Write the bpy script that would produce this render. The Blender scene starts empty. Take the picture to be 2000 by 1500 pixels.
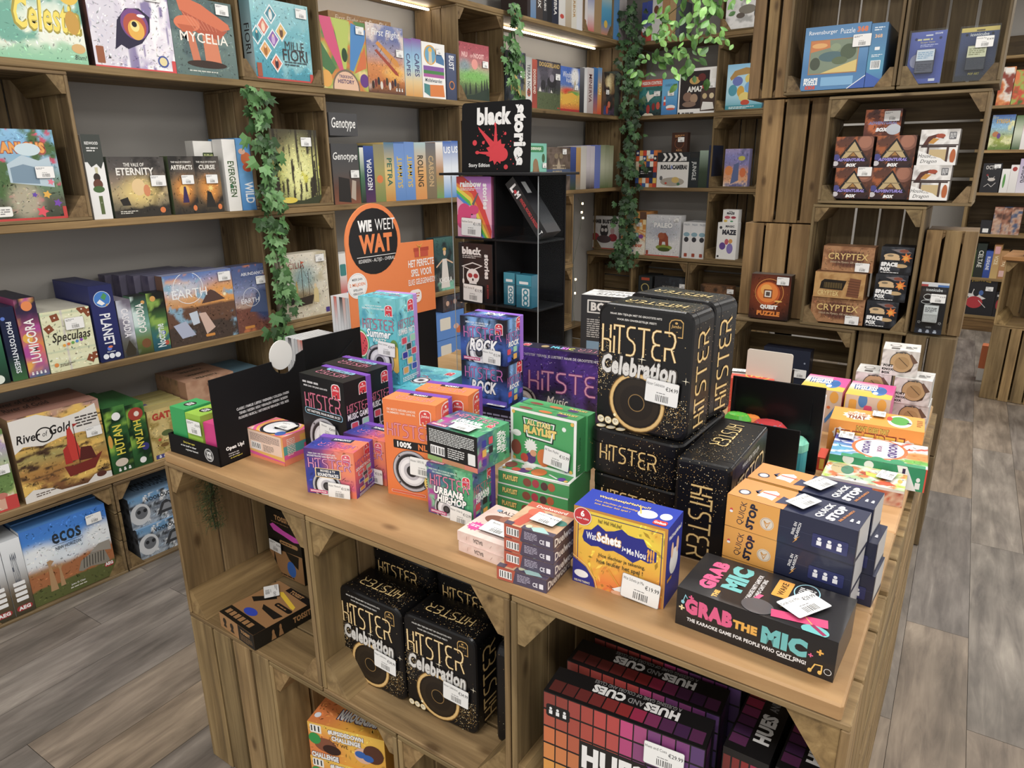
import bpy, math, random
import numpy as np
from math import sin, cos, pi, radians
from mathutils import Vector, Matrix
random.seed(7)
SC = bpy.context.scene
COL = SC.collection

# ------------------------------------------------------------------ camera, light, exposure
cam = bpy.data.cameras.new('camera'); camo = bpy.data.objects.new('camera', cam); COL.objects.link(camo)
cam.sensor_fit = 'HORIZONTAL'; cam.sensor_width = 36.0; cam.lens = 36.0*1373.23/2000.0
cam.clip_start = .02; cam.clip_end = 60
YAW, PIT, ROL = -.645156, -.303445, -.008508
_f = Vector((sin(YAW)*cos(PIT), cos(YAW)*cos(PIT), sin(PIT)))
_r = Vector((cos(YAW), -sin(YAW), 0)); _u = _r.cross(_f)
_r2 = _r*cos(ROL)+_u*sin(ROL); _u2 = _u*cos(ROL)-_r*sin(ROL)
camo.matrix_world = Matrix(((_r2.x,_u2.x,-_f.x,0),(_r2.y,_u2.y,-_f.y,0),(_r2.z,_u2.z,-_f.z,1.55),(0,0,0,1)))
SC.camera = camo
SC.view_settings.view_transform = 'Standard'; SC.view_settings.look = 'None'
SC.view_settings.gamma = 1.0; SC.view_settings.use_curve_mapping = False
SC.view_settings.exposure = 0.45
W = bpy.data.worlds.new('ambient_fill'); SC.world = W; W.use_nodes = True
W.node_tree.nodes['Background'].inputs[0].default_value = (1.0, .97, .93, 1)
W.node_tree.nodes['Background'].inputs[1].default_value = .78  # even background glow added as fill light from the open sides
def area(name, x, y, z, sx, sy, power, rx=0, ry=0, col=(1,.97,.93)):
    l = bpy.data.lights.new(name, 'AREA'); l.shape = 'RECTANGLE'; l.size = sx; l.size_y = sy; l.energy = power; l.color = col
    o = bpy.data.objects.new(name, l); o.location = (x, y, z); o.rotation_euler = (rx, ry, 0); COL.objects.link(o); return o
CEIL = 3.02
for i, (x, y, p) in enumerate([(-.9,-.6,24),(.9,-.4,22),(-1.3,1.5,20),(.7,1.6,22),(-1.3,3.6,22),(.6,3.9,20),(.3,6.6,34)]):
    area('ceiling_lamp', x, y, CEIL, 1.2, .3, p)
SC.cycles.max_bounces = 6; SC.cycles.diffuse_bounces = 3; SC.cycles.glossy_bounces = 3
SC.cycles.transmission_bounces = 6; SC.cycles.transparent_max_bounces = 12
SC.cycles.sample_clamp_indirect = 4.0
SC.cycles.use_denoising = True

# ------------------------------------------------------------------ colour and materials
def lin1(c): return c/12.92 if c <= .04045 else ((c+.055)/1.055)**2.4
_hc = {}
def hx(s):
    if isinstance(s, tuple): return s
    v = _hc.get(s)
    if v is None:
        t = s.lstrip('#')
        if len(t) == 3: t = ''.join(c*2 for c in t)
        c = [lin1(int(t[i:i+2], 16)/255) for i in (0, 2, 4)]; y = .3*c[0]+.55*c[1]+.15*c[2]
        v = _hc[s] = tuple(q*.90+y*.09+.003 for q in c)      # print inks are never fully saturated
    return v
def mat(name, rough=.5, coat=0.0, metal=0.0, attr=True, col=None, spec=.5, emis=0.0, ecol=None, bump=0.0):
    m = bpy.data.materials.new(name); m.use_nodes = True
    nt = m.node_tree; b = nt.nodes['Principled BSDF']
    b.inputs['Roughness'].default_value = rough; b.inputs['Metallic'].default_value = metal
    b.inputs['Coat Weight'].default_value = coat; b.inputs['Coat Roughness'].default_value = .12
    b.inputs['Specular IOR Level'].default_value = spec
    if attr:
        a = nt.nodes.new('ShaderNodeAttribute'); a.attribute_name = 'Col'
        nt.links.new(a.outputs['Color'], b.inputs['Base Color'])
    elif col: b.inputs['Base Color'].default_value = (*hx(col), 1)
    if emis:
        b.inputs['Emission Color'].default_value = (*hx(ecol or '#ffffff'), 1); b.inputs['Emission Strength'].default_value = emis
    if bump:
        n = nt.nodes.new('ShaderNodeTexNoise'); n.inputs['Scale'].default_value = 14; n.inputs['Detail'].default_value = 3
        tc = nt.nodes.new('ShaderNodeTexCoord'); nt.links.new(tc.outputs['Object'], n.inputs['Vector'])
        bp = nt.nodes.new('ShaderNodeBump'); bp.inputs['Strength'].default_value = bump; bp.inputs['Distance'].default_value = .01
        nt.links.new(n.outputs['Fac'], bp.inputs['Height']); nt.links.new(bp.outputs['Normal'], b.inputs['Normal'])
    return m
M_CARD = mat('printed_card', .42, spec=.35)
M_WRAP = mat('film_wrapped_card', .4, coat=.35, spec=.4, bump=.05)
M_TIN = mat('printed_tin', .3, coat=.12, spec=.22)
M_MATT = mat('matt_black_board', .6, spec=.15)
M_PAPER = mat('sticker_paper', .6, spec=.25)
M_LEAF = mat('leaf', .45, spec=.4)
M_METAL = mat('painted_metal', .4)
M_WALL = mat('wall_paint', .85, attr=False, col='#a6a29c', spec=.2)
M_LED = mat('led_light', emis=14.0, attr=False, col='#ffffff', ecol='#fff6e6')
M_BULB = mat('fairy_bulb', emis=10.0, attr=False, col='#ffe0a0', ecol='#ffd890')
def mat_acrylic(name='clear_acrylic', gloss=.03):
    m = bpy.data.materials.new(name); m.use_nodes = True; nt = m.node_tree; nt.nodes.clear()
    o = nt.nodes.new('ShaderNodeOutputMaterial'); mix = nt.nodes.new('ShaderNodeMixShader')
    t = nt.nodes.new('ShaderNodeBsdfTransparent'); g = nt.nodes.new('ShaderNodeBsdfGlossy'); g.inputs['Roughness'].default_value = .08
    t.inputs[0].default_value = (.93,.95,.96,1); mix.inputs[0].default_value = gloss
    nt.links.new(t.outputs[0], mix.inputs[1]); nt.links.new(g.outputs[0], mix.inputs[2]); nt.links.new(mix.outputs[0], o.inputs[0])
    return m
M_ACR = mat_acrylic('clear_acrylic', .004)
M_FILM = mat_acrylic('clear_blister', .03)
def mat_wood(name, stops, rough=.6, sc=(1.3, 24, 24), bump=.2, stain=.24, knots=True, coat=0.0):
    """grain runs along the 'grain' attribute's x; 'Col' tints each plank"""
    m = bpy.data.materials.new(name); m.use_nodes = True; nt = m.node_tree; N = nt.nodes.new; L = nt.links.new
    b = nt.nodes['Principled BSDF']; b.inputs['Roughness'].default_value = rough; b.inputs['Specular IOR Level'].default_value = .3
    b.inputs['Coat Weight'].default_value = coat; b.inputs['Coat Roughness'].default_value = .3
    g = N('ShaderNodeAttribute'); g.attribute_name = 'grain'; c = N('ShaderNodeAttribute'); c.attribute_name = 'Col'
    mp = N('ShaderNodeMapping'); mp.inputs['Scale'].default_value = sc; L(g.outputs['Vector'], mp.inputs['Vector'])
    n1 = N('ShaderNodeTexNoise'); n1.inputs['Scale'].default_value = 1.6; n1.inputs['Detail'].default_value = 7; n1.inputs['Roughness'].default_value = .62; n1.inputs['Distortion'].default_value = .6
    L(mp.outputs[0], n1.inputs['Vector'])
    mp2 = N('ShaderNodeMapping'); mp2.inputs['Scale'].default_value = (3.2, 9, 9); L(g.outputs['Vector'], mp2.inputs['Vector'])
    n2 = N('ShaderNodeTexNoise'); n2.inputs['Scale'].default_value = 1.0; n2.inputs['Detail'].default_value = 4; L(mp2.outputs[0], n2.inputs['Vector'])
    r = N('ShaderNodeValToRGB'); e = r.color_ramp.elements
    e[0].position = .28; e[0].color = (*hx(stops[0]), 1); e[1].position = .74; e[1].color = (*hx(stops[-1]), 1)
    for i, s in enumerate(stops[1:-1]):
        k = e.new(.28+.46*(i+1)/(len(stops)-1)); k.color = (*hx(s), 1)
    L(n1.outputs['Fac'], r.inputs['Fac'])
    mr = N('ShaderNodeMapRange'); mr.inputs[1].default_value = .35; mr.inputs[2].default_value = .65; mr.inputs[3].default_value = 1-stain; mr.inputs[4].default_value = 1+stain*.45
    L(n2.outputs['Fac'], mr.inputs[0])
    x1 = N('ShaderNodeMix'); x1.data_type = 'RGBA'; x1.blend_type = 'MULTIPLY'; x1.inputs[0].default_value = 1
    L(r.outputs[0], x1.inputs[6]); L(mr.outputs[0], x1.inputs[7])
    x2 = N('ShaderNodeMix'); x2.data_type = 'RGBA'; x2.blend_type = 'MULTIPLY'; x2.inputs[0].default_value = 1
    L(x1.outputs[2], x2.inputs[6]); L(c.outputs['Color'], x2.inputs[7])
    out = x2.outputs[2]
    if knots:
        mp3 = N('ShaderNodeMapping'); mp3.inputs['Scale'].default_value = (5, 11, 11); L(g.outputs['Vector'], mp3.inputs['Vector'])
        vo = N('ShaderNodeTexVoronoi'); vo.inputs['Scale'].default_value = 1.0; L(mp3.outputs[0], vo.inputs['Vector'])
        kr = N('ShaderNodeValToRGB'); kr.color_ramp.elements[0].position = .05; kr.color_ramp.elements[0].color = (.25,.2,.16,1)
        kr.color_ramp.elements[1].position = .14; kr.color_ramp.elements[1].color = (1,1,1,1); L(vo.outputs['Distance'], kr.inputs['Fac'])
        x3 = N('ShaderNodeMix'); x3.data_type = 'RGBA'; x3.blend_type = 'MULTIPLY'; x3.inputs[0].default_value = .75
        L(out, x3.inputs[6]); L(kr.outputs[0], x3.inputs[7]); out = x3.outputs[2]
    L(out, b.inputs['Base Color'])
    if bump:
        bp = N('ShaderNodeBump'); bp.inputs['Strength'].default_value = bump; bp.inputs['Distance'].default_value = .003
        L(n1.outputs['Fac'], bp.inputs['Height']); L(bp.outputs[0], b.inputs['Normal'])
    return m
M_CRATE = mat_wood('weathered_crate_wood', ['#6b5a40','#8b7551','#a18a62','#b59f76'])
M_SLAB = mat_wood('sanded_table_wood', ['#a98354','#b98f5c','#c39a66','#d0ab7a'], rough=.5, sc=(1.2, 11, 11), bump=.06, stain=.12, coat=.1)
M_FLOOR = mat_wood('vinyl_floor_planks', ['#6a625b','#82796f','#92897e','#a89e90'], rough=.45, sc=(2.0, 15, 15), bump=.06, stain=.36, knots=False)

# ------------------------------------------------------------------ mesh builder (per-vertex colour, optional grain)
class MB:
    def __init__(s): s.v=[]; s.f=[]; s.c=[]; s.g=[]; s.n=0
    def add(s, v, f, c, g=None):
        v = np.asarray(v, float); k = len(v)
        s.v.append(v); s.f += [tuple(int(i)+s.n for i in t) for t in f]
        c = np.asarray(c, float); s.c.append(np.tile(c, (k,1)) if c.ndim == 1 else c)
        s.g.append(np.zeros((k,3)) if g is None else np.asarray(g, float)); s.n += k
    def box(s, x0,x1,y0,y1,z0,z1, c=(1,1,1), ch=0.0, grain=None):
        """chamfered box; grain = axis index the wood runs along"""
        X=(x0,x1); Y=(y0,y1); Z=(z0,z1)
        if ch <= 0:
            v=[(X[i],Y[j],Z[k]) for i in (0,1) for j in (0,1) for k in (0,1)]
            f=[(0,1,3,2),(4,6,7,5),(0,4,5,1),(2,3,7,6),(0,2,6,4),(1,5,7,3)]
        else:
            ch=min(ch,(x1-x0)*.45,(y1-y0)*.45,(z1-z0)*.45); v=[]; idx={}
            for i in (0,1):
                for j in (0,1):
                    for k in (0,1):
                        P=(X[i],Y[j],Z[k]); S=(1-2*i,1-2*j,1-2*k)
                        for a in (0,1,2):
                            q=[P[b]+(0 if b==a else S[b]*ch) for b in (0,1,2)]
                            idx[i,j,k,a]=len(v); v.append(q)
            f=[]
            def fix(t, n):
                p=[np.array(v[q]) for q in t]; nn=np.cross(p[1]-p[0],p[2]-p[0])
                return t if np.dot(nn,n)>0 else tuple(reversed(t))
            for a in (0,1,2):
                b,c2=[q for q in (0,1,2) if q!=a]
                for s1 in (0,1):
                    t=[]
                    for (p,q) in ((0,0),(0,1),(1,1),(1,0)):
                        k=[0,0,0]; k[a]=s1; k[b]=p; k[c2]=q; t.append(idx[k[0],k[1],k[2],a])
                    n=[0,0,0]; n[a]=2*s1-1; f.append(fix(tuple(t),n))
                for p in (0,1):
                    for q in (0,1):
                        k0=[0,0,0]; k1=[0,0,0]; k0[b]=k1[b]=p; k0[c2]=k1[c2]=q; k1[a]=1
                        n=[0,0,0]; n[b]=2*p-1; n[c2]=2*q-1
                        f.append(fix((idx[k0[0],k0[1],k0[2],b],idx[k1[0],k1[1],k1[2],b],idx[k1[0],k1[1],k1[2],c2],idx[k0[0],k0[1],k0[2],c2]),n))
            for i in (0,1):
                for j in (0,1):
                    for k in (0,1): f.append(fix((idx[i,j,k,0],idx[i,j,k,1],idx[i,j,k,2]),(2*i-1,2*j-1,2*k-1)))
        v=np.array(v,float); g=None
        if grain is not None:
            o=[a for a in (0,1,2) if a!=grain]; rr=np.array([random.random()*40 for _ in range(3)])
            g=v[:,[grain,o[0],o[1]]]+rr
        s.add(v,f,c,g)
    def prism(s, pts, axis, a0, a1, c=(1,1,1), grain=None):
        """polygon pts (in the two other axes, ordered) extruded along axis"""
        n=len(pts); o=[a for a in (0,1,2) if a!=axis]; v=[]
        for a in (a0,a1):
            for p in pts:
                q=[0,0,0]; q[axis]=a; q[o[0]]=p[0]; q[o[1]]=p[1]; v.append(q)
        ar=sum(pts[i][0]*pts[(i+1)%n][1]-pts[(i+1)%n][0]*pts[i][1] for i in range(n))
        flip=(ar>0) ^ (axis==1)
        f=[tuple(range(n)), tuple(range(2*n-1,n-1,-1))]+[(i,n+i,n+(i+1)%n,(i+1)%n) for i in range(n)]
        if flip: f=[tuple(reversed(t)) for t in f]
        v=np.array(v,float); g=None
        if grain is not None:
            oo=[a for a in (0,1,2) if a!=grain]; g=v[:,[grain,oo[0],oo[1]]]+random.random()*40
        s.add(v,f,c,g)
    def tube(s, pts, r, c, seg=6):
        pts=[Vector(p) for p in pts]; v=[]; f=[]
        for i,p in enumerate(pts):
            d=(pts[min(i+1,len(pts)-1)]-pts[max(i-1,0)]).normalized()
            a=d.cross(Vector((0,0,1)) if abs(d.z)<.9 else Vector((1,0,0))).normalized(); b=d.cross(a)
            for k in range(seg):
                t=2*pi*k/seg; v.append(tuple(p+(a*cos(t)+b*sin(t))*r))
        for i in range(len(pts)-1):
            for k in range(seg):
                f.append((i*seg+k,i*seg+(k+1)%seg,(i+1)*seg+(k+1)%seg,(i+1)*seg+k))
        f.append(tuple(range(seg))[::-1]); f.append(tuple(range((len(pts)-1)*seg,len(pts)*seg)))
        s.add(v,f,c)
    def mesh(s, name, m):
        me=bpy.data.meshes.new(name)
        V=np.vstack(s.v); me.from_pydata(V.tolist(), [], s.f)
        C=np.vstack(s.c); a=me.attributes.new('Col','FLOAT_COLOR','POINT')
        a.data.foreach_set('color', np.hstack([C,np.ones((len(C),1))]).astype(np.float32).ravel())
        G=np.vstack(s.g)
        if np.any(G):
            a=me.attributes.new('grain','FLOAT_VECTOR','POINT'); a.data.foreach_set('vector', G.astype(np.float32).ravel())
        me.materials.append(m); me.update(); return me
def link(name, me, parent=None):
    o=bpy.data.objects.new(name, me); COL.objects.link(o)
    if parent is not None: o.parent=parent
    return o
def tag(o, label, cat, group=None, kind=None):
    if label: o['label']=label
    if cat: o['category']=cat
    if group: o['group']=group
    if kind: o['kind']=kind
    return o
def empty(name, loc=(0,0,0), rz=0.0):
    o=bpy.data.objects.new(name,None); o.empty_display_size=.05; COL.objects.link(o); o.location=loc; o.rotation_euler=(0,0,rz); return o

# ------------------------------------------------------------------ lettering: outlines of the built-in font as flat triangles
_tx={}
def text_tris(t, bold=0.0, shear=0.0):
    k=(t,bold,shear)
    if k in _tx: return _tx[k]
    cu=bpy.data.curves.new('lettering','FONT'); cu.body=t; cu.size=1; cu.resolution_u=2; cu.offset=bold; cu.shear=shear; cu.fill_mode='FRONT' if False else 'BOTH'
    if bold: cu.space_character=1.0+bold*1.6
    o=bpy.data.objects.new('lettering',cu); me=bpy.data.meshes.new_from_object(o)
    n=len(me.vertices); V=np.zeros(n*3,np.float32)
    if n: me.vertices.foreach_get('co',V)
    V=V.reshape(-1,3)[:,:2]; F=[tuple(p.vertices) for p in me.polygons if p.normal.z>0]
    bpy.data.objects.remove(o); bpy.data.curves.remove(cu); bpy.data.meshes.remove(me)
    if n:
        V=V-V.min(0); 
    _tx[k]=(V,F); return _tx[k]
# neon stroke alphabet for the seven-letter party logo
HIT=[[(0,1),(0,0)],[(0,.46),(.3,.46),(.42,.40),(.42,0)],[(.42,1),(.42,.52)],
     [(.62,0),(.62,.62)],[(.62,.84),(.62,1),(.66,1),(1.16,1)],[(.9,1),(.9,0)],
     [(1.72,1),(1.45,1),(1.34,.94),(1.3,.8),(1.32,.66),(1.42,.57),(1.6,.5),(1.7,.4),(1.72,.22),(1.66,.07),(1.54,0),(1.26,0)],
     [(1.84,1),(2.46,1)],[(2.16,1),(2.16,0)],
     [(3.02,1),(2.78,1),(2.64,.92),(2.6,.76),(2.66,.58),(2.8,.52),(2.98,.52)],[(2.8,.52),(2.66,.46),(2.6,.28),(2.64,.1),(2.78,0),(3.06,0)],
     [(3.24,0),(3.24,.44),(3.52,.44)],[(3.16,1),(3.52,1),(3.66,.93),(3.72,.74),(3.66,.52),(3.54,.44),(3.76,0)]]
def ribbon(pts, w):
    """flat ribbon along a 2-D polyline with mitred joints"""
    P=np.array(pts,float); n=len(P); V=[]; F=[]
    for i in range(n):
        a=P[i]-P[i-1] if i else P[1]-P[0]; b=P[i+1]-P[i] if i<n-1 else P[-1]-P[-2]
        a=a/(np.hypot(*a)+1e-9); b=b/(np.hypot(*b)+1e-9); t=a+b; t=t/(np.hypot(*t)+1e-9)
        nn=np.array([-t[1],t[0]]); k=1/max(.5,np.dot(nn,[-a[1],a[0]]))
        V+= [P[i]+nn*w*.5*k, P[i]-nn*w*.5*k]
    for i in range(n-1): F.append((2*i,2*i+1,2*i+3,2*i+2))
    return np.array(V),F
# ------------------------------------------------------------------ value noise for printed pictures
def vnoise(x, y, seed):
    xi=np.floor(x).astype(np.int64); yi=np.floor(y).astype(np.int64); xf=x-xi; yf=y-yi
    def h(a,b):
        n=(a*374761393+b*668265263+seed*974711)&0xffffffff; n=((n^(n>>13))*1274126177)&0xffffffff; return ((n^(n>>16))&0xffff)/65535.0
    u=xf*xf*(3-2*xf); w=yf*yf*(3-2*yf)
    return (h(xi,yi)*(1-u)+h(xi+1,yi)*u)*(1-w)+(h(xi,yi+1)*(1-u)+h(xi+1,yi+1)*u)*w
def fbm(x,y,seed,o=4):
    r=0;a=.5
    for i in range(o): r=r+a*vnoise(x*2**i+i*17.3,y*2**i+i*9.1,seed+i); a*=.5
    return r/(1-.5**o)
def sstep(a,b,x):
    t=np.clip((x-a)/(b-a+1e-9),0,1); return t*t*(3-2*t)
def paint(nx, ny, asp, layers):
    """colour grid of a printed picture; u,v in 0..1; returns (ny*nx,3) linear"""
    U,Vv=np.meshgrid(np.linspace(0,1,nx),np.linspace(0,1,ny)); X=U*asp; C=np.zeros((ny,nx,3))
    for l in layers:
        k=l[0]
        if k=='g':      # vertical gradient, bottom to top
            st=[hx(c) for c in l[1:]]; p=np.linspace(0,1,len(st)) if len(st)>1 else [0]
            for ch in range(3): C[...,ch]=np.interp(Vv,p,[s[ch] for s in st])
        elif k=='gh':
            st=[hx(c) for c in l[1:]]; p=np.linspace(0,1,len(st))
            for ch in range(3): C[...,ch]=np.interp(U,p,[s[ch] for s in st])
        elif k=='n':    # mottled patches of several colours: scale, seed, colours...
            sc,sd=l[1],l[2]; st=[hx(c) for c in l[3:]]; f=np.clip((fbm(X*sc,Vv*sc,sd)-.28)/.44,0,1); p=np.linspace(0,1,len(st))
            for ch in range(3): C[...,ch]=np.interp(f,p,[s[ch] for s in st])
        else:
            c=np.array(hx(l[1]))
            if k=='m':      # mix in a colour where noise is high: colour, scale, seed, threshold, softness[, (sx, sy)]
                sx,sy=(l[6] if len(l)>6 else (1,1)); a=sstep(l[4]-l[5],l[4]+l[5],fbm(X*l[2]*sx,Vv*l[2]*sy,l[3]))
            elif k=='b':    # soft ellipse: colour, cx, cy, rx, ry, softness
                d=np.sqrt(((U-l[2])/l[4])**2+((Vv-l[3])/l[5])**2); a=1-sstep(1-l[6],1+l[6],d)
            elif k=='h':    # ground below a ragged line: colour, level, amplitude, scale, seed
                a=sstep(-.012,.012,l[2]+l[3]*(fbm(X*l[4],X*0+.5,l[5])-.5)*2-Vv)
            elif k=='q':    # rectangle, soft: colour,u0,v0,u1,v1,alpha
                a=((U>=l[2])&(U<=l[4])&(Vv>=l[3])&(Vv<=l[5]))*l[6]
            elif k=='s':    # thin scattered streaks: colour, scale, seed, threshold, sx, sy
                a=sstep(l[4]-.03,l[4]+.03,vnoise(X*l[2]*l[5],Vv*l[2]*l[6],l[3]))
            elif k=='d':    # rays from a point: colour, cx, cy, count, duty
                t=np.arctan2(Vv-l[3],(U-l[2])*asp); a=(np.mod(t*l[4]/(2*pi),1)<l[5])*1.0
            a=np.asarray(a)[...,None]; C=C*(1-a)+c*a
    return C.reshape(-1,3)
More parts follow.
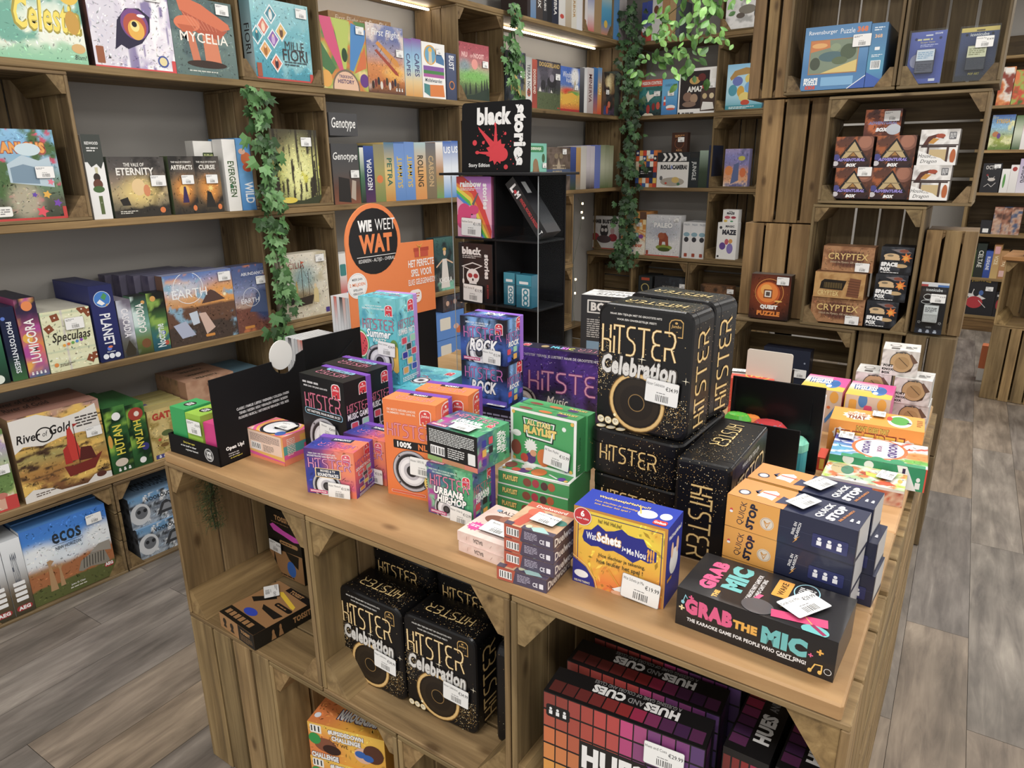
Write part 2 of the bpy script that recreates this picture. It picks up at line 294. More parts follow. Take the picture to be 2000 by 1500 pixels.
# placements: x, y, z of the front-bottom-centre, width, depth, height, yaw, lean (metres, radians)
PL = {
'celestia':(-2.729,1.0788,1.884,0.31,0.08,0.3,1.5708,0), 'wolf':(-2.729,1.4017,1.884,0.2896,0.08,0.3,1.5708,0), 'mycelia':(-2.729,1.6774,1.884,0.2582,0.06,0.2723,1.5708,0), 
'mille':(-2.729,2.0354,1.896,0.2864,0.07,0.307,1.5708,0), 'trek':(-2.729,2.3678,1.884,0.27,0.06,0.2973,1.5708,0), 'flight':(-2.729,2.628,1.884,0.2443,0.07,0.3061,1.5708,0), 
'medb1':(-2.729,2.7812,1.884,0.0542,0.2,0.2664,1.5708,0), 'medb2':(-2.729,2.8428,1.884,0.0669,0.2,0.2729,1.5708,0), 'medc':(-2.729,2.968,1.884,0.1749,0.06,0.2676,1.5708,0), 
'bust':(-2.729,3.1075,1.884,0.0799,0.2,0.2326,1.5708,0), 'flbox1':(-2.807,2.5472,2.106,0.3932,0.25,0.06,1.5708,0), 'flbox2':(-2.807,2.5522,2.167,0.3926,0.25,0.06,1.5708,0), 
'nooit':(-2.729,3.2985,1.896,0.2672,0.06,0.2905,1.5708,0), 'terra':(-2.729,3.691,1.884,0.2039,0.07,0.3047,1.5708,0), 's5a':(-2.729,3.8259,1.884,0.0649,0.2,0.2889,1.5708,0), 
's5b':(-2.729,3.8869,1.884,0.0551,0.2,0.2811,1.5708,0), 'dogger':(-2.729,4.0482,1.884,0.2665,0.07,0.2855,1.5708,0), 'windmill':(-2.729,4.3006,1.884,0.2382,0.06,0.2736,1.5708,0), 
's5c':(-2.729,4.4502,1.884,0.0597,0.18,0.2852,1.5708,0), 's5d':(-2.729,4.5012,1.884,0.0401,0.18,0.2907,1.5708,0), 's5e':(-2.729,4.5636,1.884,0.0828,0.18,0.2944,1.5708,0), 
's5f':(-2.729,4.6341,1.884,0.0561,0.18,0.3019,1.5708,0), 's5g':(-2.729,4.6917,1.884,0.0571,0.18,0.307,1.5708,0), 'candle':(-2.717,4.8078,1.884,0.1597,0.1,0.2816,1.5708,0), 
's5h':(-2.729,4.9447,1.884,0.0693,0.15,0.3053,1.5708,0), 's5i':(-2.729,5.0117,1.884,0.0627,0.15,0.2976,1.5708,0), 's6a':(-2.729,3.8266,2.392,0.0308,0.2,0.1848,1.5708,0), 
's6b':(-2.729,3.8721,2.392,0.0583,0.2,0.1882,1.5708,0), 's6c':(-2.729,3.9376,2.392,0.0707,0.2,0.1946,1.5708,0), 's6d':(-2.729,3.9988,2.392,0.0497,0.2,0.2023,1.5708,0), 
's6e':(-2.729,4.0499,2.392,0.0506,0.2,0.2077,1.5708,0), 's6f':(-2.729,4.1138,2.392,0.0752,0.2,0.2132,1.5708,0), 's6g':(-2.729,4.191,2.392,0.0772,0.2,0.2213,1.5708,0), 
's6h':(-2.729,4.2671,2.392,0.073,0.2,0.2297,1.5708,0), 's6i':(-2.729,4.3356,2.392,0.0621,0.2,0.2376,1.5708,0), 's6j':(-2.729,4.3994,2.392,0.0634,0.2,0.2443,1.5708,0), 
's6k':(-2.729,4.4678,2.392,0.0715,0.2,0.2512,1.5708,0), 's6l':(-2.729,4.548,2.392,0.0869,0.2,0.2589,1.5708,0), 's6m':(-2.729,4.6406,2.392,0.0964,0.2,0.2682,1.5708,0), 
's6n':(-2.729,4.7653,2.392,0.1508,0.2,0.2785,1.5708,0), 's6o':(-2.729,4.89,2.392,0.0966,0.2,0.2946,1.5708,0), 's6p':(-2.729,4.993,2.392,0.1074,0.2,0.305,1.5708,0), 
'botan':(-2.729,0.9602,1.384,0.2339,0.08,0.2868,1.5708,0), 'redwood':(-2.729,1.1948,1.372,0.064,0.1,0.2876,1.5708,0), 'eternity':(-2.729,1.3399,1.372,0.2084,0.06,0.214,1.5708,0), 
'artif':(-2.729,1.5117,1.372,0.1019,0.06,0.2165,1.5708,0), 'curse':(-2.729,1.6167,1.372,0.1082,0.06,0.2169,1.5708,0), 'everb':(-2.807,1.6769,1.372,0.1213,0.06,0.2762,1.5708,0), 
'evers':(-2.729,1.7237,1.372,0.058,0.07,0.2826,1.5708,0), 'wilds':(-2.729,1.7966,1.372,0.0799,0.2,0.2879,1.5708,0), 'forest':(-2.729,2.0454,1.384,0.2486,0.07,0.3177,1.5708,0), 
'genob':(-2.729,2.3273,1.372,0.1625,0.07,0.275,1.5708,0), 'genot':(-2.729,2.3319,1.682,0.1679,0.2,0.1,1.5708,0), 's4a':(-2.729,2.4285,1.372,0.0256,0.2,0.2595,1.5708,0), 
's4b':(-2.729,2.474,1.372,0.0635,0.2,0.2669,1.5708,0), 's4c':(-2.729,2.5412,1.372,0.0689,0.2,0.275,1.5708,0), 's4d':(-2.729,2.6103,1.372,0.0674,0.2,0.2857,1.5708,0), 
's4e':(-2.729,2.6816,1.372,0.0732,0.2,0.282,1.5708,0), 's4f':(-2.729,2.755,1.372,0.0716,0.2,0.2907,1.5708,0), 's4g':(-2.729,2.8348,1.372,0.0859,0.2,0.2894,1.5708,0), 
's4h':(-2.729,2.917,1.372,0.0765,0.2,0.2883,1.5708,0), 's4i':(-2.729,2.9851,1.372,0.0577,0.2,0.2922,1.5708,0), 's4j':(-2.729,3.0488,1.372,0.0678,0.2,0.2985,1.5708,0), 
's4k':(-2.729,3.1119,1.372,0.0562,0.2,0.3024,1.5708,0), 'dier':(-2.729,3.8995,1.372,0.2509,0.07,0.3028,1.5708,0), 'loka':(-2.729,4.1714,1.372,0.2929,0.07,0.2816,1.5708,0), 
's4m':(-2.729,4.355,1.372,0.0733,0.2,0.2853,1.5708,0), 's4n':(-2.729,4.4232,1.372,0.061,0.2,0.2829,1.5708,0), 's4o':(-2.729,4.4929,1.372,0.0765,0.2,0.2938,1.5708,0), 
's4p':(-2.729,4.5604,1.372,0.0565,0.2,0.2982,1.5708,0), 's4q':(-2.729,4.6184,1.372,0.0575,0.2,0.2956,1.5708,0), 's4r':(-2.729,4.6887,1.372,0.0811,0.2,0.3033,1.5708,0), 
's4s':(-2.729,4.7641,1.372,0.0677,0.2,0.3045,1.5708,0), 's4t':(-2.729,4.8295,1.372,0.0612,0.2,0.3055,1.5708,0), 's4u':(-2.729,4.8923,1.372,0.0623,0.2,0.3028,1.5708,0), 
'green3s':(-2.729,0.7639,0.857,0.0753,0.2,0.275,1.5708,0), 'photo':(-2.729,0.8315,0.857,0.0454,0.25,0.2532,1.5708,0), 'lumi':(-2.729,0.8908,0.857,0.0636,0.25,0.2737,1.5708,0), 
'specu':(-2.729,1.0071,0.857,0.1601,0.28,0.2161,1.5708,0), 'planet':(-2.729,1.137,0.857,0.0817,0.3,0.2841,1.5708,0), 'casca':(-2.729,1.2079,0.857,0.0517,0.28,0.2188,1.5708,0), 
'cascb':(-2.729,1.2645,0.857,0.0595,0.053,0.2264,1.5708,0), 'cascn':(-2.729,1.3292,0.857,0.0679,0.053,0.2295,1.5708,0), 'earth':(-2.729,1.5153,0.857,0.2958,0.055,0.2847,1.5708,0), 
'abun':(-2.729,1.7467,0.857,0.1628,0.055,0.2879,1.5708,0), 'sici':(-2.729,2.0375,0.869,0.2534,0.07,0.2973,1.5708,0), 'teal3':(-2.729,2.2793,0.857,0.0921,0.07,0.2841,1.5708,0), 
'khora':(-2.729,2.995,0.857,0.1626,0.06,0.3007,1.5708,0), 'orange3':(-2.729,4.1438,0.869,0.2401,0.06,0.3239,1.5708,0), 'field2':(-2.729,0.5936,0.413,0.3,0.07,0.2936,1.5708,0), 
'river':(-2.729,0.9109,0.413,0.2949,0.075,0.3155,1.5708,0), 'huta':(-2.729,1.1055,0.413,0.0796,0.25,0.2696,1.5708,0), 'hutb':(-2.729,1.1817,0.413,0.0707,0.25,0.2602,1.5708,0), 
'gait':(-2.729,1.3099,0.413,0.1718,0.055,0.2128,1.5708,0), 'brown2':(-2.747,1.5155,0.413,0.2184,0.06,0.2831,1.5708,0), 'amst':(-2.729,4.0977,0.425,0.2158,0.06,0.3506,1.5708,0), 
'ecos':(-2.729,0.8636,0.013,0.2901,0.075,0.3051,1.5708,0), 'voorA':(-2.729,1.1793,0.012,0.1715,0.26,0.1288,1.5708,0), 'mission':(-2.5299,5.092,1.872,0.1838,0.07,0.259,0,0), 
'boat':(-2.3774,5.092,1.872,0.1211,0.07,0.2525,0,0), 'amaz':(-2.1667,5.092,1.872,0.2843,0.07,0.3106,0,0), 'water':(-1.8289,5.092,1.884,0.2527,0.06,0.2999,0,0), 
'pattern':(-2.5378,5.092,1.36,0.1766,0.07,0.2794,0,0), 'roll':(-2.3198,5.092,1.36,0.2509,0.07,0.2616,0,0), 's3a':(-2.155,5.092,1.36,0.0783,0.2,0.2616,0,0), 
's3b':(-2.0822,5.092,1.36,0.0653,0.2,0.2709,0,0), 's3c':(-2.0336,5.092,1.36,0.0299,0.2,0.3047,0,0), 'brownbox':(-2.2959,5.13,1.6225,0.1216,0.05,0.137,0,0), 
'purple3':(-1.8406,5.092,1.372,0.1731,0.06,0.2657,0,0), 'bomb':(-2.9459,5.2,0.869,0.2769,0.06,0.2642,0,0), 'city':(-2.6231,5.092,0.857,0.2127,0.06,0.2712,0,0), 
'cityt':(-2.61,5.1,1.1295,0.18,0.2,0.055,0,0), 'paleo':(-2.3708,5.092,0.857,0.2832,0.09,0.31,0,0), 'paleospine_one':(-2.1775,5.092,0.857,0.0605,0.2,0.2676,0,0), 
'paleospine_two':(-2.1164,5.092,0.857,0.0597,0.2,0.27,0,0), 'paleospine_three':(-2.0561,5.092,0.857,0.0589,0.2,0.2723,0,0), 'maze':(-1.8668,5.092,0.869,0.1453,0.07,0.2633,0,0), 
'mazes':(-1.855,5.1,1.1325,0.113,0.07,0.09,0,0), 'andd':(-2.4981,5.092,0.422,0.1165,0.2,0.27,0,0), 'andor':(-2.281,5.092,0.422,0.2735,0.07,0.28,0,0), 'andob':(-1.9165,5.092,0.422,0.2447,0.07,0.25,0,0), 
'q6a':(-2.6062,5.092,2.392,0.0403,0.2,0.2565,0,0), 'q6b':(-2.5651,5.092,2.392,0.0399,0.2,0.2614,0,0), 'q6c':(-2.5063,5.092,2.392,0.0758,0.2,0.3319,0,0), 
'q6d':(-2.44,5.092,2.392,0.0548,0.2,0.2893,0,0), 'q6e':(-2.3865,5.092,2.392,0.0502,0.2,0.2887,0,0), 'q6f':(-2.3453,5.092,2.392,0.0302,0.2,0.2434,0,0), 
'snow':(-1.8531,5.092,2.404,0.2903,0.07,0.28,0,0), 'rav':(-0.7624,3.0589,1.812,0.2278,0.04,0.2231,0.05,0), 'ravs':(-0.6191,3.0641,1.812,0.0552,0.27,0.2156,0.05,0), 
'prince':(-0.4609,3.074,1.812,0.1174,0.03,0.1788,0.05,0), 'pop':(-0.3061,3.0817,1.812,0.1171,0.03,0.1767,0.05,0), 'eb1':(-0.6459,3.0827,1.409,0.1334,0.1,0.1153,0.05,0), 
'eb2':(-0.5133,3.0894,1.409,0.1212,0.1,0.1167,0.05,0), 'hd1':(-0.3799,3.071,1.409,0.1224,0.1,0.1236,0.05,0), 'eb3':(-0.658,3.0821,1.5243,0.1337,0.1,0.1153,0.05,0), 
'eb4':(-0.5147,3.0893,1.5243,0.135,0.1,0.1153,0.05,0), 'hd2':(-0.3731,3.0714,1.5326,0.125,0.1,0.1236,0.05,0), 'eb5':(-0.5831,3.156,1.6396,0.1265,0.1,0.098,0.05,0), 
'cry1':(-0.6393,3.0651,0.914,0.2013,0.09,0.1049,0.05,0), 'cry2':(-0.6411,3.0529,1.0189,0.1884,0.11,0.1028,0.05,0), 'cry3':(-0.6275,3.0837,1.1238,0.1897,0.09,0.0997,0.05,0), 
'sp1':(-0.4762,3.0732,0.914,0.1126,0.1,0.1058,0.05,0), 'sp2':(-0.4591,3.0821,1.0198,0.1128,0.1,0.1058,0.05,0), 'sp3':(-0.4549,3.0923,1.1255,0.1134,0.1,0.1058,0.05,0), 
'quest':(-0.9102,3.0515,0.9,0.165,0.06,0.1914,0.05,0), 'icon':(-0.3103,3.0815,0.9,0.0978,0.035,0.2065,0.05,0), 'monkey':(-0.8225,3.0839,0.412,0.1952,0.07,0.36,0.05,0), 
'f1a':(-0.5197,7.882,2.006,0.1064,0.07,0.31,0,0), 'f1b':(-0.4062,7.882,2.006,0.1117,0.07,0.28,0,0), 'f2a':(-0.4874,7.882,1.634,0.1681,0.07,0.2925,0,0), 
'f2s':(-0.3652,7.882,1.634,0.0588,0.2,0.2826,0,0), 'f2t':(-0.3076,7.882,1.634,0.0545,0.2,0.2632,0,0), 'f3a':(-0.5046,7.882,1.266,0.1411,0.07,0.2539,0,0), 
'f3s':(-0.3958,7.882,1.266,0.0602,0.2,0.2049,0,0), 'f3t':(-0.3349,7.882,1.266,0.0595,0.2,0.2396,0,0), 'f3u':(-0.2618,7.882,1.266,0.0848,0.2,0.2911,0,0), 
'f4a':(-0.4729,7.882,0.9,0.0835,0.07,0.1208,0,0), 'f4s':(-0.3916,7.882,0.9,0.0689,0.2,0.2412,0,0), 'f4t':(-0.3259,7.882,0.9,0.0604,0.2,0.2386,0,0), 'f4u':(-0.2555,7.882,0.9,0.0785,0.2,0.2403,0,0), 
'f5a':(-0.5258,7.882,0.5,0.0395,0.2,0.2514,0,0), 'f5b':(-0.4674,7.882,0.5,0.0752,0.2,0.3099,0,0), 'f5c':(-0.4016,7.882,0.5,0.0545,0.2,0.2447,0,0), 'f5d':(-0.3444,7.882,0.5,0.0578,0.2,0.3036,0,0), 
'f5e':(-0.2859,7.882,0.5,0.0572,0.2,0.2519,0,0), 'f6a':(-0.4227,7.882,0.146,0.2552,0.07,0.3529,0,0), 'f6b':(-0.264,7.882,0.146,0.0558,0.07,0.2314,0,0), 
'movies1':(-1.081,0.8212,0.905,0.114,0.0774,0.0995,0.3423,0), 'movies2':(-1.0771,0.9114,0.905,0.1106,0.0615,0.1014,0.1102,0), 'urban1':(-0.8193,0.8908,0.905,0.1067,0.0736,0.1048,0.085,0), 
'black1':(-1.2111,0.9178,0.905,0.1441,0.0776,0.205,0.026,0), 'black2':(-1.2267,0.9932,0.905,0.12,0.08,0.205,0.1469,0), 'wats':(-0.4446,0.8585,0.905,0.1532,0.0662,0.1352,0.0878,0), 
'nl1':(-0.9365,0.91,0.905,0.1212,0.0622,0.2058,0.2203,0), 'urban2':(-0.8206,0.9018,1.0098,0.1233,0.0979,0.0705,0.0126,0), 'pink':(-1.3428,0.8507,0.905,0.1214,0.082,0.0691,0.0627,0), 
'nl2':(-0.9249,0.9916,0.905,0.121,0.062,0.206,0.2343,0), 'summer':(-1.2243,1.1055,1.05,0.1083,0.0825,0.206,0.1678,0), 'rock1':(-0.9967,1.2137,1.11,0.1253,0.0749,0.1064,0.0822,0), 
'rock2':(-1.0342,1.2569,1.01,0.125,0.075,0.1,0.1519,0), 'rock3':(-1.0879,1.3094,0.905,0.12,0.1,0.1,0.1,0), 'tin1':(-0.5257,1.0744,1.088,0.18,0.092,0.228,-0.0098,0), 
'tin2':(-0.5332,1.1943,1.088,0.18,0.092,0.228,-0.1018,0), 'lie1':(-0.528,1.0589,0.9965,0.18,0.228,0.091,0.0146,0), 'tinv':(-0.3831,1.0245,0.905,0.092,0.228,0.18,0.0629,0), 
'balzai':(-0.6809,0.8132,0.905,0.1,0.1165,0.0372,0.0175,0), 'duel':(-0.5725,0.8007,0.905,0.0904,0.0888,0.0952,0.1239,0), 'grab':(-0.2317,0.847,0.905,0.2171,0.1137,0.0613,0.016,0), 
'qs1':(-0.2316,0.9799,1.012,0.187,0.07,0.0525,-0.0225,0), 'qs2':(-0.2288,0.9712,0.9585,0.187,0.07,0.0525,0.0289,0), 'playst':(-0.7003,0.9878,0.905,0.152,0.0807,0.0853,0.0943,0), 
'play1':(-0.7012,1.0271,0.99,0.1482,0.0535,0.1121,0.0251,0), 'music':(-0.9051,1.4287,0.905,0.3,0.05,0.2,0.1742,0), 'bwh':(-0.9688,1.82,0.905,0.25,0.1,0.269,0.14,0), 
'thead':(-0.4099,1.4857,0.905,0.1922,0.004,0.1905,0.104,0), 'tfront':(-0.4382,1.4667,0.905,0.1565,0.004,0.0923,0.2861,0), 'fk2':(-0.2035,1.9127,0.971,0.081,0.085,0.0655,0.0382,0), 
'fk1':(-0.2397,1.9178,1.037,0.081,0.085,0.0655,0.1131,0), 'fk3':(-0.2927,1.9121,0.971,0.081,0.085,0.0655,0.08,0), 'w1':(-0.2769,1.778,0.905,0.0987,0.126,0.108,0.0767,0), 
'w0':(-0.3829,1.778,0.905,0.1013,0.126,0.108,0.0664,0), 'mine':(-0.2346,1.664,0.905,0.1892,0.0995,0.08,0.1248,0), 'noord':(-0.2022,1.525,0.905,0.1821,0.139,0.05,0.1287,0), 
'shaf':(-0.211,1.4313,0.905,0.1496,0.0915,0.0347,0.0885,0), 'red':(-0.5345,1.7161,0.905,0.1043,0.0819,0.12,0.2659,0), 'open':(-1.4872,0.7575,0.905,0.1845,0.2688,0.0582,0.0888,0), 
'header':(-1.4064,0.9011,0.905,0.2663,0.004,0.2042,1.6257,0), 'ctinA':(-1.009,0.8321,0.4595,0.18,0.092,0.228,0.0554,0), 'ctinB':(-0.826,0.848,0.4595,0.18,0.092,0.228,0.0879,0), 
'ctinL1':(-1.012,0.8914,0.66,0.18,0.2,0.091,-0.0607,0), 'ctinL2':(-0.829,0.8693,0.66,0.18,0.2,0.091,-0.0275,0), 'toss2':(-1.4011,0.7497,0.462,0.147,0.1671,0.0403,-0.0338,0), 
'toss1':(-1.5189,0.9826,0.462,0.139,0.05,0.2026,0.0381,0), }
# ------------------------------------------------------------------ printed faces
def arc(cx,cy,rx,ry,n=28,a0=0.0,a1=2*pi):
    return [(cx+rx*cos(a0+(a1-a0)*i/n),cy+ry*sin(a0+(a1-a0)*i/n)) for i in range(n+(0 if abs(a1-a0-2*pi)<1e-6 else 1))]
ELE=[(-.5,-.62),(-.5,.28),(-.38,.5),(-.12,.6),(.3,.6),(.5,.42),(.5,-.62),(.14,-.62),(.14,-.25),(.02,-.25),(.02,-.62),(-.16,-.62),(-.16,-.42),(-.34,-.42),(-.34,-.62)]
class Face:
    def __init__(s, mb, o, u, v, w, h):
        s.mb=mb; s.o=np.array(o,float); s.u=np.array(u,float); s.v=np.array(v,float); s.nn=np.cross(s.u,s.v); s.w=w; s.h=h; s.k=1; s.rng=random.Random(int(w*1e4)+int(h*1e5))
    def put(s, P, F, c, lift=None):
        """P in metres on the face"""
        P=np.asarray(P,float); z=(.00025+.00005*s.k if lift is None else lift)
        V=s.o+P[:,:1]*s.u+P[:,1:2]*s.v+s.nn*z
        s.mb.add(V,F,hx(c) if isinstance(c,(str,tuple)) else c)
    def poly(s, pts, c):   # pts in metres, any simple polygon; print is trimmed at the edge of its face
        e=1e-6
        for ax,lim,sg in ((0,0,1),(0,s.w,-1),(1,0,1),(1,s.h,-1)):
            if all(sg*(p[ax]-lim)>=-e for p in pts): continue
            q=[]; n=len(pts)
            for i in range(n):
                a,b=pts[i],pts[(i+1)%n]; da=sg*(a[ax]-lim); db=sg*(b[ax]-lim)
                if da>=0: q.append(a)
                if (da>=0)!=(db>=0):
                    t=da/(da-db); q.append((a[0]+(b[0]-a[0])*t,a[1]+(b[1]-a[1])*t))
            pts=q
            if len(pts)<3: return
        ar=sum(pts[i][0]*pts[(i+1)%len(pts)][1]-pts[(i+1)%len(pts)][0]*pts[i][1] for i in range(len(pts)))
        s.put(pts,[tuple(range(len(pts)))] if ar>0 else [tuple(range(len(pts)-1,-1,-1))],c)
    def rot(s,P,cx,cy,a):
        P=np.asarray(P,float); ca,sa=cos(a),sin(a); return np.stack([cx+P[:,0]*ca-P[:,1]*sa, cy+P[:,0]*sa+P[:,1]*ca],1)
    def rib(s, P, w, c):
        V,F=ribbon(P,w); s.put(V,[tuple(f) for f in F],c)
    def draw(s, art, cell=.006):
        lay,ops=art
        w,h=s.w,s.h
        if len(lay)==1 and lay[0][0]=='g' and len(lay[0])==2: nx=ny=2
        elif len(lay)==1 and lay[0][0]=='g': nx=2; ny=12
        else: nx=max(4,min(90,int(w/cell)+1)); ny=max(4,min(90,int(h/cell)+1))
        C=paint(nx,ny,w/h,lay)
        P=np.stack([np.tile(np.linspace(0,w,nx),ny),np.repeat(np.linspace(0,h,ny),nx)],1)
        F=[(j*nx+i,j*nx+i+1,(j+1)*nx+i+1,(j+1)*nx+i) for j in range(ny-1) for i in range(nx-1)]
        s.put(P,F,C,lift=.00015)
        if nx>8 and ny>8 and len(lay)>1 and cell<.0075:   # short printed brush strokes that follow the picture's own colours
            rng=random.Random(int(w*9973)+int(h*7919)+len(lay)); V=[];FF=[];CC=[]; C3=C.reshape(ny,nx,3)
            for i in range(int(min(420,w*h*5200))):
                x=rng.uniform(.02,.98); y=rng.uniform(.02,.98); c=C3[int(y*(ny-1)),int(x*(nx-1))]*rng.choice((.45,.65,.8,1.25,1.6))*np.array([rng.uniform(.85,1.15),1,rng.uniform(.85,1.15)])
                L=rng.uniform(.002,.009); b=rng.uniform(.0008,.003); a=rng.gauss(.3,1.2); dx,dy=cos(a)*L,sin(a)*L; n=len(V); px,py=x*w,y*h
                q=[(px-dx,py-dy),(px+dy/L*b,py-dx/L*b),(px+dx,py+dy),(px-dy/L*b,py+dx/L*b)]
                if min(t[0] for t in q)<0 or max(t[0] for t in q)>w or min(t[1] for t in q)<0 or max(t[1] for t in q)>h: continue
                V+=q; FF.append((n,n+1,n+2,n+3)); CC+=[np.clip(c,0,1)]*4
            if V: s.put(V,FF,np.array(CC),lift=.00022)
        for op in ops:
            s.k=min(s.k+1,90); s.op(op)
    def op(s,o):
        w,h=s.w,s.h; k=o[0]
        if k=='r': s.poly([(o[2]*w,o[3]*h),(o[4]*w,o[3]*h),(o[4]*w,o[5]*h),(o[2]*w,o[5]*h)],o[1])
        elif k=='rr':   # rounded rectangle, radius as share of its smaller side
            x0,y0,x1,y1=o[2]*w,o[3]*h,o[4]*w,o[5]*h; r=(o[6] if len(o)>6 else .3)*min(x1-x0,y1-y0)
            s.poly(arc(x1-r,y1-r,r,r,5,0,pi/2)+arc(x0+r,y1-r,r,r,5,pi/2,pi)+arc(x0+r,y0+r,r,r,5,pi,1.5*pi)+arc(x1-r,y0+r,r,r,5,1.5*pi,2*pi),o[1])
        elif k=='e': s.poly(arc(o[2]*w,o[3]*h,o[4]*w,o[5]*h),o[1])
        elif k=='c': s.poly(arc(o[2]*w,o[3]*h,o[4]*w,o[4]*w),o[1])
        elif k=='o':
            R=o[4]*w; r=R-o[5]*w; n=36; V=arc(o[2]*w,o[3]*h,R,R,n)+arc(o[2]*w,o[3]*h,r,r,n)
            if o[2]*w>=R and o[2]*w<=w-R and o[3]*h>=R and o[3]*h<=h-R: s.put(V,[(i,(i+1)%n,n+(i+1)%n,n+i) for i in range(n)],o[1])
            else:
                for i in range(n): s.poly([V[i],V[(i+1)%n],V[n+(i+1)%n],V[n+i]],o[1])
        elif k=='p': s.poly([(x*w,y*h) for x,y in o[2]],o[1])
        elif k=='l': s.rib([(x*w,y*h) for x,y in o[2]],o[3]*w,o[1])
        elif k=='star':  # spiky blob: col,cx,cy,r,n,inner
            n=o[5]; s.poly([(o[2]*w+o[4]*w*(1 if i%2==0 else o[6])*cos(pi*i/n),o[3]*h+o[4]*w*(1 if i%2==0 else o[6])*sin(pi*i/n)) for i in range(2*n)],o[1])
        elif k=='t':    # text: colour, string, cx, cy, height, max width, options
            q=o[7] if len(o)>7 else {}
            V,F=text_tris(o[2],q.get('b',0.0),q.get('sh',0.0))
            if not len(V): return
            a=radians(q.get('a',0)); V=V.copy(); tw,th=V.max(0); side=abs(sin(a))>.7
            H=o[5]*(w if side else h); sc=H/q.get('cap',max(th,.5)); V=V*sc; tw*=sc; th*=sc
            mw=o[6]*(h if side else w)
            if q.get('fill') or tw>mw: V[:,0]*=mw/tw; tw=mw
            V=V-[tw/2,th/2]
            if q.get('arc'): V[:,1]+=q['arc']*h*(1-(2*V[:,0]/tw)**2)
            P=s.rot(V,o[3]*w,o[4]*h,a)
            if q.get('oc'):
                V2,F2=text_tris(o[2],q.get('b',0.0)+q.get('ow',.05),q.get('sh',0.0)); V2=V2.copy(); t2=V2.max(0)
                V2=V2*[(tw*(1+.9*H/tw*.16))/t2[0],(th*1.16)/t2[1]]; V2=V2-V2.max(0)/2
                if q.get('arc'): V2[:,1]+=q['arc']*h*(1-(2*V2[:,0]/tw)**2)
                s.put(s.rot(V2,o[3]*w,o[4]*h,a),F2,q['oc']); s.k+=1
            s.put(P,F,o[1])
        elif k=='H':    # neon logo: colour, cx, cy, width, options
            q=o[5] if len(o)>5 else {}
            W=o[4]*(h if q.get('a') in (90,-90) else w); sc=W/3.76; asp=q.get('y',1.0); a=radians(q.get('a',0))
            def lines(wd,c):
                for st in HIT:
                    P=s.rot((np.array(st)-[1.88,.5])*[sc,sc*asp],o[2]*w,o[3]*h,a); s.rib(P,wd,c)
            if q.get('glow'): lines(sc*.14,q['glow']); s.k+=1
            if q.get('in'): lines(sc*.11,o[1]); s.k+=1; lines(sc*.06,q['in'])
            else: lines(sc*q.get('w',.065),o[1])
        elif k=='spk':  # glitter: colours, n, size, [(cx,cy,rx,ry,weight)...]
            rng=s.rng; V=[];F=[];C=[]
            for i in range(o[2]):
                z=rng.choices(o[4],[q[4] for q in o[4]])[0]
                x=rng.gauss(z[0],z[2])*w; y=rng.gauss(z[1],z[3])*h; r=o[3]*rng.uniform(.35,1)
                if not(r<x<w-r and r<y<h-r): continue
                n=len(V); V+=[(x-r,y),(x,y-r),(x+r,y),(x,y+r)]; F.append((n,n+1,n+2,n+3)); C+= [hx(rng.choice(o[1]))]*4
            if V: s.put(V,F,np.array(C))
        elif k=='bars': # barcode: x0,y0,x1,y1 (dark bars)
            x=o[1]*w; rng=random.Random(5)
            while x<o[3]*w:
                b=rng.uniform(.0005,.0013)*max(1,w/.06); s.poly([(x,o[2]*h),(x+b,o[2]*h),(x+b,o[4]*h),(x,o[4]*h)],'#222'); x+=b*rng.uniform(1.6,2.8)
        elif k=='txt':  # lines of print too small to read: colour,x0,y0,x1,y1,rows
            rng=random.Random(3); n=o[6]; H=(o[5]-o[3])*h/n
            for i in range(n):
                x=o[2]*w; X1=o[4]*w*(1 if i<n-1 else .7)+o[2]*w*(0 if i<n-1 else .3); y=o[5]*h-H*(i+.8)
                while x<X1-H*.3:
                    L=min(rng.uniform(.8,3)*H,X1-x); s.poly([(x,y),(x+L,y),(x+L,y+H*.5),(x,y+H*.5)],o[1]); x+=L+H*.35
        elif k=='ele':  # red elephant badge: cx,cy,size(width share)[,body,edge,letter]
            S=o[3]*w; cx,cy=o[1]*w,o[2]*h; b,e,f=(o[4:7] if len(o)>4 else ('#d8293a','#f6e9ea','#f6e9ea'))
            s.poly([(cx+x*S*1.14,cy+y*S*1.14) for x,y in ELE],e); s.k+=1
            s.poly([(cx+x*S,cy+y*S) for x,y in ELE],b); s.k+=1
            V,F=text_tris('Jumbo',.02,.2); V=V*[S*.8/V[:,0].max(),S*.3/V[:,1].max()]
            s.put(V+[cx-S*.4,cy-S*.05],F,f); s.poly(arc(cx,cy+S*.38,S*.12,S*.09,10),f)
        elif k=='spkr': # loudspeaker: cx,cy,r
            x,y,r=o[1],o[2],o[3]
            for c,q in (('#3b383c',1),('#b9b6bd',.97),('#77747a',.86),('#2a282b',.82),('#d8d7dc',.7),('#eeedf1',.6),('#bdbbc2',.42),('#2b2a2e',.27),('#47454a',.16)):
                s.op(('c',c,x,y,r*q)); s.k+=1
            for a in (.8,2.35,3.9,5.5): s.op(('c','#3b383c',x+r*.9*cos(a),y+r*.9*sin(a)*w/h,r*.045))
        elif k=='icons': # row of small white pictograms: colour,x0,y0,x1,y1,n
            n=o[6]
            for i in range(n):
                x0=o[2]+(o[4]-o[2])*(i+.1)/n; x1=o[2]+(o[4]-o[2])*(i+.8)/n; m=(x0+x1)/2
                s.op(('e',o[1],m,o[3]+(o[5]-o[3])*.8,(x1-x0)*.28,(o[5]-o[3])*.2)); s.op(('r',o[1],x0+(x1-x0)*.15,o[3],x1-(x1-x0)*.15,o[3]+(o[5]-o[3])*.55))
        elif k=='grid': # coloured squares: rows of colours on a dark ground, x0,y0,x1,y1,gap
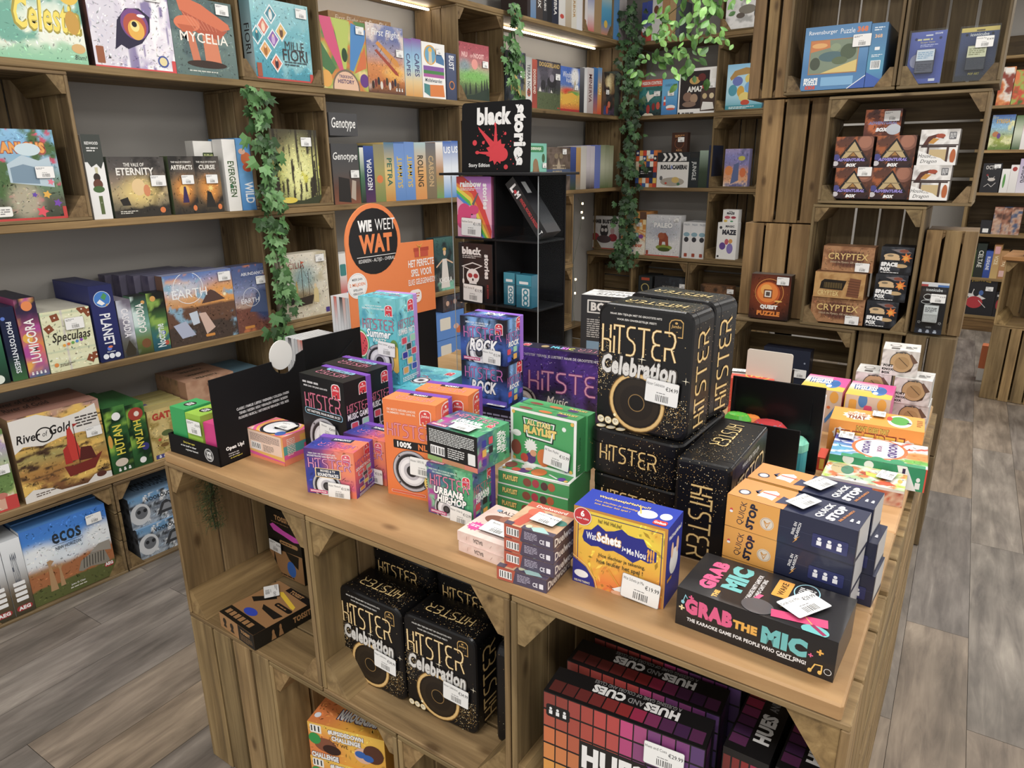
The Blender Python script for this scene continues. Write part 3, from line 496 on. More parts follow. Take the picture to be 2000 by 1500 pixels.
            R=o[1]; ny=len(R)
            for j,row in enumerate(R):
                for i,c in enumerate(row):
                    if not c: continue
                    dx=(o[4]-o[2])/len(row); dy=(o[5]-o[3])/ny; x=o[2]+i*dx; y=o[5]-(j+1)*dy; s.op(('r',c,x+o[6]*dx,y+o[6]*dy,x+dx-o[6]*dx,y+dy-o[6]*dy))
        elif k=='nb':   # a list of sub-ops
            for q in o[1]: s.k=min(s.k+1,90); s.op(q)
FACES={'F':lambda w,d,h:((-w/2,0,0),(1,0,0),(0,0,1),w,h),'T':lambda w,d,h:((-w/2,0,h),(1,0,0),(0,1,0),w,d),
       'R':lambda w,d,h:((w/2,0,0),(0,1,0),(0,0,1),d,h),'L':lambda w,d,h:((-w/2,d,0),(0,-1,0),(0,0,1),d,h),
       'K':lambda w,d,h:((w/2,d,0),(-1,0,0),(0,0,1),w,h)}
_st={}
def sticker_mesh(price, name, w, h, q=0):
    k=(price,name,round(w,3),round(h,3))
    if k in _st: return _st[k]
    mb=MB(); f=Face(mb,(-w/2,0,-h/2),(1,0,0),(0,0,1),w,h)
    f.op(('rr','#8d8f92',0,0,1,1,.07)); f.k+=1; f.op(('rr','#f1f1ef',.008,.012,.992,.988,.07)); f.k+=1
    if name: f.op(('t','#3c3c3e',name,.30,.80,.13,.54,{'cap':.72}))
    else: f.op(('txt','#77777a',.06,.72,.5,.9,2))
    if price: f.op(('t','#39393b',price,.79,.70,.17,.36,{'b':.01,'cap':.72}))
    f.op(('txt','#8a8a8c',.34,.43,.72,.5,1)); f.op(('bars',.33,.1,.72,.38))
    me=mb.mesh('price_sticker',M_PAPER); _st[k]=me; return me
def add_sticker(parent, face, cu, cv, dims, price='', name='', size=.056, a=0):
    w,d,h=dims; o,u,v,fw,fh=FACES[face](w,d,h); u=Vector(u); v=Vector(v); n=u.cross(v)
    me=sticker_mesh(price,name,size,size*.68); s=link('price_sticker',me,parent)
    p=Vector(o)+u*cu*fw+v*cv*fh+n*.0052
    ca,sa=cos(radians(a)),sin(radians(a)); u2=u*ca+v*sa; v2=v*ca-u*sa
    s.matrix_local=Matrix(((u2.x,-n.x,v2.x,p.x),(u2.y,-n.y,v2.y,p.y),(u2.z,-n.z,v2.z,p.z),(0,0,0,1)))
    return s
_mesh={}
def box_mesh(key, w, d, h, faces, base, m=None, tin=0.0, cell=.006):
    if key and key in _mesh: return _mesh[key]
    mb=MB(); b=hx(base)
    if tin:   # rounded tin: outline in x-z, front/back edges chamfered, with a lid seam
        def ring(y,ins,zsq=0):
            r=tin; X=w/2-ins; Z0=ins; Z1=h-ins; R=max(.004,r-ins*.5)
            P=arc(X-R,Z1-R,R,R,7,0,pi/2)+arc(-X+R,Z1-R,R,R,7,pi/2,pi)+arc(-X+R,Z0+R,R,R,7,pi,1.5*pi)+arc(X-R,Z0+R,R,R,7,1.5*pi,2*pi)
            return [(x,y,z) for x,z in P]
        prof=[(0,.006),(.0015,.002),(.005,0),(.022,0),(.0225,.0018),(.0245,.0018),(.025,.0006),(d-.006,.0006),(d-.002,.003),(d,.008)]
        V=[];F=[]; n=None
        for y,i in prof:
            q=ring(y,i); n=len(q); V+=q
        for k in range(len(prof)-1):
            for i in range(n): F.append((k*n+i,k*n+(i+1)%n,(k+1)*n+(i+1)%n,(k+1)*n+i)[::-1])
        F.append(tuple(range(n))); F.append(tuple(range((len(prof)-1)*n,len(prof)*n))[::-1])
        F[-2]=F[-2][::-1]; F[-1]=F[-1][::-1]
        mb.add(V,F,b)
    else: mb.box(-w/2,w/2,0,d,0,h,b,ch=.0011)
    for fc,art in faces.items():
        o,u,v,fw,fh=FACES[fc](w,d,h)
        f=Face(mb,o,u,v,fw,fh)
        if tin and fc=='F':   # keep print inside the rounded corners
            for op in art[1]: f.k=min(f.k+1,45); f.op(op)
        elif tin:
            for op in art[1]: f.k=min(f.k+1,45); f.op(op)
        else: f.draw(art,cell)
    me=mb.mesh(key or 'game_box',m or M_CARD)
    if key: _mesh[key]=me
    return me
def place(o, x,y,z,yaw=0,tilt=0,d=0):
    # lean back about the lower back edge
    R=Matrix.Rotation(yaw,4,'Z')@Matrix.Translation((0,d,0))@Matrix.Rotation(-tilt,4,'X')@Matrix.Translation((0,-d,0))
    o.matrix_world=Matrix.Translation((x,y,z))@R
def box(pid, label, cat='board game', faces=None, base='#888', name='board_game_box', group=None, st=None, m=None, key=None, tin=0.0, pl=None, cell=.006, kids=None, shelf=None):
    x,y,z,w,d,h,yaw,tilt=pl or PL[pid]
    me=box_mesh(key or pid,w,d,h,faces or {},base,m,tin,cell)
    o=link(name,me); place(o,x,y,z,yaw,tilt,d); tag(o,label,cat,group)
    for s in (st or []):
        add_sticker(o,s[0],s[1],s[2],(w,d,h),*s[3:])
    if kids: kids(o,w,d,h)
    return o
def dup(o, loc=None, dz=0.0, label=None, group=None, off=(0,0,0)):
    c=o.copy(); COL.objects.link(c)
    M=o.matrix_world.copy(); M.translation=M.translation+Vector(off); c.matrix_world=M
    if label: c['label']=label
    if group: c['group']=group
    for ch in list(o.children):
        k=ch.copy(); COL.objects.link(k); k.parent=c; k.matrix_parent_inverse=ch.matrix_parent_inverse.copy(); k.matrix_local=ch.matrix_local.copy()
    return c
# ------------------------------------------------------------------ room shell
def struct(name, mb, m): o=link(name, mb.mesh(name,m)); o['kind']='structure'; return o
def wallbox(name,x0,x1,y0,y1,z0,z1,m=None):
    mb=MB(); mb.box(x0,x1,y0,y1,z0,z1,hx('#a6a29c')); return struct(name,mb,m or M_WALL)
XW=-2.717-.335; YB=5.08+.335
wallbox('wall_left',XW-.1,XW,-1.6,YB+.36,0,3.06)
wallbox('wall_back',XW-.1,-1.45,YB,YB+.1,0,3.06)
wallbox('wall_far',-1.45,2.4,8.26,8.36,0,3.06)
wallbox('wall_return',-1.55,-1.45,YB,8.36,0,3.06)
wallbox('ceiling',XW-.1,2.4,-1.6,8.36,3.06,3.12)
# floor: long vinyl planks, laid slightly askew to the shelves
mb=MB(); mb.box(XW-.1,2.6,-2.0,8.36,-.06,-.004,hx('#3a3531')); rng=random.Random(11)
fa=radians(4.485); PW=.186
tints=[(1,1,1),(.84,.84,.87),(1.12,1.03,.93),(.9,.88,.88),(1.1,1.08,1.06),(.76,.75,.77),(1.16,1.03,.88),(.95,.95,.98),(1.02,.94,.86)]
ca,sa=cos(fa),sin(fa)
for i in range(-22,26):
    y=-3.4+rng.random()*1.2
    while y<9.6:
        L=1.22; x0=i*PW; c=np.array(rng.choice(tints))*rng.uniform(.93,1.07)
        P=np.array([(x0+.0006,y+.0006),(x0+PW-.0006,y+.0006),(x0+PW-.0006,y+L-.0006),(x0+.0006,y+L-.0006)])
        Q=np.stack([P[:,0]*ca-P[:,1]*sa,P[:,0]*sa+P[:,1]*ca],1)+[-.9,.0]
        if XW-.4<Q[:,0].mean()<2.9 and -1.9<Q[:,1].mean()<8.8:
            r0=rng.random()*50; G=np.stack([P[:,1]+r0,P[:,0]+r0,P[:,0]*0+r0],1)
            mb.add(np.hstack([Q,np.zeros((4,1))]),[(0,1,2,3)],c,G)
        y+=L
struct('floor',mb,M_FLOOR)
mb=MB()
for x,y in [(-.9,-.6),(.9,-.4),(-1.3,1.5),(.7,1.6),(-1.3,3.6),(.6,3.9),(.3,6.6)]: mb.box(x-.62,x+.62,y-.17,y+.17,3.035,3.058,(.8,.8,.8))
struct('trim_1',mb,M_WALL)

# ------------------------------------------------------------------ wooden crates
rw=random.Random(5)
def tint(t=(1,1,1),v=.1):
    k=rw.uniform(1-v,1+v); return (t[0]*k*rw.uniform(.97,1.03),t[1]*k,t[2]*k*rw.uniform(.95,1.03))
def planks(x0,x1,y0,y1,z0,z1,run,across,n,gap,t,ch=.0018):
    """n boards side by side along axis `across`, grain along axis `run`"""
    mb=MB(); lo=[x0,y0,z0]; hi=[x1,y1,z1]; A=lo[across]; T=hi[across]-A
    cuts=[0]+sorted(i/n+rw.uniform(-.16,.16)/n for i in range(1,n))+[1]
    for i in range(n):
        a=A+T*cuts[i]+(gap*rw.uniform(.3,1) if i else 0); b=A+T*cuts[i+1]-(gap*rw.uniform(0,.5) if i<n-1 else 0)
        l=list(lo); h=list(hi); l[across]=a; h[across]=b
        j=rw.uniform(-.002,.002); l[run]+=abs(j); 
        mb.box(l[0],h[0],l[1],h[1],l[2],h[2],tint(t,.16),ch,grain=run)
    return mb
_cr={}
def crate_meshes(W,D,H,t,back,side,closed,post,var):
    k=(W,D,H,t,back,side,closed,post,var)
    if k in _cr: return _cr[k]
    T=.011; P=[]
    def add(n,mb): P.append((n,mb.mesh(n,M_CRATE)))
    ns=max(2,round(D/.105))
    for sx in (-1,1):
        x0,x1=(-W/2,-W/2+T) if sx<0 else (W/2-T,W/2)
        add('side_panel',planks(x0,x1,0,D-T,T,H-T,2,1,ns,.005,t) if side=='v' else planks(x0,x1,0,D-T,T,H-T,1,2,max(3,round(H/.12)),.006,t))
    add('bottom_panel',planks(-W/2,W/2,0,D-T,0,T,0,1,ns,.004,t)); add('top_panel',planks(-W/2,W/2,0,D-T,H-T,H,0,1,ns,.005,t))
    def face(y0,y1):
        if back=='g':   # two wide see-through gaps
            mb=MB()
            for u0,u1 in ((0,.29),(.345,.52),(.535,.72),(.79,1)): mb.box(-W/2+u0*W,-W/2+u1*W,y0,y1,0,H,tint(t,.14),.0018,grain=2)
            return mb
        return planks(-W/2,W/2,y0,y1,0,H,2,0,max(3,round(W/.1)),.009,t) if back=='v' else planks(-W/2,W/2,y0,y1,0,H,0,2,max(3,round(H/.11)),.012,t)
    add('back_panel',face(D-T,D))
    if closed: add('front_panel',planks(-W/2,W/2,-T,0,0,H,2,0,max(3,round(W/.085)),.011,t))
    L=post
    if L:
        for sx in (-1,1):
            for sz in (0,1):
                X=sx*(W/2-T-.0005); Z=T+.0005 if sz==0 else H-T-.0005; q=1 if sz==0 else -1
                l=L*rw.uniform(.85,1.1); mb=MB(); mb.prism([(X,Z),(X-sx*l,Z),(X-sx*.014,Z+q*l*1.1),(X,Z+q*l*1.1)],1,.004 if not closed else .002,D-T-.002,tint((t[0]*1.06,t[1]*1.04,t[2]),.08),grain=1)
                add('corner_post',mb)
    _cr[k]=P; return P
def crate(label,x,y,z,W,D,H,yaw=0,t=(1,1,1),back='v',side='v',closed=False,post=.055,var=0,group=None):
    e=empty('wooden_crate',(x,y,z),yaw); tag(e,label,'crate',group)
    for n,me in crate_meshes(W,D,H,t,back,side,closed,post,var): link(n,me,e)
    return e
def board(name,label,cat,x0,x1,y0,y1,z0,z1,run,n,t,m=None,loc=(0,0,0),yaw=0,ch=.003):
    across=1-run
    o=link(name,planks(x0,x1,y0,y1,z0,z1,run,across,n,.002,t,ch).mesh(name,m or M_CRATE)); o.location=loc; o.rotation_euler=(0,0,yaw); tag(o,label,cat); return o
AX=-2.717; LT=(.66,.62,.58)     # the tall wall shelves are a darker, browner wood than the table crates
def Lcrate(label,s0,s1,z,H,**k): return crate(label,AX,(s0+s1)/2,z,round(s1-s0,3),.31,H,pi/2,LT,**k)
for nm,z,s0,s1,lab in [('D',.388,-.3,4.36,'long shelf plank just above the floor crates of the left wall'),('C',.83,-.3,4.36,'long shelf plank under the waterfall box along the left wall'),
                 ('B',1.345,-.3,5.06,'long shelf plank under the forest-covered box along the left wall'),('A',1.857,-.3,5.06,'long shelf plank under the mushroom box along the left wall'),('top',2.365,-.3,5.06,'highest long shelf plank, light strips fixed beneath it')]:
    board('shelf_board',lab,'shelf',AX-.315,AX,s0,s1,z,z+.0265,1,2,(.80,.74,.66))
# floor crates of the left wall
fl=['wooden floor crate at the near end of the left wall','wooden floor crate holding the blue savanna boxes','wooden floor crate holding the two grey-blue tiger boxes','wooden floor crate behind the table corner, next to the tiger boxes',
    'wooden floor crate hidden low behind the middle of the table','wooden floor crate low under the round-ship box column','wooden floor crate low behind the orange sign','wooden floor crate low behind the black card tower','wooden floor crate at the far end of the left wall']
for i,l in enumerate(fl): Lcrate(l,.042+i*.5035+(.0 if i else 0),.542+i*.5035,0,.386,back='h' if i%2 else 'v',side='h',var=i%2)
for (s0,s1,z,H,l) in [(1.82,2.23,.858,.486,'wooden crate on the shelf around the cream sailing-ship box'),(1.82,2.23,.4155,.413,'wooden crate low behind the black tray, under the sailing-ship crate'),
    (1.82,2.23,1.373,.483,'wooden crate around the misty forest box, ivy hanging over it'),(1.82,2.23,1.885,.479,'wooden crate around the turquoise diamond-portrait box'),
    (.742,1.152,1.373,.483,'wooden crate around the glasshouse flower box'),
    (3.15,3.56,1.885,.479,'wooden crate around the red-and-green silhouette box'),(3.15,3.56,1.373,.483,'wooden crate behind the black splatter sign'),
    (3.15,3.56,.858,.486,'wooden crate behind the card tower, beside the robed-figure box'),(3.15,3.56,.4155,.413,'wooden crate low behind the card tower and blue cube boxes'),
    (3.945,4.352,.858,.486,'wooden crate around the orange desert-city box at the shelf end'),(3.945,4.352,.4155,.413,'wooden crate around the purple canal-city box at the shelf end'),
    (5.0,5.38,1.373,.483,'wooden crate in the shelf corner behind the long ivy'),(5.0,5.38,1.885,.479,'wooden crate in the shelf corner, upper, beside the light strip'),
    (4.44,4.84,2.392,.4,'wooden crate on the highest shelf among the white spines')]:
    Lcrate(l,s0,s1,z,H,post=.06)
# back wall shelves
for x0,x1,z,lab in [(-3.04,-1.5,.83,'back-wall shelf plank under the white mammoth box'),(-2.70,-1.5,1.345,'back-wall shelf plank under the clapperboard box'),(-2.70,-1.5,1.857,'back-wall shelf plank under the bird box in the corner'),(-2.70,-1.5,2.365,'highest back-wall shelf plank under the white snow box')]:
    board('shelf_board',lab,'shelf',x0,x1,5.08,5.395,z,z+.0265,0,2,(.80,.74,.66))
for x0,x1,y,z,H,lab,bk in [(-2.03,-1.63,5.081,.858,.486,'back-wall crate around the two white maze boxes','v'),(-2.03,-1.63,5.081,1.373,.483,'back-wall crate around the violet canyon box','v'),(-2.03,-1.63,5.081,1.885,.479,'back-wall crate around the blue animal-parade box','v'),(-2.03,-1.63,5.081,2.392,.4,'back-wall crate around the white snow box on top','v'),
    (-3.04,-2.735,5.19,.858,.484,'dark recessed crate around the masked-rabbit box','v'),(-3.11,-2.63,5.081,0.0,.0,'',''),
    (-3.04,-2.635,5.10,.41,.415,'empty slatted crate under the masked-rabbit crate','h'),(-2.625,-2.15,5.081,.41,.415,'back-wall crate around the dark fantasy-castle box','h'),(-2.145,-1.66,5.081,.41,.415,'back-wall crate around the brown fantasy box','h'),
    (-3.04,-2.56,5.081,.004,.40,'floor crate of the back wall nearest the shelf corner','h'),(-2.55,-2.07,5.081,.004,.40,'floor crate of the back wall under the dark castle crate','h'),(-2.06,-1.58,5.081,.004,.40,'floor crate of the back wall nearest the pillar','h')]:
    if H: crate(lab,(x0+x1)/2,y,z,round(x1-x0,3),.2 if y>5.15 else (.29 if y>5.09 else .31),H,0,(.66,.62,.57),back=bk,post=.06)
# pillar of crates at the end of the aisle
tP=-.05; eP=Vector((cos(tP),-sin(tP),0)); nP=Vector((sin(tP),cos(tP),0)); P0=Vector((-.7,3.05,0)); PT=(.66,.64,.61)
def Pcrate(label,a0,a1,b,z,H,D=.31,t=PT,**k):
    p=P0+eP*((a0+a1)/2)+nP*b; return crate(label,p.x,p.y,z,round(a1-a0,3),D,H,-tP,t,**k)
Pcrate('pillar floor crate under the dark navy box crate',-.36,.14,0,0,.402,back='h')
Pcrate('pillar crate around the tall navy box, white card in front',-.36,.14,0,.405,.489,back='h',side='v')
Pcrate('pillar crate turned with boards outward, behind the grey cube boxes',.15,.49,.05,.004,.40,closed=True)
Pcrate('pillar crate turned with boards outward, beside the navy box crate',.15,.49,.05,.408,.486,closed=True)
Pcrate('pillar crate around the brown biscuit boxes and black space boxes',-.076,.322,.0,.896,.49,back='v')
Pcrate('boarded pillar crate behind the fiery orb box',-.362,-.082,.10,.896,.402,D=.2,t=(.92,.80,.68),closed=True)
Pcrate('boarded pillar crate above the fiery orb box',-.332,-.072,.10,1.302,.49,D=.2,t=(.84,.73,.62),closed=True,var=1)
Pcrate('boarded pillar crate behind the small hanging cube pack',.33,.497,.09,.896,.40,D=.2,t=(.82,.72,.62),closed=True,var=2)
Pcrate('pillar crate holding the pyramid and dragon boxes',-.062,.462,.0,1.390,.395,back='h')
Pcrate('pillar top crate around the blue jigsaw boxes',-.235,.158,0,1.798,.5,t=(.56,.54,.52))
Pcrate('pillar top crate behind the two clear puzzle packs',.162,.478,.0,1.798,.5,t=(.56,.555,.55))
Pcrate('boarded crate at the top of the pillar beside the animal-parade box',-.40,-.24,.10,1.798,.5,D=.2,t=(.8,.7,.6),closed=True,var=4)
# display table: crates in front and along the aisle, thick sanded top
tT=-.0517; eT=Vector((cos(tT),-sin(tT),0)); nT=Vector((sin(tT),cos(tT),0)); T0=Vector((-1.602,.737,0)); TT=(.95,.89,.80)
def Tcrate(label,a0,a1,b,z,H,D=.33,t=TT,**k):
    p=T0+eT*((a0+a1)/2)+nT*b; return crate(label,p.x,p.y,z,round(a1-a0,3),D,H,-tT,t,**k)
Tcrate('table crate with gapped boards around the two brown-black throwing-game boxes',.003,.5,0,.448,.431,post=.06,back='g')
Tcrate('middle upper table crate filled with black gold-speckled tins',.503,.999,0,.448,.431,post=.075)
Tcrate('upper table crate filled with the colour-square boxes',1.002,1.514,0,.448,.431,post=.07,t=(.92,.86,.76))
Tcrate('lower table crate with closed boards at the left front corner',.003,.312,.012,0,.446,closed=True)
Tcrate('lower table crate holding the orange upside-down boxes',.316,.716,0,0,.446,side='v')
Tcrate('lower table crate under the gold-speckled tins',.72,1.12,0,0,.446)
Tcrate('lower table crate at the aisle corner',1.124,1.514,0,0,.446)
for i,b in enumerate((.345,.69,1.03)):
    Tcrate(['upper','second upper','third upper'][i]+' aisle-side table crate behind the corner crate',1.015,1.514,b,.448,.431,side='h',closed=False,var=i)
    Tcrate(['lower','second lower','third lower'][i]+' aisle-side table crate on the floor behind the corner crate',1.015,1.514,b,0,.446,side='h',var=i)
for z in (0,.448): Tcrate(('lower' if z==0 else 'upper')+' hidden table crate under the far end of the table top',.45,.95,1.03,z,.431 if z else .446)
board('table_top','long honey-coloured wooden table top on crates, crowded with party games','table top',.013,1.502,-.002,1.345,.880,.905,0,5,(1,1,1),M_SLAB,T0,-tT,.003)
# far bookcase behind the aisle and the small display table at its near corner
e=empty('bookcase',(0,0,0)); tag(e,'dark-backed bookcase at the far end of the aisle','bookcase')
for z in (.12,.474,.874,1.24,1.608,1.98,2.38):
    link('shelf',planks(-.64,1.2,7.87,8.2,z,z+.026,0,1,2,.002,(.95,.86,.72)).mesh('shelf',M_CRATE),e)
link('back_panel',planks(-.64,1.2,8.2,8.215,.146,2.6,0,2,9,.004,(.34,.32,.3)).mesh('back_panel',M_CRATE),e)
link('plinth',planks(-.64,1.2,7.875,7.9,0,.12,0,2,1,.0,(.62,.5,.38)).mesh('plinth',M_CRATE),e)
link('side_panel',planks(-.665,-.64,7.87,8.2,0,2.6,2,1,2,.002,(.8,.74,.66)).mesh('side_panel',M_CRATE),e)
for lab,x,z,W,H,cl in [('open crate under the small display top at the aisle end',.06,.5,.5,.43,False),('boarded crate on the floor under the small display at the aisle end',.06,0,.5,.498,True)]:
    crate(lab,x,5.55,z,W,.4,H,radians(-4),(1,.94,.84),closed=cl,var=7)
board('display_top','small brown wooden display top at the right aisle end','table top',-.27,.35,-.03,.42,.932,.957,0,3,(.75,.6,.48),M_SLAB,(.06,5.55,0),radians(-4))
# ------------------------------------------------------------------ party games on the table
def G(*c): return [('g',)+c]
HB='#b98ff0'
def hit_title(c,glow,y,wd=.8,cx=.5,asp=1.25,**k): return ('H',c,cx,y,wd,dict(glow=glow,y=asp,**k))
def stick2(cu,cv,price,name,size=.05,f='F',a=0): return (f,cu,cv,price,name,size,a)
PINK='#f08fa6'; MAG='#c54a86'
SQ=[['#e0485a','#9fd8b8'],['#3c3c40','#e0485a'],['#3a3a9a','#e9c65a'],['#eaa24a','#3f4fae']]
def side_art(bg,col,name,glow=None,txtc='#f4f2f4'):
    return (bg,[('ele',.68,.89,.26),('H',col,.46,.70,.78,dict(glow=glow or '#5b2a55',y=1.15)),('t',txtc,name,.46,.61,.07,.8,{'b':.03})]+
      [('nb',[('rr','#c9c3cf',x-.15,y-.045,x+.15,y+.045,.2),('rr',c,x-.11,y-.034,x+.11,y+.034,.2)]) for (x,y,c) in ((.3,.50,'#e0485a'),(.72,.51,'#9fd8b8'),(.5,.42,'#3c3c40'),(.3,.33,'#3a3aa0'),(.74,.35,'#e0485a'),(.52,.25,'#e9d05a'),(.3,.15,'#eaa24a'),(.72,.17,'#3f4fae'))]+[('txt',txtc,.12,.02,.9,.08,3)])
def box_lid(edge):   # card tray that shows as a coloured band behind the printed sleeve
    def k(o,w,d,h):
        mb=MB(); mb.box(-w/2-.0012,w/2+.0012,d-.014,d+.001,-.0,h+.0012,hx(edge),ch=.001); link('inner_tray',mb.mesh('inner_tray',M_CARD),o)
    return k
# --- black original boxes
blkF=(G('#121114'),[('txt','#c9c7c9',.07,.90,.62,.945,1),('t','#e9e7e9','MEER DAN 100 JAAR AAN HITS',.36,.875,.026,.6,{'b':.02}),('ele',.82,.885,.17),hit_title('#e77f97','#8e3a56',.715,.8,asp=1.1),
  ('rr','#8ec3dc',.07,.555,.93,.63,.4),('rr','#121114',.085,.562,.915,.623,.4),('t','#f2f2f4','HET PARTYSPEL WAAR MUZIEK IN ZIT',.5,.592,.028,.76,{'b':.03}),('spkr',.5,.28,.38),('r','#121114',0,0,1,.02)])
blkT=(G('#161518'),[('H','#d9879b',.47,.46,.62,dict(glow='#7a3a54',y=.9,a=180)),('rr','#8ec3dc',.2,.66,.8,.84,.4),('t','#121114','HET PARTYSPEL',.5,.75,.1,.5,{'b':.03,'a':180})])
blkR=side_art(G('#121114'),'#e77f97','MUSIC GAME','#8e3a56')
blk=dict(F=blkF,T=blkT,R=blkR)
o=box('black1','black party-game box with a loudspeaker, standing just behind the purple soundtrack box',faces=blk,base='#141316',key='black_box',st=[stick2(.60,.42,'€24.99','Hitster',.052,a=-3)],kids=box_lid('#7c47b8'))
p=PL['black2']; PL['black2']=(p[0]-.005,p[1]+.008,p[2],.144,.078,.205,radians(4),0)
box('black2','second black party-game box, behind the black box that carries a price sticker',faces=blk,base='#141316',key='black_box',kids=box_lid('#7c47b8'))
# --- purple-orange soundtrack boxes
movL=[('gh','#4a2f7a','#7c3f86','#e8705e','#ef7a58'),('m','#c8507e',3,4,.55,.12),('b','#2e3f9c',.15,.35,.3,.4,.6),('b','#f08a62',.9,.75,.35,.4,.6)]
movF=(movL,[('t','#f3eef2','MEER DAN 100 ONVERGETELIJKE',.36,.90,.04,.6,{'b':.02}),('t','#f3eef2','SOUNDTRACKS VAN FILM EN TV',.36,.85,.04,.6,{'b':.02}),('ele',.84,.83,.16,'#e4566a','#f6c9c4','#f6e9ea'),
  hit_title('#f0a9c9','#7c2f7a',.69,.84,asp=.85),('spkr',.42,.2,.3),('rr','#f6d49a',.2,.39,.72,.60,.1),('rr','#2a3550',.22,.405,.70,.585,.1),('t','#f6f3ee','MOVIES & TV',.46,.54,.055,.3,{'b':.03}),('t','#ffffff','SOUNDTRACKS',.46,.455,.075,.42,{'b':.04}),('r','#d24a7c',.06,.03,.42,.10),('t','#ffffff','EXPANSION PACK',.24,.065,.035,.32,{'b':.03})])
movT=(movL,[('H','#d57fb4',.52,.36,.7,dict(glow='#7c2f7a',y=.8,a=180)),('rr','#2a3550',.3,.6,.72,.86,.1),('t','#fff','SOUNDTRACKS',.5,.73,.1,.34,{'b':.03,'a':180})])
movR=side_art([('g','#5a3aa0','#e0605f','#ef7a58')],'#d06a9a','SOUNDTRACKS','#8c3f7a')
mv=dict(F=movF,T=movT,R=movR)
box('movies1','purple and orange soundtrack party box at the front edge of the table',faces=mv,base='#a8507c',key='sound_box',st=[stick2(.68,.15,'€13.99','Hitster: Movies &',.05,a=-2)],kids=box_lid('#7a4ab8'))
p=PL['movies2']; PL['movies2']=(p[0],p[1],p[2],.114,.077,.099,p[6],0)
box('movies2','purple and orange soundtrack party box half hidden behind its twin',faces=mv,base='#a8507c',key='sound_box',st=[stick2(.72,.2,'€13.99','Hitster: Movies &',.05)],kids=box_lid('#7a4ab8'))
# --- orange national-hits boxes
nlF=(G('#ee7c35'),[('t','#f9dfcc','DE BESTE NEDERLANDSE',.35,.905,.022,.54,{'b':.02}),('t','#f9dfcc','NUMMERS VAN 100% NL',.35,.873,.022,.54,{'b':.02}),('ele',.80,.865,.19,'#dc3f3a','#f8e3dc','#f8e3dc'),hit_title('#f5a5a2','#b0386e',.70,.86,asp=.95),
  ('rr','#1d1a1c',.17,.515,.90,.60,.12),('t','#fff','100%',.38,.557,.06,.4,{'b':.04}),('t','#ee7c35','NL',.73,.557,.06,.24,{'b':.04}),('spkr',.5,.29,.37),('c','#f2d36a',.88,.2,.15),('txt','#3a3320',.77,.15,.99,.25,4),('rr','#f6c1b4',.08,.035,.75,.065,.4),('rr','#e2643c',.09,.039,.74,.061,.4)])
nlT=(G('#f0853e'),[('H','#f2a898',.5,.36,.66,dict(glow='#c04a5a',y=.85,a=180)),('rr','#2c2622',.3,.6,.72,.8,.1),('t','#fff','100%NL',.5,.7,.12,.34,{'b':.04,'a':180})])
nlR=(G('#ee7c35'),[('ele',.6,.88,.5,'#dc3f3a','#f8e3dc','#f8e3dc'),('H','#f5a5a2',.5,.7,.85,dict(glow='#b0386e',y=1.6)),('txt','#f9dfcc',.15,.1,.9,.3,6)])
nl=dict(F=nlF,T=nlT,R=nlR)
p=PL['nl1']; PL['nl1']=p
box('nl1','orange party-game box with a big loudspeaker, front one of two',faces=nl,base='#ea7630',key='orange_hit_box',st=[stick2(.73,.36,'€21.99','Hitster 100% NL',.058,a=-2)],kids=box_lid('#7c47b8'))
box('nl2','orange party-game box directly behind the front orange one, mostly its top showing',faces=nl,base='#ea7630',key='orange_hit_box',kids=box_lid('#7c47b8'))
# --- green-purple urban boxes
urL=[('gh','#5a3d9a','#3f7a86','#45a06c','#4aa872'),('m','#2f6e70',4,8,.56,.1),('b','#b03f9a',.05,.35,.25,.25,.7),('m','#7fc79a',9,3,.68,.06)]
urF=(urL,[('t','#d8f0e4','MEER DAN 100 ICONISCHE HIPHOP-',.36,.90,.035,.62,{'b':.02}),('t','#d8f0e4','EN URBAN NUMMERS',.33,.85,.035,.4,{'b':.02}),('ele',.86,.80,.15),hit_title('#ef9ab4','#9c2f62',.69,.84,asp=.95),('spkr',.42,.16,.28),
  ('t','#fff','URBAN&',.48,.51,.15,.66,{'b':.05,'sh':.15,'oc':'#2c4a4a'}),('t','#fff','HIP-HOP',.54,.36,.15,.64,{'b':.05,'sh':.15,'oc':'#2c4a4a'}),('r','#c8407c',.06,.03,.42,.10),('t','#ffffff','EXPANSION PACK',.24,.065,.035,.32,{'b':.03})])
urR=(urL,[('ele',.78,.86,.26),('H','#e4708c',.45,.64,.8,dict(glow='#3c7a5a',y=1.1)),('t','#fff','URBAN&',.42,.52,.09,.6,{'b':.04,'sh':.1}),('t','#fff','HIP-HOP',.42,.43,.09,.6,{'b':.04,'sh':.1})]+[('rr',c,x,y,x+.2,y+.13,.15) for x,y,c in ((.1,.24,'#e0485a'),(.42,.28,'#2a2a30'),(.72,.24,'#4a2a7a'),(.1,.05,'#3a3aa0'),(.42,.07,'#eab24a'),(.72,.08,'#3a2a6a'))])
urT=(urL,[('H','#ef9ab4',.5,.78,.8,dict(glow='#9c2f62',y=.6)),('t','#fff','URBAN&',.5,.56,.14,.5,{'b':.05,'sh':.15}),('t','#fff','HIP-HOP',.54,.40,.14,.55,{'b':.05,'sh':.15}),('ele',.88,.6,.1),('r','#c8407c',.04,.06,.34,.16),('t','#fff','EXPANSION PACK',.19,.11,.06,.28,{'b':.03})])
urB=([('g','#151618')],[('r','#8fb46a',0,0,.5,.14),('r','#c98a62',.3,0,.8,.14),('r','#e0806a',.75,0,1,.14),('txt','#dfe3e2',.05,.55,.94,.93,8),('rr','#eeeeee',.07,.2,.36,.46,.06),('bars',.09,.23,.34,.42),('txt','#d8d8d8',.42,.2,.75,.5,5),('rr','#e9ebea',.82,.18,.96,.5,.08)])
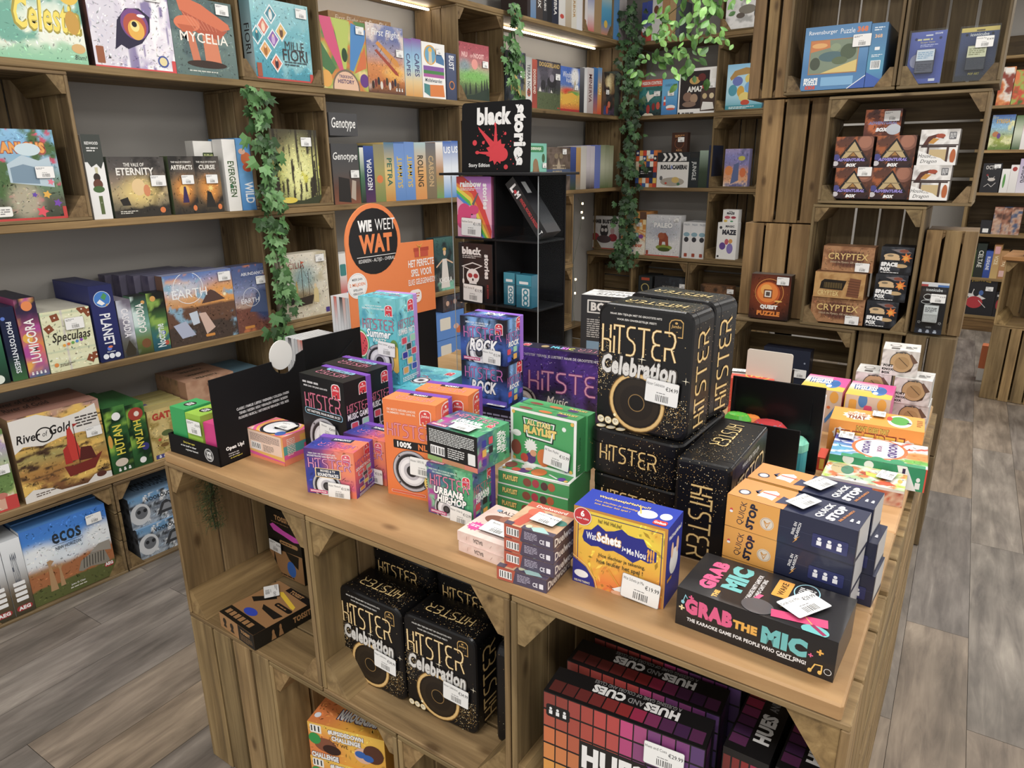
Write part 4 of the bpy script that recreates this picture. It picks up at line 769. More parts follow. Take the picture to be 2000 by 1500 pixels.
urRu=(urL,[('t','#fff','URBAN&',.66,.6,.14,.6,{'b':.04,'a':90}),('t','#fff','HIP-HOP',.8,.55,.14,.6,{'b':.04,'a':90})]+[('rr',c,x,y,x+.12,y+.2,.15) for x,y,c in ((.14,.64,'#3a3aa0'),(.34,.66,'#e0485a'),(.14,.38,'#eab24a'),(.34,.4,'#2a2a30'),(.14,.12,'#5a3aa0'),(.34,.14,'#3a8a6a'))])
box('urban1','green and purple urban-music box standing upright under its twin',faces=dict(F=urF,R=urR,T=urT),base='#3f8a74',st=[stick2(.76,.13,'€12.99','Hitster: Urban &',.05,a=-3)],kids=box_lid('#5a3d9a'))
p=PL['urban2']; PL['urban2']=(p[0],p[1],PL['urban1'][2]+PL['urban1'][5],p[3],p[4],p[5],p[6],0)
box('urban2','green urban-music box lying on its back on top of its twin, black side forward',faces=dict(F=urB,R=urRu,T=urT),base='#3f8a74',st=[('T',.62,.2,'€12.99','Hitster: Urban &',.05,0)])
# --- pink box beside the tray
pkT=([('n',3,5,'#e8705e','#f0b64a','#e85a9a','#f2d9c8','#7a9ad0')],[('o','#e85a9a',.5,.55,.50,.06),('o','#f0b64a',.5,.55,.44,.05),('c','#2b2a2e',.52,.5,.36),('c','#e9e8ec',.52,.5,.3),('c','#2b2a2e',.52,.5,.1),('t','#fff','BINGO',.55,.72,.12,.4,{'b':.04,'oc':'#333'}),('c','#3f66b0',.8,.18,.1)])
pkF=([('g','#f0c05a','#e8a05a')],[('p','#e858a0',[(0,.0),(.0,.22),(1,.14),(1,.0)]),('p','#8ac27a',[(0,.26),(0,.12),(.5,.0),(0,.0)]),('r','#efd0bd',.0,.28,.95,.97),('txt','#7a6a6a',.06,.62,.9,.9,7),('rr','#f2efec',.07,.32,.36,.58,.06),('bars',.1,.36,.33,.54),('txt','#8a7a72',.42,.32,.72,.56,5),('r','#f08a62',0,0,1,.1)])
pkR=([('g','#f08a62','#ef8a70')],[('r','#e858a0',0,.2,1,.36),('r','#52a8a4',0,.36,1,.66),('txt','#f8e4d8',.12,.3,.4,.9,10),('rr','#e9b04a',.58,.68,.78,.9,.1),('rr','#d8487a',.7,.4,.86,.56,.1),('r','#f08a62',0,0,1,.16)])
box('pink','small pink and coral music box lying flat beside the black tray',faces=dict(F=pkF,T=pkT,R=pkR),base='#ee8a6c',st=[('T',.66,.55,'','',.05,0)])
# --- turquoise summer boxes
suL=[('g','#49b4c6','#5cc3cf','#6cc6cc'),('m','#8fdde4',7,2,.62,.03),('m','#3f9fb8',5,9,.64,.08)]
suF=(suL,[('t','#e6f5f4','NIEUW JOUW ZOMERSE',.4,.90,.02,.5,{'b':.02}),('t','#e6f5f4','NUMMERS VOOR EEN FEEST',.4,.87,.02,.6,{'b':.02}),('ele',.8,.86,.18),hit_title('#e4667e','#3d7f92',.69,.82,asp=1.0),
  ('e','#cf3e48',.0,.44,.2,.15),('e','#4fae62',.0,.44,.23,.17),('e','#e8f0d8',.0,.44,.205,.155),('e','#d9454f',.0,.44,.19,.14)]+[('e','#3a2024',.06+.04*(i%3),.36+.03*i,.012,.009) for i in range(6)]+
  [('t','#fff','Summer',.5,.585,.10,.66,{'b':.03,'sh':.3,'oc':'#4a8f9c'}),('t','#f4f6f0','PARTY',.53,.505,.045,.4,{'b':.02}),('e','#6f9a4a',.9,.46,.1,.07),('e','#efc24a',.93,.3,.13,.16),('spkr',.5,.26,.38)])
suR=side_art(suL,'#e4667e','SUMMER PARTY','#3d7f92')
suT=(suL,[('H','#e4667e',.5,.5,.7,dict(glow='#3d7f92',y=.8,a=180)),('t','#fff','Summer',.5,.76,.2,.4,{'b':.03,'sh':.3,'a':180})])
box('summer','turquoise summer-party music box with melon and loudspeaker, standing upright',faces=dict(F=suF,R=suR,T=suT),base='#5cbccb',st=[stick2(.72,.42,'€24.99','Hitster: Summer',.05,a=-4)],kids=box_lid('#b58ad0'))
x,y,z=PL['summer'][:3]
lieT=(suL,[('H','#e4667e',.4,.5,.6,dict(glow='#3d7f92',y=1.0)),('ele',.86,.8,.09),('e','#efc24a',.3,.25,.1,.1),('spkr',.7,.4,.12)])
box('suml','turquoise summer-party music box lying flat beneath the upright one',faces=dict(T=lieT),base='#5cbccb',pl=(-1.19,1.090,.975,.22,.19,.0745,.16,0))
box('hitl','black and purple music box lying under the turquoise boxes',faces=dict(T=(G('#1a1530'),[('H','#b06ad0',.6,.35,.6,dict(glow='#3a2a6a',y=1.0)),('t','#e8e8f0','MUSIC GAME',.6,.15,.06,.5,{'b':.03})]),R=(G('#5a3a9c'),[])),base='#3a2a70',pl=(-1.165,1.090,.905,.24,.2,.0695,.16,0))
# --- rock boxes
roL=[('g','#1b2d6a','#3a62b8','#22203c','#121018'),('b','#7fb4f0',.3,.95,.12,.5,.8),('b','#7fb4f0',.62,.95,.12,.5,.8),('m','#0d0d16',4,5,.62,.08)]
roF=(roL,[('t','#eceef6','MEER DAN 150 GEWELDIGE',.38,.88,.035,.55,{'b':.02}),('t','#eceef6','ROCKNUMMERS',.42,.83,.035,.34,{'b':.02}),('ele',.86,.80,.15),hit_title('#e77fb0','#5a2f8a',.66,.82,asp=.95),('spkr',.42,.22,.3),('t','#fff','ROCK',.52,.40,.28,.62,{'b':.04,'sh':.2,'oc':'#20305c'}),('r','#c8407c',.07,.04,.44,.11),('t','#fff','EXPANSION PACK',.255,.075,.035,.34,{'b':.03})])
roF2=(roL,[hit_title('#e77fb0','#5a2f8a',.74,.82,asp=.95),('t','#fff','ROCK',.5,.42,.30,.56,{'b':.04,'sh':.2,'oc':'#20305c'}),('r','#6a55c0',0,0,1,.14)])
roR=(roL,[('ele',.76,.86,.3),('H','#e77fb0',.45,.6,.8,dict(glow='#5a2f8a',y=1.4)),('t','#fff','ROCK',.45,.46,.12,.6,{'b':.04,'sh':.2})]+[('rr',c,x,y,x+.2,y+.12,.15) for x,y,c in ((.08,.24,'#e0485a'),(.08,.08,'#3a5ae0'),(.42,.26,'#9fd8b8'),(.42,.1,'#eab24a'),(.74,.2,'#7a4ac0'))])
roT=(roL,[('H','#b078e0',.5,.3,.7,dict(glow='#3a2a6a',y=.8,a=180)),('t','#fff','ROCK',.5,.66,.3,.4,{'b':.04,'a':180})])
box('rock1','blue and black rock-music box on top of the stack before the card tower',faces=dict(F=roF,R=roR,T=roT),base='#1a1830',st=[stick2(.72,.18,'€12.99','Hitster: Rock',.05,a=-2)],kids=box_lid('#9a6ad8'))
p=PL['rock1']; PL['rock2']=(p[0]-.002,p[1]+.004,1.0085,.125,.075,.1005,p[6]+.03,0)
box('rock2','blue and black rock-music box, middle one of the stack before the card tower',faces=dict(F=roF2,R=roR),base='#1a1830')
PL['rock3']=(p[0]+.035,p[1]-.006,.905,.135,.105,.1025,p[6]+.05,0)
box('rock3','dark rock-music box lying at the bottom of its stack, small squares on its side',faces=dict(F=(G('#17151f'),[('txt','#8a8aa0',.1,.4,.9,.9,6)]),R=(roL,[('t','#fff','ROCK',.68,.5,.3,.6,{'b':.04,'a':70}),('rr','#3a5ae0',.12,.3,.28,.6,.15),('rr','#e0485a',.36,.4,.52,.7,.15)]),T=(roL,[('t','#fff','ROCK',.4,.3,.3,.4,{'b':.04,'sh':.2})])),base='#17151f',st=[('T',.5,.2,'€12.99','',.05,0)])
# --- big purple music bingo box
muL=[('g','#15121f','#241a3c','#3a2560','#2a1b48'),('m','#5a3a9a',3,6,.58,.1),('b','#6a4ab8',.08,.8,.25,.3,.8),('b','#3a5a3a',.42,.2,.15,.2,.8)]
muF=(muL,[('spk',['#c9a6f4','#9a7ae0','#ffffff'],90,.0016,[(.2,.75,.2,.15,2),(.6,.7,.4,.2,1)]),('t','#f1eef6',"ROEP 'HITSTER' TERWIJL JE LUISTERT NAAR DE GROOTSTE HITS ALLER TIJDEN",.5,.905,.045,.92,{'b':.02}),('spkr',.10,.28,.13),('H','#f3b3d0',.53,.58,.74,dict(glow='#8a3f8e',y=.85)),('t','#f4f4f6','Music',.42,.33,.12,.2,{'b':.01,'sh':.3})]+
  [('t',c,ch,x,.17,.17,.1,{'b':.05,'oc':'#1a1430'}) for ch,c,x in (('B','#6fd8c8',.30),('I','#f0b64a',.37),('N','#e858a0',.44),('G','#6aa8f0',.52),('O','#c8e05a',.61))]+[('c','#7a6a50',.56,.0,.04)])
muT=(G('#221a33'),[('ele',.1,.5,.06),('c','#b9a070',.27,.5,.035),('t','#6fd8f0','MU',.38,.5,.4,.1,{'b':.04}),('t','#e07ae8','SI',.45,.5,.4,.06,{'b':.04}),('t','#d8e05a','C',.51,.5,.4,.05,{'b':.04}),('H','#d9879b',.75,.5,.35,dict(y=.8,a=180))])
box('music','wide purple music-bingo box with neon lettering and a loudspeaker',faces=dict(F=muF,T=muT),base='#1d1730',m=M_WRAP)
# --- dark grey building-quiz box
bwF=(G('#3b3b3e'),[('rr','#eceae6',.08,.80,.9,.95,.06),('rr','#3b3b3e',.1,.815,.88,.935,.06),('t','#f2f0ec','BOUWHITS',.49,.875,.1,.74,{'b':.05}),('txt','#c9c7c4',.08,.52,.9,.74,9),('r','#86a8c4',.08,.2,.9,.48),('e','#d98a3a',.2,.3,.13,.09),('e','#b86a2a',.32,.27,.1,.07),('r','#8a8f86',.45,.22,.7,.46),('e','#b9c24a',.6,.25,.12,.06),('txt','#c9c7c4',.08,.05,.9,.16,5)])
box('bwh','dark grey box with white top and photo strip, behind the tall black tins',faces=dict(F=bwF,T=([('n',9,4,'#e9e8e6','#f4f3f1','#bfbfbf')],[('t','#8d8d8f','BOUWHITS',.5,.35,.3,.7,{'b':.05,'a':180}),('txt','#9a9a9a',.1,.6,.9,.9,3)])),base='#3b3b3e')
# --- black and gold tins
GOLD=['#d8ab5a','#f0d79a','#8a6a34','#c69a50','#fff0c8']; GL='#ecd08a'; GD='#6a4c1e'
def gold_sp(x,y,r):
    return [('c','#4a3518',x,y,r*1.04),('c','#c79a52',x,y,r),('c','#e2bd78',x,y,r*.97),('c','#7a5826',x,y,r*.88),('c','#1d1712',x,y,r*.86),('c','#2c231a',x,y,r*.8),('c','#241c16',x,y,r*.6),('o','#8f7040',x,y,r*.3,.012),('c','#171310',x,y,r*.27),('c','#fff1c0',x-r*.78,y-r*.45,r*.05)]
tinF=([],[('spk',GOLD,900,.0011,[(.8,.22,.14,.09,4),(.08,.5,.06,.1,2),(.5,.5,.5,.4,.5),(.35,.3,.2,.15,.6)]),('t','#e9e6e0','MAAK EEN TIJDLIJN MET DE GROOTSTE HITS',.41,.925,.02,.62,{'b':.015}),('t','#e9e6e0','VOOR EEN ONVERGETELIJK FEEST!',.42,.885,.02,.5,{'b':.015}),('ele',.83,.875,.125,'#17130f','#c89f58','#c89f58'),
  ('H','#c99a50',.45,.725,.78,dict(**{'in':'#f7e4b0'},y=1.35))]+gold_sp(.46,.245,.30)+[('t','#dcdad6','Celebration',.46,.525,.155,.80,{'b':.045,'sh':.12,'oc':'#4c4742','ow':.03})]+
  [('star','#fff4d8',x,y,r,4,.12) for x,y,r in ((.5,.60,.05),(.96,.49,.04),(.78,.47,.035),(.06,.47,.03))]+[('nb',[('c','#cbb070',.07+.085*i,.055,.04),('c','#efe6cc',.07+.085*i,.055,.034),('txt','#8a7a4a',.05+.085*i,.045,.09+.085*i,.068,2)]) for i in range(3)])
SPB=('spk',GOLD,420,.0010,[(.75,.35,.2,.3,3),(.5,.5,.5,.5,1)])
tinR=([],[('spk',GOLD,260,.0009,[(.6,.75,.25,.15,1.5),(.75,.12,.2,.1,3),(.5,.5,.4,.4,.5)]),('H','#b98c48',.5,.47,.74,dict(**{'in':GL},a=90,y=.95))])
tinT=([],[SPB,('H','#b98c48',.5,.45,.62,dict(**{'in':'#f7e4a0'},y=.8,a=180))])
tinL=([],[SPB])
tin=dict(F=tinF,R=tinR,T=tinT,L=tinL)
cs=[('F',.735,.375,'€34.99','Hitster Celebration',.062,-3)]
kw=dict(base='#0f0e10',m=M_TIN,name='game_tin',cat='tin')
box('tin1','tall black and gold tin with a price sticker, standing on the lying tins',faces=tin,key='tin_up',tin=.02,st=cs,**kw)
box('tin2','tall black and gold tin directly behind the stickered one on the tin stack',faces=tin,key='tin_up',tin=.02,**kw)
# lying tins: end face forward
def lie_faces(top=True): return dict(F=([],[SPB,('H','#b98c48',.45,.52,.62,dict(**{'in':GL},y=1.0))]),R=([],[('spk',GOLD,300,.001,[(.4,.5,.4,.3,1)]),('H','#8c6c38',.5,.5,.5,dict(y=.8))]),
   T=([],[('spk',GOLD,300,.0011,[(.7,.3,.25,.2,1)])]+gold_sp(.5,.35,.36)+[('nb',[('c','#cbb070',.1+.11*i,.055,.05),('c','#efe6cc',.1+.11*i,.055,.042)]) for i in range(3)]))
def lying(pid,label):
    x,y,z,w,d,h,yw,t=PL[pid]
    if 'lie' not in _mesh:
        # same tin laid on its back: rounded outline seen from above
        mb=MB(); b=hx('#0f0e10'); W_,D_,H_=.18,.228,.091
        def ring(zz,ins):
            r=.02; X=W_/2-ins; Y0=ins; Y1=D_-ins
            P=arc(X-r,Y1-r,r,r,7,0,pi/2)+arc(-X+r,Y1-r,r,r,7,pi/2,pi)+arc(-X+r,Y0+r,r,r,7,pi,1.5*pi)+arc(X-r,Y0+r,r,r,7,1.5*pi,2*pi)
            return [(px,py,zz) for px,py in P]
        prof=[(0,.008),(.003,.003),(.007,.0006),(.062,.0006),(.0625,.0018),(.065,.0018),(.0655,0),(.086,0),(.0895,.002),(.091,.006)]
        V=[];F=[]
        for zz,i in prof: q=ring(zz,i); n=len(q); V+=q
        for k in range(len(prof)-1):
            for i in range(n): F.append((k*n+i,k*n+(i+1)%n,(k+1)*n+(i+1)%n,(k+1)*n+i))
        F.append(tuple(range(n))[::-1]); F.append(tuple(range((len(prof)-1)*n,len(prof)*n)))
        mb.add(V,F,b)
        for fc,art in lie_faces().items():
            oo,u,v,fw,fh=FACES[fc](W_,D_,H_); f=Face(mb,oo,u,v,fw,fh)
            for op in art[1]: f.k=min(f.k+1,45); f.op(op)
        _mesh['lie']=mb.mesh('game_tin',M_TIN)
    o=link('game_tin',_mesh['lie']); place(o,x,y,z,yw,0,d); tag(o,label,'tin'); return o
p=PL['lie1']; lying('lie1','black and gold tin lying flat right under the two tall tins')
PL['lie0']=(p[0]+.002,p[1]+.006,.905,p[3],p[4],p[5],p[6]-.01,0); lying('lie0','lowest black and gold tin lying on the table, behind the yellow drawing box')
# tin on its long side, logo running down its narrow end
p=PL['tinv']
sideF=dict(F=([],[('spk',GOLD,260,.001,[(.5,.8,.3,.12,3),(.5,.5,.5,.4,.6)]),('H','#b98c48',.5,.40,.72,dict(**{'in':GL},a=-90,y=1.05))]),T=([],[('spk',GOLD,320,.001,[(.45,.3,.3,.2,3),(.5,.5,.4,.4,.6)]),('H','#b98c48',.45,.62,.5,dict(**{'in':'#f7e4a0'},a=-90,y=.9))]),
  R=([],[('spk',GOLD,400,.0011,[(.6,.3,.3,.2,1)]),('t','#e9e6e0','MAAK EEN TIJDLIJN',.5,.88,.06,.5,{}),('H','#c99a50',.5,.62,.8,dict(**{'in':'#f7e4b0'},y=1.2))]))
box('tinv','black and gold tin standing on its side right of the yellow drawing box',faces=sideF,pl=(p[0],p[1],p[2],.092,.228,.18,p[6],0),tin=.006,**kw)
# --- cream and pink card boxes
bzT=([('n',6,2,'#eccfc4','#f0d8ce','#e6c4b8')],[('t','#3a3030','BALZAI',.45,.84,.09,.5,{'b':.01,'sh':-.2}),('e','#8c5a48',.38,.58,.26,.13),('e','#a8705a',.5,.66,.12,.1),('e','#e09070',.8,.45,.2,.2),('star','#e0489a',.18,.25,.16,12,.75),('txt','#fff',.08,.22,.28,.3,2),('e','#8ab0d0',.2,.85,.05,.04)])
bzF=([('n',6,2,'#e9c8bc','#efd4c8','#e4bfb2')],[('t','#3a3030','BALZAI',.45,.5,.4,.2,{'b':.01,'sh':-.2,'a':180}),('l','#8a6a60',[(.2,.3),(.21,.7)],.004),('l','#8a6a60',[(.7,.3),(.74,.6)],.004)])
p=PL['balzai']
for i,(lab,st) in enumerate([('lower pale pink card-game box of the pair at the table edge',[]),('upper pale pink card-game box with a brown bear, at the table edge',[('T',.62,.32,'€15.99','Balzai',.06,0)])]):
    box('balz%d'%i,lab,faces=dict(F=bzF,T=bzT,L=bzF),base='#e8c8bc',key='balz',pl=(p[0]-.004*i,p[1]+.003*i,.905+.0185*i,.10,.117,.0183,p[6]+.02*i,0),st=st)
dwT=([('n',4,9,'#c9a27c','#d6b08a','#c08a68')],[('r','#c8553c',0,.8,1,1),('t','#f4e6dc','Duelwoord',.5,.88,.1,.8,{'b':.02}),('p','#c9553f',[(.2,.75),(.45,.7),(.3,.05),(.1,.05)]),('e','#d8674c',.3,.65,.16,.14),('e','#5a4a6a',.55,.62,.1,.1),('e','#4a8a7c',.86,.5,.14,.1),('r','#54495e',.35,.0,1,.12),('r','#54495e',.0,.0,.16,.12),('c','#cfd2b0',.45,.12,.06),('p','#a8d0cc',[(.5,.1),(.7,.2),(.9,.04),(.6,.0)])])
dwF=([('g','#54495e')],[('p','#b9543c',[(0,0),(.33,0),(.38,1),(0,1)]),('rr','#f1efec',.05,.2,.31,.8,.05),('bars',.07,.26,.29,.74),('txt','#b9b0c4',.42,.25,.68,.85,5),('t','#efeaf2','CE',.78,.4,.34,.1,{'b':.03}),('rr','#efeaf2',.86,.22,.94,.6,.1)])
dwR=([('gh','#54495e','#6a5240','#54495e')],[('t','#f4ece4','Duelwoord',.5,.45,.62,.9,{'b':.03})])
p=PL['duel']
labs=['lowest dark grey card-game box of the stack of four, pushed out to the front','second dark grey card-game box from the bottom of the stack of four','third dark grey card-game box from the bottom of the stack of four','top card-game box of the grey stack, tan cover with an orange fox']
for i in range(4):
    box('dw%d'%i,labs[i],faces=dict(F=dwF,T=dwT,R=dwR),base='#54495e',key='dw',m=M_WRAP,pl=(p[0]-(.006 if i==0 else 0)-.001*i,p[1]-(.012 if i==0 else 0)+.001*i,.905+.0236*i,p[3],p[4],.0233,p[6]-.015*i,0),st=[('T',.62,.42,'€14.99','Duelwoord',.045,-4)] if i==3 else [])
# --- yellow and blue drawing box
wsL=[('g','#ee6f33','#f0a52e','#f3cf2c','#f3d32e'),('m','#f0b92c',7,3,.6,.1)]
blob=[(.10,.62),(.12,.72),(.2,.74),(.27,.83),(.36,.77),(.45,.80),(.53,.85),(.6,.8),(.68,.79),(.76,.8),(.8,.72),(.9,.68),(.9,.56),(.82,.52),(.74,.54),(.66,.47),(.56,.52),(.45,.55),(.36,.52),(.28,.55),(.2,.53),(.12,.57)]
wsF=(wsL,[('r','#c98a3a',0,0,.03,1),('r','#c98a3a',.97,0,1,1),('r','#c98a3a',0,.97,1,1),('l','#3c3470',[(.05,.3),(.05,.93),(.95,.93),(.95,.08)],.008),('p','#2b2f8c',blob),('t','#fff','Wat',.20,.66,.09,.11,{'b':.02}),('t','#fff','Schets',.395,.675,.12,.26,{'b':.05,'oc':'#d8a03a'}),('t','#fff','Je',.56,.61,.06,.05,{'b':.02}),('t','#fff','Me',.63,.60,.075,.075,{'b':.02}),('t','#fff','Nou',.735,.60,.09,.11,{'b':.02}),('t','#f0a83c','?!!',.84,.62,.16,.08,{'b':.06}),
  ('t','#4a4a30','Hoe slechter je tekening,',.54,.44,.06,.5,{'b':.01}),('t','#4a4a30','hoe leuker het spel !',.52,.36,.07,.5,{'b':.01}),('t','#5a5030','ha! Ha! Ha! ha!',.4,.88,.05,.25,{'b':.01}),('c','#c93038',.1,.885,.1),('o','#f0e8e8',.1,.885,.1,.008),('t','#fff','6',.1,.92,.08,.08,{'b':.04}),('t','#fff','speler editie',.1,.855,.03,.14,{'b':.02}),
  ('p','#2b2f8c',[(0,0),(.26,0),(.24,.1),(.15,.24),(0,.33)]),('l','#f0c070',[(.28,0),(.25,.12),(.16,.26),(0,.36)],.012),('e','#f2f2f2',.1,.13,.08,.05),('t','#f2e8c8','NIEUWE THEMA\'S',.11,.03,.03,.18,{'b':.02}),('l','#e0a02c',[(.4,.3),(.55,.08)],.012),('p','#f4f4f2',[(.45,.06),(.6,.16),(.7,.02),(.6,-.0)]),('e','#e8b08a',.52,.02,.08,.03),('rr','#d8392f',.80,.01,.95,.085,.3),('t','#fff','Goliath',.875,.04,.05,.13,{'b':.03}),('e','#f2f2f0',.8,.2,.06,.05),('r','#e0a02c',.9,.14,.98,.17)])
wsT=(G('#2d43b4'),[('t','#f6d48a','WatSchetsJeMeNou?!',.42,.7,.14,.62,{'b':.03,'oc':'#1c2a78'}),('t','#f0c050','Hoe slechter je tekening,',.38,.45,.1,.5,{'b':.01}),('t','#f0c050','hoe leuker het spel !',.36,.3,.1,.46,{'b':.01}),('e','#f4f4f2',.72,.42,.1,.2),('e','#f0f0ee',.9,.5,.06,.16),('l','#f0b83c',[(.6,.7),(.66,.36)],.015),('rr','#d8392f',.82,.06,.96,.28,.3),('t','#fff','Goliath',.89,.17,.1,.12,{'b':.03})])
wsR=(G('#27369a'),[('t','#fff','WatSchetsJeMeNou?!',.5,.85,.07,.84,{'b':.02}),('e','#f0f0ee',.5,.5,.28,.16),('e','#f0c8a8',.35,.66,.08,.1),('e','#f0c8a8',.7,.66,.08,.1),('r','#e0a02c',.1,.3,.4,.34)])
box('wats','yellow and blue drawing-game box with a red round badge, at the table front',faces=dict(F=wsF,T=wsT,R=wsR),base='#27369a',st=[('F',.765,.17,'€19.99','Wat Schets je Me',.062,-4)])
# --- black karaoke box
gmF=(G('#1c1a1c'),[('t','#e85a8c','GRAB',.22,.6,.42,.32,{'b':.07}),('t','#f0b040','THE',.46,.56,.22,.18,{'b':.07}),('t','#6cc0c0','MIC',.70,.56,.44,.28,{'b':.08}),('t','#f4f2f2',"THE KARAOKE GAME FOR PEOPLE WHO CAN'T SING!",.46,.24,.10,.76,{'b':.03}),('r','#f4f2f2',.67,.165,.77,.185),('t','#f0b040','+',.91,.62,.14,.05,{'b':.04}),('t','#e85a8c','+',.86,.48,.1,.04,{'b':.04}),('t','#e85a8c','+',.1,.84,.12,.04,{'b':.04}),('t','#f0d9a0','+',.04,.5,.14,.04,{'b':.04}),('l','#8fd0e0',[(.045,.66),(.06,.86),(.075,.78)],.006),('e','#8fd0e0',.045,.66,.012,.05),('l','#f0c05a',[(.87,.12),(.89,.3),(.93,.32),(.93,.14)],.008),('e','#f0c05a',.865,.12,.012,.05),('e','#f0c05a',.922,.14,.012,.05),('o','#d8d8d8',.965,.22,.022,.004)])
gmT=(G('#242224'),[('t','#e85a8c','GRAB',.15,.52,.11,.85,{'b':.07,'a':90}),('t','#f0b040','THE',.235,.13,.035,.24,{'b':.07,'a':90}),('t','#6cc0c0','MIC',.30,.6,.14,.75,{'b':.08,'a':90}),('t','#f0eeee','THE KARAOKE PARTY GAME FOR',.42,.5,.03,.7,{'b':.02,'a':90}),('t','#f0eeee',"PEOPLE WHO CAN'T SING",.46,.48,.03,.6,{'b':.02,'a':90}),('rr','#f0a83c',.53,.5,.63,.9,.1),('t','#5a3a10','WAKE',.58,.7,.04,.3,{'b':.03,'a':90}),('e','#9fd8e8',.72,.78,.08,.2),('e','#242224',.72,.78,.073,.18),('txt','#e8e8e8',.67,.68,.77,.88,5),('p','#e85a8c',[(.42,.1),(.45,.1),(.50,.42),(.47,.42)]),('e','#5a585c',.5,.16,.1,.16),('p','#e0487c',[(.58,.2),(.9,.34),(.92,.18),(.6,.05)]),('l','#f0c05a',[(.62,.3),(.7,.42),(.86,.1)],.006),('e','#6cc0c0',.86,.06,.08,.10),('p','#a02a5a',[(.82,.14),(.84,.17),(.93,.04),(.91,.01)])])
box('grab','black karaoke box with pink, yellow and teal lettering, lying at the front right corner',faces=dict(F=gmF,T=gmT),base='#1c1a1c',m=M_WRAP,st=[('T',.74,.46,'€29.99','Grab the Mic',.062,62)])
# --- orange and navy stop boxes
qsF=(G('#252a44'),[('r','#e9a544',0,0,.43,1),('t','#1d2138','QUICK',.135,.52,.058,.76,{'b':.0,'a':82,'fill':1}),('t','#1d2138','STOP',.215,.50,.066,.82,{'b':.06,'a':82,'fill':1}),('c','#e2d6c4',.34,.42,.055),('o','#b89a70',.34,.42,.05,.004),('l','#d8973a',[(.315,.5),(.34,.3),(.365,.5),(.34,.42),(.315,.5)],.008),('e','#d84a4a',.045,.56,.012,.04),('e','#f4f4f4',.045,.5,.014,.04),('t','#f2f2f4','SNEL EN',.55,.55,.022,.5,{'b':.02,'a':80}),('t','#f2f2f4','HILARISCH',.58,.5,.022,.6,{'b':.02,'a':80}),('p','#e9a544',[(.55,.1),(.585,.24),(.575,.24),(.6,.36),(.56,.22),(.57,.22)]),('rr','#2e3468',.69,.18,.95,.58,.1),('icons','#f0f0f4',.71,.26,.93,.5,3),('l','#5a6080',[(.43,.5),(1,.5)],.0012)])
qsT=(G('#2a2f4c'),[('r','#e9933f',0,0,.45,1),('e','#3a3a4a',.1,.3,.05,.14),('e','#dcdce0',.1,.3,.035,.1),('p','#3a4060',[(.16,.5),(.2,.66),(.19,.4),(.24,.45)]),('p','#f6f2ee',[(.2,.3),(.22,.62),(.3,.75),(.34,.66),(.33,.25),(.28,.3)]),('r','#d8644c',.22,.5,.36,.56),('p','#2e3356',[(.36,.2),(.38,.6),(.45,.52),(.45,.28)]),('t','#f6f4f2','QUICK',.715,.5,.06,.78,{'b':.04,'a':82,'fill':1}),('t','#f6f4f2','STOP',.80,.5,.07,.80,{'b':.07,'a':82,'fill':1}),('t','#e9933f','SNEL EN HILARISCH',.87,.5,.02,.7,{'b':.02,'a':80}),('icons','#e8e8ee',.9,.3,.99,.44,2)])
qsR=([('g','#c9c7c6')],[('r','#252a44',.0,0,.1,1),('r','#252a44',.1,0,1,.12)])
p=PL['qs1']
labs=[['orange and navy box at the bottom of the front column beside the karaoke box','orange and navy box in the middle of the front column behind the karaoke box','orange and navy box on top of the front column, price sticker on its lid'],
      ['orange and navy box at the bottom of the back column, jutting out toward the aisle','orange and navy box in the middle of the back column','orange and navy box on top of the back column, next to the art-book box']]
for r_ in range(2):
    for i in range(3):
        dx=(.016 if (r_==1 and i==0) else .012 if (r_==1 and i==1) else 0)
        box('qs',labs[r_][i],faces=dict(F=qsF,T=qsT,R=qsR),base='#252a44',key='qs',m=M_WRAP,pl=(p[0]+dx+.004*r_,p[1]+.0745*r_-(.002*i if r_==0 else 0),.905+.0535*i,.187,.07,.0525,p[6]+.02*(1-i)*(1 if r_==0 else .5),0),st=[('T',.545,.5,'€19.95','Quick Stop',.046,72)] if i==2 else [])
# --- green playlist boxes
plL=[('g','#3f9a58','#4aa862','#56b06c'),('m','#3a8f52',5,4,.62,.1)]
plF=(plL,[('r','#f1f2ee',0,0,1,.05),('r','#f1f2ee',0,.95,1,1),('r','#f1f2ee',0,0,.04,1),('r','#f1f2ee',.96,0,1,1),('r','#4aa862',.04,.05,.96,.95),('p','#1f3a2a',[(.18,.88),(.7,.86),(.66,.48),(.24,.5)]),('p','#f0f0ec',[(.2,.86),(.68,.84),(.64,.5),(.26,.52)]),('p','#43a05c',[(.22,.84),(.66,.82),(.62,.53),(.28,.55)]),('t','#f0d88a','ALL STARS',.44,.79,.10,.36,{'b':.07,'oc':'#233a2a'}),('t','#f0d070','PLAYLIST',.46,.66,.15,.5,{'b':.08,'oc':'#233a2a'}),('c','#e9f2ea',.82,.8,.03),('star','#f0f2ec',.32,.36,.11,14,.7),('e','#f0f2ec',.1,.55,.07,.06),('e','#8a4a3a',.09,.28,.08,.14),('e','#5a3a7a',.32,.14,.08,.1),('e','#e0a27a',.36,.24,.05,.06),('e','#d87838',.52,.2,.1,.16),('e','#c84a3a',.22,.12,.06,.08),('e','#6a3aa0',.86,.12,.05,.08),('l','#e9e9e6',[(.66,.2),(.8,.1)],.025)]+[('c','#e8b84a',x,y,.025) for x,y in ((.05,.93),(.94,.92),(.06,.08),(.93,.07))])
